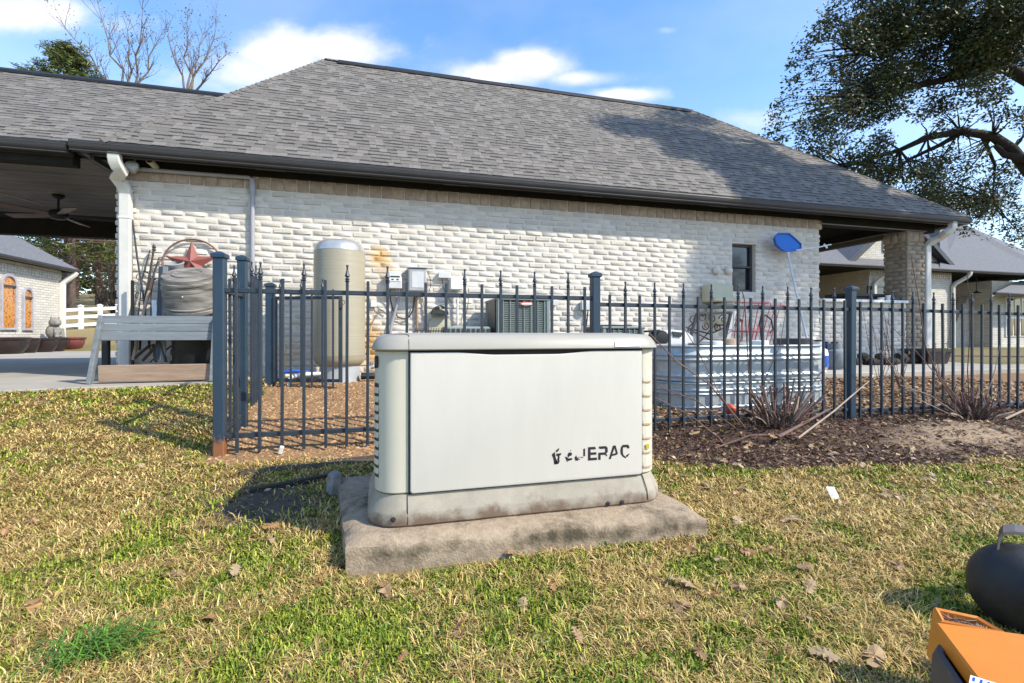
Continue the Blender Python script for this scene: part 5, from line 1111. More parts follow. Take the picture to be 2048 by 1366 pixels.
# ---------------------------------------------------------------- pruned shrubs and dead canes
def shrub(label, c, n, spread, hmax, seed, canes=()):
    t = thing('pruned_shrub', label, 'shrub', c); r = random.Random(seed); c = Vector(c)
    for k in range(n):
        a = r.uniform(0, 6.283); lean = r.uniform(.1, .95) * spread; h = hmax * r.uniform(.35, 1) * (1 - .35 * lean / spread); b0 = c + Vector((math.cos(a) * .07 * r.random() * 2.2, math.sin(a) * .05, -.02))
        tip = b0 + Vector((math.cos(a) * lean, math.sin(a) * lean * .7, h)); mid = b0.lerp(tip, .5) + Vector((r.uniform(-.02, .02), r.uniform(-.02, .02), .02)); rad = r.uniform(.0045, .0115)
        q = MB(); q.tube([b0, mid, tip], [rad, rad * .9, rad * .8], 6); q.build('stem', M_['stalk' if r.random() < .7 else 'stalkpale'], t, smooth=50)
        if r.random() < .4:
            s = mid.lerp(tip, r.random() * .6); e_ = s + Vector((r.uniform(-.12, .12), r.uniform(-.08, .08), r.uniform(.05, .18))); q = MB(); q.tube([s, e_], [rad * .6, rad * .4], 5); q.build('twig', M_['stalk'], t)
    q = MB()
    for k in range(60):
        a = r.uniform(0, 6.283); d = r.random() ** .6 * .17; p = c + Vector((math.cos(a) * d, math.sin(a) * d * .7, r.uniform(0, .12) * (1 - d / .2))); e_ = p + Vector((r.uniform(-.1, .1), r.uniform(-.07, .07), r.uniform(-.02, .10))); q.tube([p, e_], [.004, .003], 4)
    o = q.build('twig_tangle', M_['bark'], t); o['kind'] = 'stuff'
    for path, rad in canes:
        q = MB(); q.tube(path, [rad * (1 - .6 * i / len(path)) for i in range(len(path))], 6); q.build('cane', M_['stalkpale' if r.random() < .45 else 'stalk'], t, smooth=60)
def gp(px, py, z=None): # ground point at a pixel
    Z = (H - .1) * F / (py - Y0)
    for _ in range(6): p = atz(px, py, Z); Z = (H - g1(p.x, p.y)) * F / (py - Y0)
    return atz(px, py, Z)
c1 = gp(1545, 862); c1 = Vector((c1.x, 3.02, g1(c1.x, 3.02)))
def cz(px, py, y): return at(px, py, y)
shrub('clump of cut brown stalks before the stock tanks in the mulch bed', c1, 46, .30, .42, 3, [
    ([cz(1510, 850, 3.0), cz(1500, 790, 2.98), cz(1495, 700, 2.97), cz(1489, 600, 2.95), cz(1484, 580, 2.95)], .006), ([cz(1490, 855, 2.95), cz(1420, 770, 2.9), cz(1350, 720, 2.85), cz(1300, 668, 2.8)], .007),
    ([cz(1480, 850, 2.9), cz(1440, 790, 2.9), cz(1395, 700, 2.9), cz(1370, 660, 2.9)], .005), ([cz(1470, 855, 2.88), cz(1390, 800, 2.85), cz(1320, 775, 2.8)], .005), ([cz(1440, 878, 2.75), cz(1380, 830, 2.72), cz(1310, 795, 2.7)], .005),
    ([cz(1580, 850, 3.0), cz(1610, 790, 3.0), cz(1660, 720, 3.0)], .004), ([cz(1520, 850, 3.0), cz(1530, 760, 3.0), cz(1560, 690, 3.0), cz(1574, 610, 3.0)], .0035)])
q = MB(); q.tube([gp(1596, 882) + Vector((0, 0, .02)), cz(1668, 822, 2.94), cz(1738, 762, 3.02)], [.008, .007, .004], 7); tag(q.build('dead_branch', M_['stalkpale'], smooth=60), 'long pale dead branch slanting up across the right fence post', 'branch')
q = MB(); q.tube([gp(1556, 880) + Vector((0, 0, .02)), cz(1605, 848, 2.95), cz(1657, 819, 3.0)], [.013, .011, .008], 8); tag(q.build('dead_branch', M_['stalk'], smooth=60), 'thick dark broken stem lying from the cut stalks to the post', 'branch')
q = MB(); q.tube([gp(1430, 900) + Vector((0, 0, .012)), gp(1500, 880) + Vector((0, 0, .03)), gp(1600, 874) + Vector((0, 0, .02))], [.006, .007, .004], 6); tag(q.build('dead_branch', M_['stalk'], smooth=60), 'thin brown twig lying flat on the dark mulch', 'branch')
c2 = Vector((at(1945, 840, 3.0).x, 3.0, g1(at(1945, 840, 3.0).x, 3.0)))
shrub('clump of cut reddish stalks before the far right fence section', c2, 44, .30, .36, 9, [
    ([cz(1930, 835, 3.0), cz(1880, 760, 3.0), cz(1850, 690, 3.0), cz(1838, 600, 3.0), cz(1822, 510, 3.0)], .006), ([cz(1935, 835, 3.0), cz(1890, 770, 3.0), cz(1830, 700, 3.0), cz(1770, 640, 3.0)], .0045), ([cz(1940, 835, 3.05), cz(1935, 740, 3.05), cz(1942, 640, 3.05), cz(1934, 545, 3.05)], .005),
    ([cz(1925, 835, 3.0), cz(1860, 790, 3.0), cz(1800, 770, 3.0)], .004), ([cz(1960, 835, 3.0), cz(1990, 740, 3.0), cz(2000, 690, 3.0)], .004), ([cz(1920, 838, 2.98), cz(1840, 800, 2.98), cz(1760, 700, 3.0), cz(1745, 650, 3.0)], .0035)])
q = MB(); q.tube([gp(2010, 845) + Vector((0, 0, .03)), cz(2060, 815, 2.9), cz(2110, 780, 2.9)], [.010, .010, .008], 7); tag(q.build('dead_branch', M_['stalkpale'], smooth=60), 'pale thick branch at the right photo edge by the reddish stalks', 'branch')
# weedy thin plants between wall and fence on the right
for k, (px, y, n, lab) in enumerate(((1760, 4.1, 9, 'spindly bare weed stem left of the porch column'), (1800, 4.0, 9, 'spindly bare weed stem in front of the low brick wall'), (1880, 4.2, 7, 'spindly bare weed stem before the column downspout'))):
    b0 = at(px, 760, y); b0.z = g1(b0.x, y); t = thing('bare_weed', lab, 'plant', b0); r = random.Random(k)
    for j in range(n):
        q = MB(); e_ = b0 + Vector((r.uniform(-.25, .25), r.uniform(-.1, .1), r.uniform(.35, .95))); m = b0.lerp(e_, .5) + Vector((r.uniform(-.06, .06), 0, 0)); q.tube([b0, m, e_], [.0035, .003, .0015], 4); q.build('stem', M_['stalk'], t)
        for i in range(4):
            p = m.lerp(e_, r.random()); q = MB(); d = Vector((r.uniform(-.03, .03), r.uniform(-.02, .02), r.uniform(-.035, .02))); q.add([p, p + d * .5 + Vector((.009, 0, .007)), p + d, p + d * .5 - Vector((.009, 0, .005))], [(0, 1, 2, 3)]); q.cur = (1, 1, 1); q.build('dry_leaf', M_['stalk'], t)

# ---------------------------------------------------------------- timber edging and block beside the pad
def gpt(px, py, lift=0): p = gp(px, py); return p + Vector((0, 0, lift))
a, e = gpt(478, 948), gpt(742, 918); t = thing('landscape_timber', 'long weathered timber half sunk along the gravel edge', 'timber', a)
q = MB(); q.bar(a + Vector((0, 0, -.032)), e + Vector((.1, 0, -.032)), .10, .10, ch=.012); q.build('beam', M_['timber'], t)
a, e = gpt(500, 985), gpt(665, 958); q = MB(); q.bar(a + Vector((0, 0, -.01)), e + Vector((0, 0, .005)), .03, .06, ch=.004); tag(q.build('edging_strip', M_['black']), 'black edging strip lying in the damp soil beside the slab', 'edging')
p = gpt(669, 985); q = MB(); random.seed(2); q.box(p + Vector((0, .0, .045)), (.06, .09, .11), (0, .08, .3), ch=.012, jit=.004); tag(q.build('stone_block', M_['stone']), 'small tan stone block wedged against the slab side', 'stone')

# ---------------------------------------------------------------- orange mower at the lower right
def mower():
    P1 = atz(1870, 1248, 1.05); e1 = Vector((.855, -.52, 0)).normalized(); e2 = Vector((-.62, -.785, 0)).normalized(); up = Vector((0, 0, 1))
    P1.z = .205; t = thing('lawn_mower', 'orange mower deck with a black wheel cut off at the lower right corner', 'mower', (P1.x, P1.y, 0))
    c = lambda a, b, z: P1 + e1 * a + e2 * b + up * z
    q = MB(); tp = [c(0, 0, 0), c(0, .42, 0), c(.50, .42, 0), c(.50, 0, 0)]; ctr = sum(tp, Vector()) / 4
    q.loft([[p + (ctr - p).normalized() * i + up * z for p in tp] for i, z in ((.0, -.036), (-.0, -.006), (.004, 0))]); hood = q.build('hood', M_['orange'], t, smooth=25)
    q = MB(); tp2 = [c(-.022, .05, -.066), c(-.026, .44, -.066), c(.52, .44, -.066), c(.52, .01, -.066), c(.0, .012, -.066)]; ct2 = sum(tp2, Vector()) / 5
    q.loft([[p + (ct2 - p).normalized() * i + up * z for p in tp2] for i, z in ((-.006, -.09), (0, .022), (.006, .032), (.016, .034), (.022, .028), (.022, -.05))]); q.build('skirt', M_['deckgrey'], t, smooth=30)
    # discharge chute with dry clippings
    q = MB(); o_ = [c(.014, -.010, -.015), c(.022, -.075, -.018), c(.105, -.066, -.022), c(.130, -.010, -.022)]; oc = sum(o_, Vector()) / 4
    q.loft([[p + (oc - p).normalized() * i + up * z for p in o_] for i, z in ((-.012, -.10), (0, .012), (.004, .016), (.011, .012), (.013, -.03))], cap=False); q.add([p + (oc - p).normalized() * .012 + up * -.022 for p in o_], [(0, 1, 2, 3)]); ch = q.build('chute', M_['orange'], t)
    r = random.Random(4); q = MB()
    for k in range(160):
        p = oc + e1 * r.uniform(-.035, .04) + e2 * r.uniform(-.02, .018) + up * r.uniform(-.02, .008); d = Vector((r.uniform(-1, 1), r.uniform(-1, 1), r.uniform(-.2, .4))).normalized() * r.uniform(.01, .035); q.tube([p - d / 2, p + d / 2], [.0012, .0009], 4)
    o = q.build('dry_clippings', M_['stalkpale'], ch); o['kind'] = 'stuff'
    pz = lambda px, py, dz: (lambda Z: atz(px, py, Z))((H - .2055 - dz) * F / (py - Y0))
    q = MB(); q.prism([pz(a, b_, .001) for a, b_ in ((1941, 1350), (1996, 1367), (1990, 1392), (1936, 1376))], up * -.0008); st = q.build('label', M_['sticker'], hood)
    for k in range(3): x_ = 1946 + k * 15; y_ = 1354 + k * 4.6; q = MB(); q.prism([pz(x_ + a, y_ + b_, .0016) for a, b_ in ((0, 0), (5, 1.6), (3, 9), (-2, 7))], up * -.0005); q.build('label_print', M_['blue'], st)
    # wheel
    wc = atz(2042, 1190, 1.36); wr = .116; wc.z = g1(wc.x, wc.y) + wr
    ax = Vector((-.86, -.50, .12)).normalized(); side = Vector((0, 0, 1)).cross(ax); M = Matrix((side, Vector((0, 0, 1)).cross(side) * -1 if False else ax.cross(side), ax)).transposed()
    q = MB(); prof = [(wr * .25, -.065), (wr * .75, -.066), (wr * .93, -.055), (wr * .99, -.035), (wr, 0), (wr * .985, .03), (wr * .93, .052), (wr * .80, .070), (wr * .55, .085), (wr * .25, .092), (wr * .05, .094)]
    q.lathe(prof, 40, wc, M); whl = q.build('wheel', M_['rubber'], t, smooth=60)
    # fender bracket bent over the wheel
    fd = lambda px, py, Z: atz(px, py, Z); pts = [fd(1994, 1100, 1.36), fd(1998, 1074, 1.36), fd(2006, 1064, 1.36), fd(2030, 1063, 1.37), fd(2080, 1068, 1.40), fd(2140, 1078, 1.43)]
    D = Vector((1.01 * CA + SA, CA - 1.01 * SA, 0)).normalized() * .075
    q = MB(); q.loft([[p, p + D, p + D + o_, p + o_] for p, o_ in ((pts[0], Vector((.009, 0, 0))), (pts[1], Vector((.010, 0, -.003))), (pts[2], Vector((.005, 0, -.009))), (pts[3], Vector((0, 0, -.009))), (pts[4], Vector((0, 0, -.009))), (pts[5], Vector((0, 0, -.009))))])
    q.build('fender', M_['deckgrey'], t)
    q = MB(); q.tube([c(.42, .1, 0), c(.44, .08, .10), c(.43, .0, .16), c(.40, -.12, .14)], .018, 10); q.build('handle_tube', M_['rubber'], t, smooth=50)
    q = MB(); q.lathe([(wr * .3, -.03), (wr * .3, .05)], 12, wc + Vector((.1, -.05, 0)), M); q.build('axle', M_['deckgrey'], t)
mower()
# ---------------------------------------------------------------- left outbuilding, pots, statue, ranch fence
FXL = -8.93
def outbuilding():
    yc = atX(122, 690, FXL).y; t = thing('outbuilding', 'white brick outbuilding with amber arched windows seen through the breezeway', 'building', (FXL, yc, .35))
    zw = 2.66
    q = MB(); q.box((FXL - 4, (yc + 6.5) / 2, (zw + .2) / 2), (8, yc - 6.5, zw - .2)); q.build('wall', M_['farbrick'], t)
    b = MB(); n = 60
    for k in range(n): q.cur = (1, 1, 1); y = yc - .06 - k * .105; b.box((FXL + .012, y, 2.46), (.03, .088, .2), ch=.006)
    o = b.build('dentil_course', M_['farbrick'], t)
    eo = .32; q = MB(); ze = zw + .05
    E = [Vector((FXL + eo, 6, ze)), Vector((FXL + eo, yc + eo, ze)), Vector((FXL - 8 - eo, yc + eo, ze)), Vector((FXL - 8 - eo, 6, ze)), Vector((FXL - 4, 6, ze + 3.3)), Vector((FXL - 4, yc - 3.2, ze + 3.3))]
    q.add(E, [(0, 1, 5, 4), (1, 2, 5), (2, 3, 4, 5), (3, 2, 1, 0)]); q.build('roof', M_['farroof'], t)
    gutter('gutter', (FXL + eo - .1, 6, ze + .01), (FXL + eo - .1, yc + eo, ze + .01), (1, 0, 0), t, M_['trim']); gutter('gutter', (FXL + eo, yc + eo - .1, ze + .01), (FXL - 8, yc + eo - .1, ze + .01), (0, 1, 0), t, M_['trim'])
    q = MB(); q.box((FXL + .15, (yc + 6) / 2, zw + .02), (.3, yc - 6 + .5, .02)); q.build('soffit', M_['soffit'], t)
    spout([(FXL + eo - .03, yc + .14, ze - .07), (FXL + eo - .05, yc + .12, ze - .13), (FXL + .14, yc + .02, ze - .30), (FXL + .06, yc - .04, ze - .42), (FXL + .06, yc - .05, .45)], .13, .1, t)
    for (pa, pb, pt_, pbt, arch) in ((-1, 31, 547, 660, .33), (43, 63.5, 574, 661, .36)):
        A_, B_ = atX(pa, 600, FXL).y, atX(pb, 600, FXL).y; ztp, zbt = atX((pa + pb) / 2, pt_, FXL).z, atX((pa + pb) / 2, pbt, FXL).z; ym = (A_ + B_) / 2; hw = (B_ - A_) / 2; zs = ztp - (ztp - zbt) * arch * .62
        def arch_pts(i):
            L = [(-hw + i, zbt + i), (hw - i, zbt + i), (hw - i, zs)]
            for k in range(1, 8):
                f = k / 8; L.append(((hw - i) * math.cos(f * math.pi / 2) ** .8, zs + (ztp - zs - i * 1.3) * math.sin(f * math.pi / 2) ** 1.15))
            L.append((0, ztp - i * 1.3)); L += [(-a, z) for a, z in reversed(L[3:-1])]; L.append((-hw + i, zs)); return L
        O, I = arch_pts(0), arch_pts(.055); q = MB(); X0, X1 = FXL + .002, FXL + .05
        q.loft([[Vector((x, ym + a, z)) for a, z in P_] for x, P_ in ((X0, O), (X1, O), (X1 + .006, arch_pts(.012)), (X1, I), (X0 + .004, I))], cap=False); w = q.build('window', M_['lavtrim'], t)
        q = MB(); q.add([Vector((X0 + .012, ym + a, z)) for a, z in I], [tuple(range(len(I)))]); q.build('pane', M_['amber'], w)
        for z in (zs - .02,): q = MB(); q.box((X0 + .03, ym, z), (.04, 2 * hw - .1, .045)); q.build('sash', M_['winframe'], w)
    for z in (2.2, 1.55, .95): q = MB(); q.box((FXL + .03, yc - .03, z), (.06, .12, .02)); q.build('strap', M_['iron'], t)
outbuilding()
def planter(label, px, r, h, m):
    u = (px - CX) / F; Z = -8.25 / (u * CA + SA); p = Vector((-8.25, Z * (CA - u * SA), .372)); t = thing('planter_pot', label, 'planter', p, 'glazed planter bowls along the outbuilding')
    q = MB(); q.lathe([(r * .50, .372), (r * .56, .385), (r * .74, .372 + h * .22), (r * .89, .372 + h * .45), (r * .96, .372 + h * .68), (r * .95, .372 + h * .80), (r * 1.06, .372 + h * .88), (r * 1.07, .372 + h * .98), (r * 1.0, .372 + h), (r * .9, .372 + h * .9)], 28, (p.x, p.y, 0)); q.build('bowl', M_[m], t, smooth=40)
    q = MB(); q.lathe([(r * .92, .372 + h * .9), (r * .3, .372 + h * .93)], 20, (p.x, p.y, 0)); q.build('soil', M_['timber'], t)
    return p
for a in (('widest dark planter bowl at the left photo edge', 22, .33, .38, 'pot'), ('small dark planter bowl with a dry sprig between two wider bowls', 58, .21, .36, 'pot'), ('dark planter bowl third along the outbuilding wall', 90, .27, .36, 'pot'), ('plain dark planter bowl next to the red one', 115, .23, .36, 'pot'), ('oxblood red planter bowl at the end of the row', 144, .29, .37, 'potred')): planter(*a)
def statue():
    p = atz(107, 672, 13.1); t = thing('garden_statue', 'grey stone animal statue seated at the outbuilding corner', 'statue', (p.x, p.y, .37)); b = Vector((p.x, p.y, .72))
    q = MB(); q.box((p.x, p.y, .55), (.3, .3, .36), ch=.03); q.build('plinth', M_['stone'], t)
    q = MB(); q.ball(b + Vector((0, 0, .17)), .17, 14, 9, (.95, 1, 1.25)); q.ball(b + Vector((.06, -.05, .42)), .13, 14, 9, (1, 1, 1)); q.ball(b + Vector((.13, -.12, .40)), .065, 10, 7); q.tube([b + Vector((.10, -.10, .25)), b + Vector((.15, -.14, .02))], [.06, .045], 8); q.tube([b + Vector((.14, .06, .25)), b + Vector((.19, .05, .02))], [.06, .045], 8)
    q.tube([b + Vector((.03, -.12, .50)), b + Vector((.02, -.14, .58))], [.035, .012], 6); q.tube([b + Vector((.10, .02, .50)), b + Vector((.10, .04, .58))], [.035, .012], 6); q.ball(b + Vector((.10, .04, .06)), .09, 10, 6, (1.3, .9, .7)); q.build('body', M_['stone'], t, smooth=50)
statue()
rf_ = thing('ranch_fence', 'white three rail ranch fence beyond the outbuilding', 'fence', atz(165, 660, 17))
pa, pz = atz(121, 640, 16.4), atz(270, 640, 18.6); d = (pz - pa); n = 4
for k in range(n + 1):
    p = pa + d * (k / n) * 1.0; zg = g1(p.x, p.y); q = MB(); q.box((p.x, p.y, zg + .38), (.12, .12, .84), ch=.01); o = q.build('post', M_['white'], rf_)
    q = MB(); q.loft([[Vector((p.x + s * sx, p.y + s * sy, z)) for sx, sy in ((-1, -1), (1, -1), (1, 1), (-1, 1))] for s, z in ((.07, zg + .79), (.07, zg + .81), (.01, zg + .85))]); q.build('post_cap', M_['white'], o)
    if k:
        for zz in (.68, .42, .14): q = MB(); q.bar(pp + Vector((0, 0, zz)), Vector((p.x, p.y, zg + zz)), .04, .11); q.build('rail', M_['white'], rf_)
    pp = Vector((p.x, p.y, zg))

# ---------------------------------------------------------------- right-hand neighbour house
def right_house():
    O = Vector((14.2, 13.3, .25)); t = thing('neighbour_house', 'white brick house with gabled grey roof beyond the porch on the right', 'house', O); YR_ = 13.35
    ev = 3.22; X = lambda px, y=YR_: at(px, 600, y).x; Z_ = lambda py, px, y=YR_: at(px, py, y).z
    def bx(name, m, x0, x1, y0, y1, z0, z1, par=None): q = MB(); q.box(((x0 + x1) / 2, (y0 + y1) / 2, (z0 + z1) / 2), (x1 - x0, y1 - y0, z1 - z0)); return q.build(name, M_[m], par or t)
    x1735, x1900, x1985 = X(1738), X(1903), X(1990)
    bx('wall', 'farbrick', x1735, x1900, YR_, YR_ + 5, .1, ev - .05)                    # bay with the two windows
    bx('wall', 'farshaded', 8.5, x1735 + .0, YR_ + 2.2, YR_ + 2.4, .1, ev - .05)          # porch back wall, left
    bx('wall', 'farshaded', x1900, x1985, YR_ + 2.2, YR_ + 2.4, .1, ev - .05)              # entry recess
    bx('wall', 'farbrick', x1985, x1985 + 9, YR_ + .1, YR_ + 5, .1, ev - .28)
    bx('opening', 'black', X(1916, YR_ + 2.19), X(1957, YR_ + 2.19), YR_ + 2.15, YR_ + 2.19, Z_(650, 1935, YR_ + 2.2), Z_(584, 1935, YR_ + 2.2))
    bx('opening', 'black', X(1640, YR_ + 2.1), X(1690, YR_ + 2.1), YR_ + 2.12, YR_ + 2.19, .8, Z_(590, 1665, YR_ + 2.1))
    q = MB(); q.prism([Vector((X(1957), YR_ + .8, Z_(650, 1957))), Vector((X(1985), YR_ + .8, Z_(590, 1985))), Vector((X(1987), YR_ + .8, Z_(720, 1985))), Vector((X(1957), YR_ + .8, Z_(720, 1957)))], (0, .3, 0)); q.build('wall_light_patch', M_['farbrick'], t)  # pale slanted panel added as the sunlit patch in the recess
    for k in range(34):
        pass
    b = MB()
    for k in range(int((x1900 - x1735) / .1)): b.box((x1735 + .05 + k * .1, YR_ - .012, ev - .22), (.082, .03, .2), ch=.006)
    b.build('dentil_course', M_['farbrick'], t)
    for (a, e, zt_, zb_) in ((1735, 1768, 572, 640), (1775, 1806, 572, 640)):
        w = bx('window', 'winframe', X(a), X(e), YR_ - .02, YR_ + .03, Z_(zb_, a), Z_(zt_, a)); bx('pane', 'glass', X(a) + .05, X(e) - .05, YR_ - .028, YR_ - .022, Z_(zb_, a) + .05, Z_(zt_, a) - .05, w)
    w = bx('window', 'white', X(2016), X(2060), YR_ + .06, YR_ + .1, Z_(673, 2030), Z_(594, 2030))
    for (a, e) in ((2018, 2029), (2032, 2043), (2046, 2058)):
        for (zt_, zb_) in ((597, 633), (637, 671)): bx('pane', 'glass', X(a), X(e), YR_ + .045, YR_ + .058, Z_(zb_, a), Z_(zt_, a), w)
    # roofs
    def roofq(pts, name='roof'): q = MB(); q.prism([Vector(p) for p in pts], (0, .02, -.08)); return q.build(name, M_['farroof'], t)
    ye = YR_ - .42; xa, xz = 8.0, 30.0; rp = .78
    roofq([(xa, ye, ev), (xz, ye, ev), (xz, ye + 6.2, ev + 6.2 * .70), (xa, ye + 6.2, ev + 6.2 * .70)]) if False else None
    rz = Z_(492, 1700, ye + 2.6)
    roofq([(xa, ye, ev), (X(1915), ye, ev), (X(1880), ye + 2.8, ev + 1.5), (xa, ye + 2.8, ev + 1.5)])
    # big hip roof at the right: peak about pixel (1930, 450), falling to the right
    a0, a1, pk = (X(1880, ye), ye, ev), (X(2120, ye), ye, ev), at(1925, 447, ye + 4.0)
    roofq([a0, a1, at(2060, 505, ye + 2.6), tuple(pk), at(1880, 455, ye + 4.0)])
    roofq([a1, (X(2120, ye) + .5, ye + 9, ev), tuple(pk + Vector((0, 3, 0))), tuple(pk), at(2060, 505, ye + 2.6)])
    # gable above the window bay
    gx0, gx1, yg = X(1702, YR_ - .2), X(1922, YR_ - .2), YR_ - .05; gm = (gx0 + gx1) / 2; gz1 = Z_(424, 1812, YR_)
    zg0 = ev + .03
    q = MB(); q.prism([(gx0 + .35, yg + .3, zg0 + .25), (gx1 - .35, yg + .3, zg0 + .25), (gm, yg + .3, gz1 - .2)], (0, .1, 0)); q.build('gable_wall', M_['farbrick'], t)
    for s, (p, e) in enumerate((((gx0, yg, zg0 - .02), (gm, yg, gz1)), ((gx1, yg, zg0 - .02), (gm, yg, gz1)))):
        q = MB(); q.bar(p, e, .10, .16); q.build('rake_board', M_['trim'], t)
        q = MB(); p_, e_ = Vector(p) + Vector((0, -.03, .09)), Vector(e) + Vector((0, -.03, .09)); q.prism([p_, e_, e_ + Vector((0, 4, 0)), p_ + Vector((0, 4, 0))], (0, 0, .04)); q.build('roof', M_['farroof'], t)
    q = MB(); q.box((gm - .02 + .0, yg + .28, Z_(487, 1790)), (.55, .06, .55)); w = q.build('gable_vent', M_['whitebox'], t)
    for k in range(6): q = MB(); q.box((X(1790), yg + .24, Z_(487, 1790) - .22 + k * .085), (.5, .02, .03), (R(30), 0, 0)); q.build('vent_slat', M_['greyplastic'], w)
    w.location.x += X(1790) - (gm - .02)
    for c_ in w.children: c_.location.x -= X(1790) - (gm - .02)
    gutter('gutter', (xa, ye + .08, ev + .02), (X(2120), ye + .08, ev - .02), (0, -1, 0), t, M_['trim'])
    q = MB(); q.box(((xa + X(2100)) / 2, (ye + YR_) / 2 + 1.2, ev - .06), (X(2100) - xa, YR_ - ye + 2.4, .03)); q.build('soffit', M_['soffit'], t)
    for px in (1748, 1905):
        c = at(px, 550, YR_ - .05); spout([(c.x + .35, ye + .0, ev - .06), (c.x + .35, ye + .02, ev - .16), (c.x + .30, ye + .08, ev - .26), (c.x + .06, YR_ - .12, ev - .48), (c.x, YR_ - .07, ev - .62), (c.x, YR_ - .07, .3)], .13, .10, t)
    # small lower hip roof at the far right
    l0, l1 = at(1992, 584, ye - .3), at(2120, 592, ye - .3); lt = at(2040, 561, ye + .6); q = MB(); q.prism([l0, l1, lt + Vector((2.2, 0, .0)), lt], (0, .1, -.05)); q.build('roof', M_['farroof'], t); gutter('gutter', l0 + Vector((0, .1, 0)), l1 + Vector((0, .1, 0)), (0, -1, 0), t, M_['trim'])
    ln = at(1953, 590, YR_ + .3); q = MB(); q.tube([ln + Vector((0, 0, .10)), ln + Vector((0, 0, 1.0))], .015, 6); q.lathe([(.16, .08), (.05, .14), (.03, .16)], 12, ln); q.build('pendant_lamp', M_['black'], t)
    gr_ = MB()
right_house()

# ---------------------------------------------------------------- trees
def leaf_cloud(name, parent, mat_, centers, radii, counts, size, cols, seed, flat=.55, aspect=2.2, droop=0.0, org=None):
    """many separate leaf blades spread through clumps; V in world space"""
    r = np.random.default_rng(seed); C = np.repeat(np.array(centers, float), counts, 0); RR = np.repeat(np.array(radii, float), counts, 0)[:, None]; n = len(C)
    d = r.normal(size=(n, 3)); d /= np.linalg.norm(d, axis=1)[:, None]; d *= (r.random(n) ** .45)[:, None]; p = C + d * RR * np.array([1, 1, flat])
    a = r.normal(size=(n, 3)); a[:, 2] *= .6; a[:, 2] -= droop; a /= np.linalg.norm(a, axis=1)[:, None]; b = np.cross(a, r.normal(size=(n, 3))); b /= np.linalg.norm(b, axis=1)[:, None]
    s = size * r.uniform(.6, 1.35, n)[:, None]; a *= s; b *= s / aspect; nn = np.cross(a, b); nn /= np.linalg.norm(nn, axis=1)[:, None]
    V = np.stack([p - a * .5, p + b * .5 + nn * s * .06, p + a * .5, p - b * .5 + nn * s * .06], 1).reshape(-1, 3)
    cols = np.array(cols); t = r.random((n, 1)); ci = r.integers(0, len(cols), n); col = cols[ci] * (.7 + .6 * t); col = np.repeat(col, 4, 0)
    o = np.array(ORG.get(parent.name, Vector())); Fc = np.arange(4 * n).reshape(n, 4); ob = mesh_np(name, V - o, Fc, col, mat_); ob.parent = parent; return ob
def wiggle(p, q, n, amp, r, sag=0): 
    p, q = Vector(p), Vector(q); L = (q - p).length; out = []
    for i in range(n + 1):
        t = i / n; k = math.sin(math.pi * t); out.append(p.lerp(q, t) + Vector((r.uniform(-1, 1), r.uniform(-1, 1), r.uniform(-1, 1))) * amp * L * (k ** .5 if 0 < i < n else 0) + Vector((0, 0, sag * L * k)))
    return out
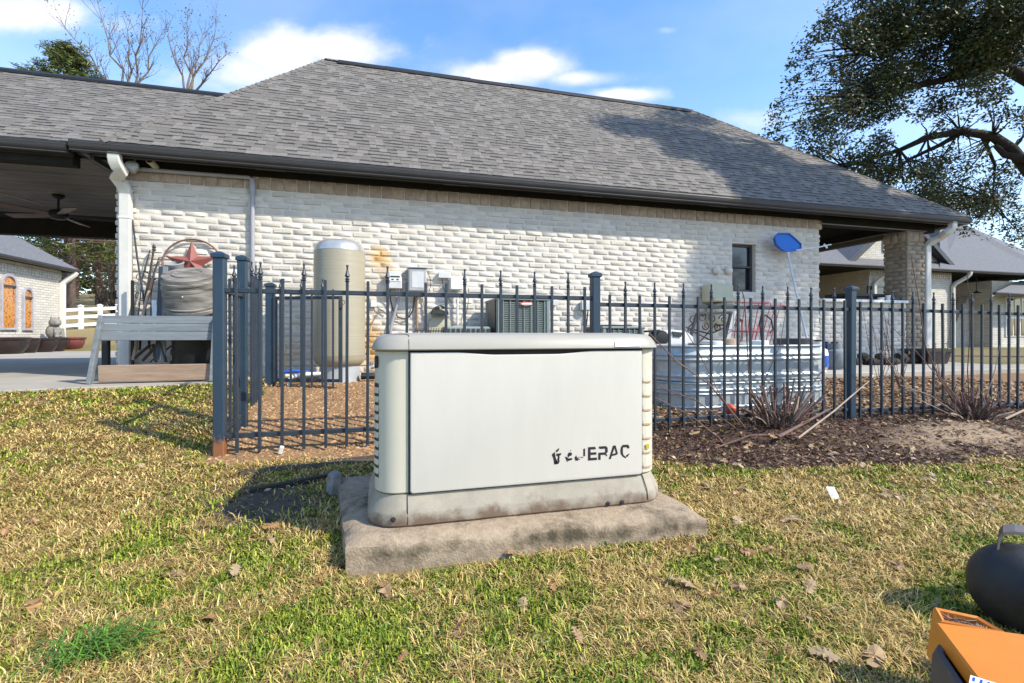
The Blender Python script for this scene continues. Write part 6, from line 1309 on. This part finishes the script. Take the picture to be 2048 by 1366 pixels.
def oak():
    r = random.Random(12); base = Vector((15.6, 6.4, .3)); t = thing('oak_tree', 'large spreading live oak with dark evergreen crown over the right roof end', 'tree', base)
    fork = Vector((15.0, 6.5, 3.6)); q = MB(); q.tube([base + Vector((0, 0, -.2)), base + Vector((-.05, 0, .4)), base + Vector((-.2, 0, 1.8)), fork], [.55, .42, .36, .34], 12); q.build('trunk', M_['bark'], t, smooth=60)
    vis = [(1900, 60, 150, 1, 10.5), (1790, 80, 105, .8, 10.8), (1705, 105, 80, .5, 10.4), (1640, 165, 62, .22, 10.2), (1600, 215, 55, .16, 10.0), (1570, 250, 40, .12, 9.8), (1660, 235, 75, .4, 10.2), (1760, 200, 95, .85, 10.8), (1715, 285, 70, .5, 10.6), (1630, 285, 60, .28, 10.4), (1680, 320, 50, .3, 11.0), (1795, 300, 62, .45, 11), (1760, 345, 55, .4, 11.4), (1830, 360, 55, .5, 11.8), (1900, 350, 58, .45, 12), (1985, 365, 66, .55, 12), (2035, 330, 50, .3, 12), (1990, 140, 95, .85, 10.5), (2045, 40, 90, 1, 10), (1950, 215, 50, .22, 10.6), (2050, 215, 55, .4, 10.6), (1900, 405, 40, .45, 12.2), (1985, 425, 48, .6, 12.4), (2040, 455, 30, .45, 12.5), (1940, 385, 50, .5, 12.2), (2030, 400, 45, .5, 12.3), (1650, 250, 60, .4, 10.4), (1620, 300, 45, .35, 10.6), (1720, 340, 45, .5, 11.4), (1860, 320, 40, .3, 11.8), (1780, 372, 45, .6, 11.6), (1840, 345, 50, .6, 11.6), (1880, 380, 45, .6, 12), (1920, 335, 45, .4, 11.8), (1740, 320, 50, .5, 11.2), (2020, 260, 40, .3, 11), (1930, 20, 120, .8, 10.2), (1660, 60, 55, .25, 10), (1760, 375, 45, .6, 11.8), (1820, 385, 50, .7, 12), (1880, 405, 45, .7, 12.2), (1700, 350, 40, .5, 11.4), (1930, 400, 45, .5, 12.2), (1870, 350, 50, .5, 12), (1960, 440, 40, .5, 12.3), (1690, 25, 60, .3, 10.2), (1760, 20, 70, .6, 10.4), (1950, 440, 26, .25, 12), (1850, 180, 60, .8, 10.6), (1900, 290, 40, .18, 11.5)]
    C, RR, N = [], [], []
    for (px, py, rad, dens, Z) in vis:
        k = max(3, int(rad * rad / 800))
        for i in range(k):
            a = r.uniform(0, 6.283); d = rad * r.random() ** .5 * .8; zz = Z + r.uniform(-.8, 1.0); p = atz(px + d * math.cos(a), py + d * math.sin(a), zz); C.append(p); R_ = r.uniform(.28, .5) * (1.1 if dens > .6 else .85); RR.append(R_); N.append(int(500 * dens * (R_ / .4) ** 2))
    for (px, py) in [(1545, 238), (1538, 262), (1560, 215), (1575, 190), (1590, 160), (1592, 128), (1615, 118), (1605, 95), (1640, 80), (1652, 50), (1668, 20), (1560, 285), (1590, 300), (1625, 325), (1850, 225), (1880, 240), (1930, 230), (1990, 232), (1868, 265), (1960, 300), (1905, 300), (2010, 230), (1640, 205), (1625, 250), (1590, 255), (1680, 180), (1705, 60), (1625, 150), (1905, 425), (1930, 460), (1990, 462), (2030, 478), (1890, 395), (1850, 400), (1820, 392)] * 2:
        C.append(atz(px + r.uniform(-14, 14), py + r.uniform(-12, 12), r.uniform(9.8, 11.2) if py < 350 else r.uniform(11.8, 12.4))); RR.append(r.uniform(.14, .26)); N.append(r.randrange(22, 60))
    nv = len(C)
    # the part of the crown that leans towards the sun, outside the picture: it shades the roof end and the wall end
    S_ = SUNV; roofpts = [(1240, 250), (1290, 262), (1330, 255), (1370, 240), (1350, 290), (1400, 270), (1450, 300), (1500, 310), (1560, 330), (1480, 345), (1540, 370), (1600, 360), (1640, 380), (1700, 395), (1760, 405), (1820, 415), (1600, 395), (1540, 392), (1450, 330), (1680, 372), (1870, 425), (1500, 378), (1560, 385), (1640, 402), (1740, 418)]
    for (px, py) in roofpts:
        u, v = (px - CX) / F, (Y0 - py) / F; kx, ky = u * CA + SA, CA - u * SA; Z = (EZr - H - slope * EYr) / (v - slope * ky); p = Vector((kx * Z, ky * Z, H + v * Z))
        for _ in range(3):
            s = r.uniform(6.0, 8.5); C.append(p + S_ * s + Vector((r.uniform(-.25, .25), r.uniform(-.25, .25), 0))); RR.append(r.uniform(.36, .52)); N.append(680)
    for (px, py) in [(1440, 470), (1480, 470), (1520, 480), (1560, 480), (1600, 480), (1440, 530), (1500, 540), (1560, 540), (1610, 540), (1400, 590), (1450, 600), (1520, 610), (1580, 600), (1620, 620), (1480, 650), (1560, 670), (1430, 505), (1540, 510), (1380, 640), (1420, 660), (1700, 640), (1780, 640), (1830, 560), (1740, 690), (1680, 690), (1820, 690), (1830, 620), (1760, 660)]:
        if 1470 < px < 1640 and 585 < py < 640 and r.random() < .5: continue
        p = at(px, py, YW); s = r.uniform(8.5, 11); C.append(p + S_ * s); RR.append(r.uniform(.34, .50)); N.append(520)
    lc = [(.052, .078, .024), (.043, .064, .023), (.070, .090, .030), (.10, .105, .036), (.034, .053, .021), (.115, .115, .042)]
    q = leaf_cloud('crown', t, M_['leaf'], C, RR, N, .080, lc, 5, flat=.85)
    # limbs: two big arching limbs in view and lighter branches reaching the clumps
    def limb(name, pts, r0, r1, n=9):
        q = MB(); m = len(pts); q.tube(pts, [r0 + (r1 - r0) * i / (m - 1) for i in range(m)], n); return q.build(name, M_['bark'], t, smooth=60)
    A1 = [fork, atz(2120, 380, 11.0), atz(2060, 345, 11.0), atz(2025, 300, 11), atz(1985, 272, 11), atz(1920, 262, 11), atz(1855, 275, 11.1), atz(1800, 300, 11.2), atz(1740, 318, 11.3), atz(1690, 335, 11.5)]
    limb('limb', A1, .165, .02); limb('limb', [atz(1925, 264, 11), atz(1880, 290, 11.2), atz(1820, 318, 11.4), atz(1785, 345, 11.6), atz(1740, 372, 11.8)], .06, .012, 7)
    limb('limb', [fork, atz(2120, 330, 10.6), atz(2050, 318, 10.8), atz(2010, 310, 10.9), atz(1990, 290, 11)], .12, .05)
    limb('limb', [fork + Vector((0, 0, .2)), atz(2150, 230, 10.4), atz(2060, 160, 10.4), atz(2010, 135, 10.4), atz(1960, 100, 10.5), atz(1900, 60, 10.6)], .20, .05)
    limb('limb', [atz(2010, 135, 10.4), atz(1930, 150, 10.5), atz(1840, 170, 10.5), atz(1760, 190, 10.4), atz(1680, 210, 10.2), atz(1610, 225, 10.0)], .10, .015, 7)
    limb('limb', [atz(1900, 60, 10.6), atz(1820, 80, 10.6), atz(1740, 100, 10.5), atz(1660, 150, 10.3)], .07, .012, 6)
    limb('limb', [atz(1965, 272, 11), atz(1990, 330, 11.6), atz(1985, 400, 12)], .05, .012, 6)
    limb('limb', [fork + Vector((.1, -.1, .1)), Vector((14.2, 5.2, 6.5)), Vector((13.0, 3.8, 8.2)), Vector((11.6, 2.8, 9.0)), Vector((10.2, 2.6, 9.3))], .22, .06)
    limb('limb', [Vector((14.2, 5.2, 6.5)), Vector((12.4, 4.6, 8.2)), Vector((10.6, 4.0, 8.8))], .13, .04)
    limb('limb', [Vector((13.0, 3.8, 8.2)), Vector((12.0, 1.6, 8.4)), Vector((10.8, .5, 8.2))], .11, .03); limb('limb', [Vector((14.2, 5.2, 6.5)), Vector((15.8, 3.0, 8.0)), Vector((16.4, 1.5, 8.8))], .14, .04)
    anchors = [Vector(p) for p in A1[3:]] + [atz(1760, 190, 10.4), atz(1840, 170, 10.5), atz(1900, 60, 10.6), atz(1740, 100, 10.5), atz(2010, 135, 10.4), atz(1985, 400, 12)]
    q = MB()
    for c in C[:nv]:
        a = min(anchors, key=lambda s: (s - c).length); q.tube(wiggle(a, c, 3, .06, r), [.022, .015, .009, .004], 5, cap=False)
    for c in C[nv:]:
        a = min((Vector((11.6, 2.8, 9.0)), Vector((10.2, 2.6, 9.3)), Vector((10.6, 4.0, 8.8)), Vector((10.8, .5, 8.2)), Vector((12.4, 4.6, 8.2))), key=lambda s: (s - c).length); q.tube(wiggle(a, c, 3, .05, r), [.03, .02, .012, .005], 5, cap=False)
    o = q.build('branchlets', M_['bark'], t); o['kind'] = 'stuff'
    # yellow-green fresh sprays
oak()
def bare_tree(label, base, tops, rtr, seed, fz):
    r = random.Random(seed); t = thing('bare_tree', label, 'tree', base); tw = MB(); lf = []
    fork = Vector((base[0], base[1], fz))
    q = MB(); q.tube([Vector(base) + Vector((0, 0, -.3)), Vector(base) + Vector((0, 0, 1.5)), fork], [rtr * 1.3, rtr, rtr * .85], 9); q.build('trunk', M_['twig'], t, smooth=60)
    def grow(p, d, L, rad, lev):
        n = 4; pts = [p]
        for i in range(n): d = (d + Vector((r.uniform(-1, 1), r.uniform(-1, 1), r.uniform(-.4, .9))) * .13).normalized(); pts.append(pts[-1] + d * L / n)
        tw.tube(pts, [rad * (1 - .55 * i / n) for i in range(n + 1)], 5 if lev else 6, cap=False)
        if lev >= 3: lf.append(pts[-1]); return
        for k in range(r.choice((2, 3, 3)) if lev else 4):
            b0 = pts[r.choice((1, 2, 3, 4))]; ax = Vector((r.uniform(-1, 1), r.uniform(-1, 1), r.uniform(.1, 1))).normalized(); grow(b0, (d + ax * .75).normalized(), L * r.uniform(.38, .6), rad * .45, lev + 1)
    for tp in tops:
        tp = Vector(tp); d = (tp - fork); L = d.length; pts = wiggle(fork, tp, 6, .035, r); q = MB(); q.tube(pts, [rtr * .42 * (1 - .85 * i / 6) for i in range(7)], 7); q.build('limb', M_['twig'], t, smooth=60)
        for i in range(2, 7):
            for k in range(3):
                ax = Vector((r.uniform(-1, 1), r.uniform(-1, 1), r.uniform(0, 1))).normalized(); grow(pts[i], (d.normalized() * .7 + ax * .7).normalized(), L * r.uniform(.12, .24), rtr * .16 * (1 - .09 * i), 1)
    o = tw.build('twigs', M_['twig'], t); o['kind'] = 'stuff'
    leaf_cloud('dead_leaves', t, M_['leaf'], lf, [.25] * len(lf), [1] * len(lf), .075, [(.16, .10, .055), (.10, .065, .04)], seed)
def tz(px, py, Z): return tuple(atz(px, py, Z))
b0 = atz(262, 660, 19); bare_tree('forked leafless tree behind the roof, left of the other bare tree', (b0.x, b0.y, g1(b0.x, b0.y)), [tz(130, 55, 19), tz(196, 8, 19.5), tz(255, 62, 18.5), tz(322, 70, 19), tz(285, 20, 18.2)], .13, 3, atz(262, 215, 19).z)
b0 = atz(374, 660, 20); bare_tree('slender leafless tree behind the roof, nearest the main ridge', (b0.x, b0.y, g1(b0.x, b0.y)), [tz(336, 62, 20), tz(374, 42, 20), tz(432, 55, 20.5), tz(452, 110, 19.5), tz(405, 70, 20.5)], .125, 8, atz(374, 200, 20).z)
def pine(label, px, Z, ztop_px, wid, seed, lo, rt=.2, n=70):
    r = random.Random(seed); b = atz(px, 668, Z); zb = g1(b.x, b.y); zt = atz(px, ztop_px, Z).z; t = thing('pine_tree', label, 'tree', (b.x, b.y, zb), 'pines behind the breezeway')
    q = MB(); q.tube([(b.x, b.y, zb - .2), (b.x + .05, b.y, zb + (zt - zb) * .4), (b.x - .05, b.y, zt - .4)], [rt, rt * .8, .04], 9); q.build('trunk', M_['pinebark'], t, smooth=60)
    C, RR, N = [], [], []; br = MB()
    for k in range(n):
        f = r.random(); z = zb + lo + (zt - zb - lo) * f; w = wid * (1 - f ** 2 * .8) * r.uniform(.35, 1); a = r.uniform(0, 6.283); p = Vector((b.x + w * math.cos(a), b.y + w * math.sin(a), z + r.uniform(-.2, .3))); C.append(p); RR.append(r.uniform(.35, .7)); N.append(120)
        br.tube([(b.x, b.y, z - .25), tuple(p)], [.035, .012], 5, cap=False)
    br.build('branches', M_['pinebark'], t)['kind'] = 'stuff'
    leaf_cloud('crown', t, M_['leaf'], C, RR, N, .30, [(.08, .11, .025), (.11, .135, .03), (.06, .085, .022), (.14, .145, .035)], seed, flat=.6, aspect=7)
pine('tall pine showing green above the breezeway ridge at left', 135, 26, 104, 2.9, 1, 7.5, .2, 170)
pine('pine with a brown trunk right behind the outbuilding corner', 141, 24, 300, 3.2, 2, 2.5, .2)
pine('second pine trunk standing right of the outbuilding downspout', 152, 31, 300, 3.4, 3, 2.6, .17)
pine('pine trunk in the middle of the breezeway gap', 196, 27, 330, 3.4, 4, 2.0, .15)
pine('pine nearest the white downspout beyond the breezeway', 224, 33, 330, 3.6, 5, 1.8, .16)
pine('pine hidden behind the outbuilding roof, its needles hanging over the roof', 92, 29, 320, 3.8, 6, 2.8, .2)
# scrubby bushes below the pines
for k, (px, Z, rad, lab) in enumerate(((205, 25, .9, 'brown scrubby bush under the middle pine'), (226, 22, .8, 'brown leafless bush beside the white downspout beyond the fence'))):
    b = atz(px, 640, Z); zb = g1(b.x, b.y); t = thing('scrub_bush', lab, 'bush', (b.x, b.y, zb)); r = random.Random(k); q = MB()
    for i in range(60): a = r.uniform(0, 6.28); q.tube([(b.x, b.y, zb), (b.x + rad * math.cos(a) * r.random(), b.y + rad * math.sin(a) * r.random(), zb + r.uniform(.5, 2.6))], [.02, .006], 4, cap=False)
    q.build('stems', M_['bark'], t)['kind'] = 'stuff'; leaf_cloud('crown', t, M_['leaf'], [(b.x, b.y, zb + 1.5)], [rad], [260], .13, [(.12, .07, .035), (.09, .06, .03)], k, flat=1.6)
# far wood closing the view behind
C, RR, N = [], [], []; r = random.Random(77)
for k in range(330):
    x = r.uniform(-110, -12); y = r.uniform(60, 75) + max(0, (-x - 40)) * .1; z = g1(x, y) + r.random() ** 1.1 * (5.0 if r.random() < .8 else 9); C.append((x, y, z)); RR.append(r.uniform(.9, 1.9)); N.append(60)
for k in range(160):
    x = r.uniform(30, 110); y = r.uniform(45, 75); z = g1(x, y) + r.random() ** .8 * 9; C.append((x, y, z)); RR.append(r.uniform(1.2, 2.2)); N.append(60)
for k in range(150):                                   # the wood behind the camera, which the panes and metal mirror
    x = r.uniform(-60, 70); y = -34 - r.random() * 10; C.append((x, y, r.random() ** .8 * 11)); RR.append(r.uniform(1.4, 2.4)); N.append(60)
wd = thing('distant_wood', 'far green treeline behind the houses', 'wood', (0, 65, 0)); o = leaf_cloud('foliage', wd, M_['leaf'], C, RR, N, .75, [(.05, .075, .025), (.075, .095, .03), (.10, .10, .035), (.04, .06, .025)], 3, flat=.8); o['kind'] = 'stuff'; wd['kind'] = 'stuff'

# ---------------------------------------------------------------- fallen oak leaves, scraps
def oak_leaf(k):
    r = random.Random(k); t = r.uniform(.75, 1.2); q = MB(); pal = ((.40, .27, .15), (.46, .33, .20), (.30, .16, .07), (.36, .22, .12)); c = pal[k % 4]; q.cur = tuple(x * t for x in c); out = []; n = 5
    for s in (1, -1):
        side = []
        for i in range(n): y = -.045 + .09 * (i + .3) / n; w = .024 * math.sin(math.pi * (i + .8) / (n + .8)) + .006; side += [(s * w * .35, y - .005), (s * w * r.uniform(.9, 1.5), y + .010)]
        out.append(side)
    L = [(0, -.048)] + out[0] + [(0, .055)] + out[1][::-1]; m = len(L); up = lambda x, y: .010 * math.cos(x * 60 + k) + .012 * abs(x) * 40 * .5 + .004 * math.sin(y * 70 + k)
    vs = [Vector((0, (-.048 + .103 * i / 6), up(0, 0))) for i in range(7)]
    cv = [Vector((x, y, up(x, y))) for x, y in L]; q.add([Vector((0, 0, .008))] + cv, [(0, 1 + i, 1 + (i + 1) % m) for i in range(m)]); q.tube([(0, -.046, .008), (.002, -.075, .006)], .0011, 4); return q.mesh('fallen_leaf', mats=[M_['leaf']])
OL = [oak_leaf(k) for k in range(10)]
def put_leaf(p, k, rz, sc, label=None, tilt=.25):
    o = bpy.data.objects.new('fallen_leaf', OL[k]); COL.objects.link(o); o.location = p; o.rotation_euler = (Matrix.Rotation(A * -1, 3, 'Z') @ Euler((random.uniform(.05, .5), random.uniform(-tilt, tilt), 0)).to_matrix() @ Matrix.Rotation(rz, 3, 'Z')).to_euler(); o.scale = (sc,) * 3
    tag(o, label or 'dry brown oak leaf fallen on the grass or mulch', 'leaf', 'dry oak leaves scattered on the ground'); ORG[o.name] = Vector(p)
random.seed(21)
special = [((1368, 1182), 1, 1.0, 1.25, 'large pale pointed oak leaf on the grass right of the slab front'), ((1366, 1230), 3, 2.2, 1.0, 'brown curled oak leaf just below the large pale leaf'), ((470, 1155), 1, .3, .85, 'pale oak leaf on the grass left of the slab front'), ((68, 1230), 2, .8, 1.0, 'rusty orange leaf at the far left of the lawn'), ((1016, 1116), 3, 1.2, .95, 'tan leaf lying in the grass at the slab front edge'), ((1750, 1335), 0, 2.4, 1.25, 'big pale leaf in the mower shadow at the bottom'), ((1652, 1330), 1, .9, 1.0, 'pale leaf at the bottom edge left of the mower'), ((770, 1192), 3, .5, .95, 'narrow tan leaf below the slab corner'), ((415, 1252), 2, 1.4, .9, 'rust coloured thin leaf on the left lawn middle'), ((262, 1296), 2, 2.2, .6, 'small orange leaf beside the green grass tuft'), ((14, 1072), 2, .2, .7, 'orange leaf on the grass at the left photo edge'), ((1902, 850), 0, .4, 1.3, 'pale star shaped leaf on dark mulch below the reddish stalks'), ((1390, 873), 0, 1.7, 1.1, 'pale leaf on the dark mulch right of the generator')]
for (px, py), k, rz, sc, lab in special: put_leaf(gp(px, py) + Vector((0, 0, .024)), k, rz, sc * .72, lab)
for i in range(120):
    if i < 70: px, py = random.uniform(1320, 2040), random.uniform(870, 1020)
    elif i < 100: px, py = random.uniform(1320, 2040), random.uniform(1000, 1330)
    else: px, py = random.uniform(10, 1300), random.uniform(930, 1340)
    p = gp(px, py)
    if -.25 < p.x < 1.32 and 1.66 < p.y < 2.7: continue
    if p.x > 1.0 and p.y < 1.05: continue
    put_leaf(p + Vector((0, 0, .022 if py > 920 else .012)), random.randrange(10), random.uniform(0, 6.28), random.uniform(.32, .72))
q = MB(); p = gp(1667, 1002); q.add([p + Vector(v) for v in ((-.024, -.012, .012), (.020, -.018, .016), (.026, .02, .062), (-.020, .024, .066), (0, -.004, .046))], [(0, 1, 4), (1, 2, 4), (2, 3, 4), (3, 0, 4)]); tag(q.build('paper_scrap', M_['white']), 'crumpled white scrap lying on the dry grass', 'scrap')
q = MB(); p = gp(437, 877) + Vector((0, .05, .02)); q.box((at(562, 876, 3.18).x, 3.18, g1(at(562, 876, 3.18).x, 3.18) + .03), (.025, .02, .05), (.2, .3, .1), ch=.004); tag(q.build('paper_scrap', M_['white']), 'tiny white scrap in the gravel under the fence rail', 'scrap')
# green tuft
def tuft(label, c, n, seed):
    r = random.Random(seed); q = MB()
    for k in range(n):
        a = r.uniform(0, 6.283) if r.random() < .5 else r.gauss(.4, .8); L = r.uniform(.04, .13); b0 = c + Vector((r.gauss(0, .055), r.gauss(0, .03), 0)); d = Vector((math.cos(a), math.sin(a), 0)); s = Vector((-d.y, d.x, 0)) * .0017; g = r.uniform(.5, 1.3); q.cur = (.105 * g, .225 * g, .026)
        m_ = b0 + d * L * .45 + Vector((0, 0, L * .45)); e_ = b0 + d * L + Vector((0, 0, L * .38)); q.add([b0 - s, b0 + s, m_ + s, m_ - s, e_], [(0, 1, 2, 3), (3, 2, 4)])
    tag(q.build('grass_tuft', M_['grass']), label, 'grass tuft')
tuft('bright green grass tuft at the lower left of the lawn', gp(185, 1318), 330, 1)

# ---------------------------------------------------------------- grass, pebbles, mulch
def blocked(x, y):
    k = (x > -.21 + .1 * sstep(2.64, 1.77, y)) & (x < 1.28) & (y > 1.70) & (y < 2.63)
    return k | ((x > -2.2) & (x < 6.5) & (y > 5.8))
def scatter(n, zmin, zmax, umax, r, power=1.0):
    t = r.random(n); Z = zmin * (zmax / zmin) ** t if power == 1 else zmin + (zmax - zmin) * t ** power; u = r.uniform(-umax, umax, n); return Z * (u * CA + SA), Z * (CA - u * SA), Z
def grass():
    r = np.random.default_rng(5); nt_, per = 82000, 9; tx, ty, TZ = scatter(nt_, .95, 6.5, 1.28, r)
    m_ = 34000; ex = r.uniform(-6, 7.5, m_); ey = r.uniform(-2.2, 5.2, m_); ez = ex * SA + ey * CA; eu = (ex * CA - ey * SA) / np.maximum(ez, .01); out = (ez < .95) | (np.abs(eu) > 1.28)
    tx = np.concatenate([tx, ex[out]]); ty = np.concatenate([ty, ey[out]]); TZ = np.concatenate([TZ, np.full(out.sum(), 2.6)]); nt_ = len(tx)
    tg = green(tx, ty) - .0 + r.normal(0, .10, nt_) + (fbm(tx * 16, ty * 16, 91, 2) - .5) * .5; th_ = r.uniform(.55, 1.35, nt_) * (.55 + .9 * fbm(tx * 3, ty * 3, 71, 3)); ta = r.uniform(0, 6.283, nt_); tt = r.uniform(.75, 1.2, nt_)
    k = np.repeat(np.arange(nt_), per); n = len(k); rad = r.normal(0, .013, n) * np.clip(TZ[k] / 1.8, .8, 2.2); an = r.uniform(0, 6.283, n); x = tx[k] + rad * np.cos(an); y = ty[k] + rad * np.sin(an); Z = TZ[k]; g = tg[k] + r.normal(0, .095, n)
    w = zones(x, y)
    keep = (r.random(n) < np.clip(w[:, 0] * 1.15 - .08, 0, 1) + (w[:, 5] > .4) * .05 + (w[:, 3] > .5) * .015) & ~blocked(x, y) & ~((x < -1.3) & (y > 4.92 + .03 * np.sin(x * 9) + np.clip((x + 2.9) * .22, 0, .2)))
    x, y, Z, g, k, an = x[keep], y[keep], Z[keep], g[keep], k[keep], an[keep]; n = len(x); kk = k; gr = g > .575
    L = np.where(gr, r.uniform(.010, .034, n), r.uniform(.014, .046, n)) * th_[k]; lie = np.where(gr, r.uniform(.15, .98, n), r.uniform(.68, 1.0, n)); az = np.where(r.random(n) < .55, an, ta[k]) + r.normal(0, .7, n); wd_ = np.where(gr, r.uniform(.0016, .0034, n), r.uniform(.0009, .0024, n)) * np.clip(Z / 1.8, .8, 2.6)
    d = np.stack([np.cos(az), np.sin(az), np.zeros(n)], 1); s = np.stack([-np.sin(az), np.cos(az), np.zeros(n)], 1) * wd_[:, None]; b0 = np.stack([x, y, gz(x, y) + r.uniform(-.004, .010, n) * (~gr)], 1); up = np.array([0, 0, 1.])
    ho = (L * lie)[:, None]; ve = (L * np.sqrt(np.maximum(1 - lie ** 2, .02)))[:, None]; curl = r.uniform(.5, 1.0, n)[:, None]
    m_ = b0 + d * ho * .45 + up * ve * .62; e_ = b0 + d * ho + up * ve * curl
    V = np.stack([b0 - s, b0 + s, m_ + s * .85, m_ - s * .85, e_ + s * .15, e_ - s * .15], 1).reshape(-1, 3); k = np.arange(n)[:, None] * 6
    Fc = np.concatenate([k + np.array([[0, 1, 2, 3]]), k + np.array([[3, 2, 4, 5]])], 0)
    tan = np.array([[.63, .46, .16], [.48, .33, .11], [.72, .56, .25], [.28, .16, .065], [.55, .44, .14], [.60, .39, .145]]); grn = np.array([[.21, .29, .030], [.16, .25, .024], [.31, .36, .040], [.42, .41, .055], [.10, .18, .022], [.36, .38, .05]])
    c = np.where(gr[:, None], grn[r.integers(0, 6, n)], tan[r.integers(0, 6, n)]) * r.uniform(.6, 1.25, (n, 1)) * tt[kk][:, None]; o = mesh_np('grass', V, Fc, np.repeat(c, 6, 0), M_['grass']); tag(o, 'patchy winter lawn of tan and green blades', 'grass', kind='stuff')
grass()
def stones():
    r = np.random.default_rng(9); n = 60000; x, y, Z = scatter(n, 2.4, 6.4, 1.1, r); w = zones(x, y); keep = (r.random(n) < w[:, 1] * 1.0) & ~blocked(x, y) & (x < 3.0) & ~((x < -1.3) & (y > 4.8)); x, y = x[keep], y[keep]; n = len(x)
    s = r.uniform(.006, .0165, n); base = np.array([[1, 0, 0], [-.5, .87, 0], [-.5, -.87, 0], [.35, .2, .8], [-.4, .1, .7]]); a = r.uniform(0, 6.283, n); ca, sa = np.cos(a), np.sin(a); jit = 1 + r.uniform(-.3, .3, (n, 5, 1)); B = base[None] * jit * s[:, None, None] * np.array([1.25, .9, .75])
    X = B[..., 0] * ca[:, None] - B[..., 1] * sa[:, None] + x[:, None]; Y = B[..., 0] * sa[:, None] + B[..., 1] * ca[:, None] + y[:, None]; Zz = B[..., 2] + (gz(x, y) - .001)[:, None]
    V = np.stack([X, Y, Zz], -1).reshape(-1, 3); k = np.arange(n)[:, None] * 5; T = np.concatenate([k + np.array([t]) for t in ((0, 1, 3), (1, 4, 3), (1, 2, 4), (2, 0, 3), (2, 3, 4))], 0)
    pal = np.array([[.54, .32, .145], [.46, .26, .11], [.60, .40, .20], [.33, .18, .085], [.52, .33, .18], [.24, .14, .075]]); c = pal[r.integers(0, 6, n)] * r.uniform(.6, 1.15, (n, 1)); o = mesh_np('gravel', V, T, np.repeat(c, 5, 0), M_['pebble']); tag(o, 'tan pea gravel covering the yard behind the fence', 'gravel', kind='stuff')
stones()
def chips():
    r = np.random.default_rng(19); n = 110000; x, y, Z = scatter(n, 2.0, 6.0, 1.1, r); w = zones(x, y); mu = w[:, 3] + w[:, 5] * .05 + w[:, 4] * .40; li = w[:, 2]; keep = (r.random(n) < mu + li) & ~blocked(x, y); x, y, mu, li = x[keep], y[keep], mu[keep], li[keep]; n = len(x); isl = r.random(n) < li / (mu + li + 1e-6)
    isl |= r.random(n) < .05
    a = r.uniform(0, 6.283, n); tl = r.normal(0, .35, (n, 2)); L = np.where(isl, r.uniform(.010, .028, n), r.uniform(.006, .024, n)); W_ = np.where(isl, L * r.uniform(.35, .7, n), L * r.uniform(.12, .3, n)); d = np.stack([np.cos(a), np.sin(a), tl[:, 0]], 1); s = np.stack([-np.sin(a), np.cos(a), tl[:, 1]], 1); p = np.stack([x, y, gz(x, y) + r.uniform(.002, .016, n)], 1)
    V = np.stack([p - d * L[:, None], p + s * W_[:, None], p + d * L[:, None], p - s * W_[:, None]], 1); V[:, 1, 2] += L * .2; V = V.reshape(-1, 3)
    dk = np.array([[.085, .038, .023], [.14, .066, .040], [.05, .026, .019], [.18, .095, .058], [.26, .15, .09]]); lt = np.array([[.36, .22, .12], [.44, .29, .17], [.27, .15, .08], [.50, .36, .23]]); c = np.where(isl[:, None], lt[r.integers(0, 4, n)], dk[r.integers(0, 5, n)]) * r.uniform(.7, 1.2, (n, 1))
    o = mesh_np('leaf_mulch', V, np.arange(4 * n).reshape(n, 4), np.repeat(c, 4, 0), M_['leaf']); tag(o, 'dark bark mulch and dry leaf litter along the right fence', 'mulch', kind='stuff')
chips()
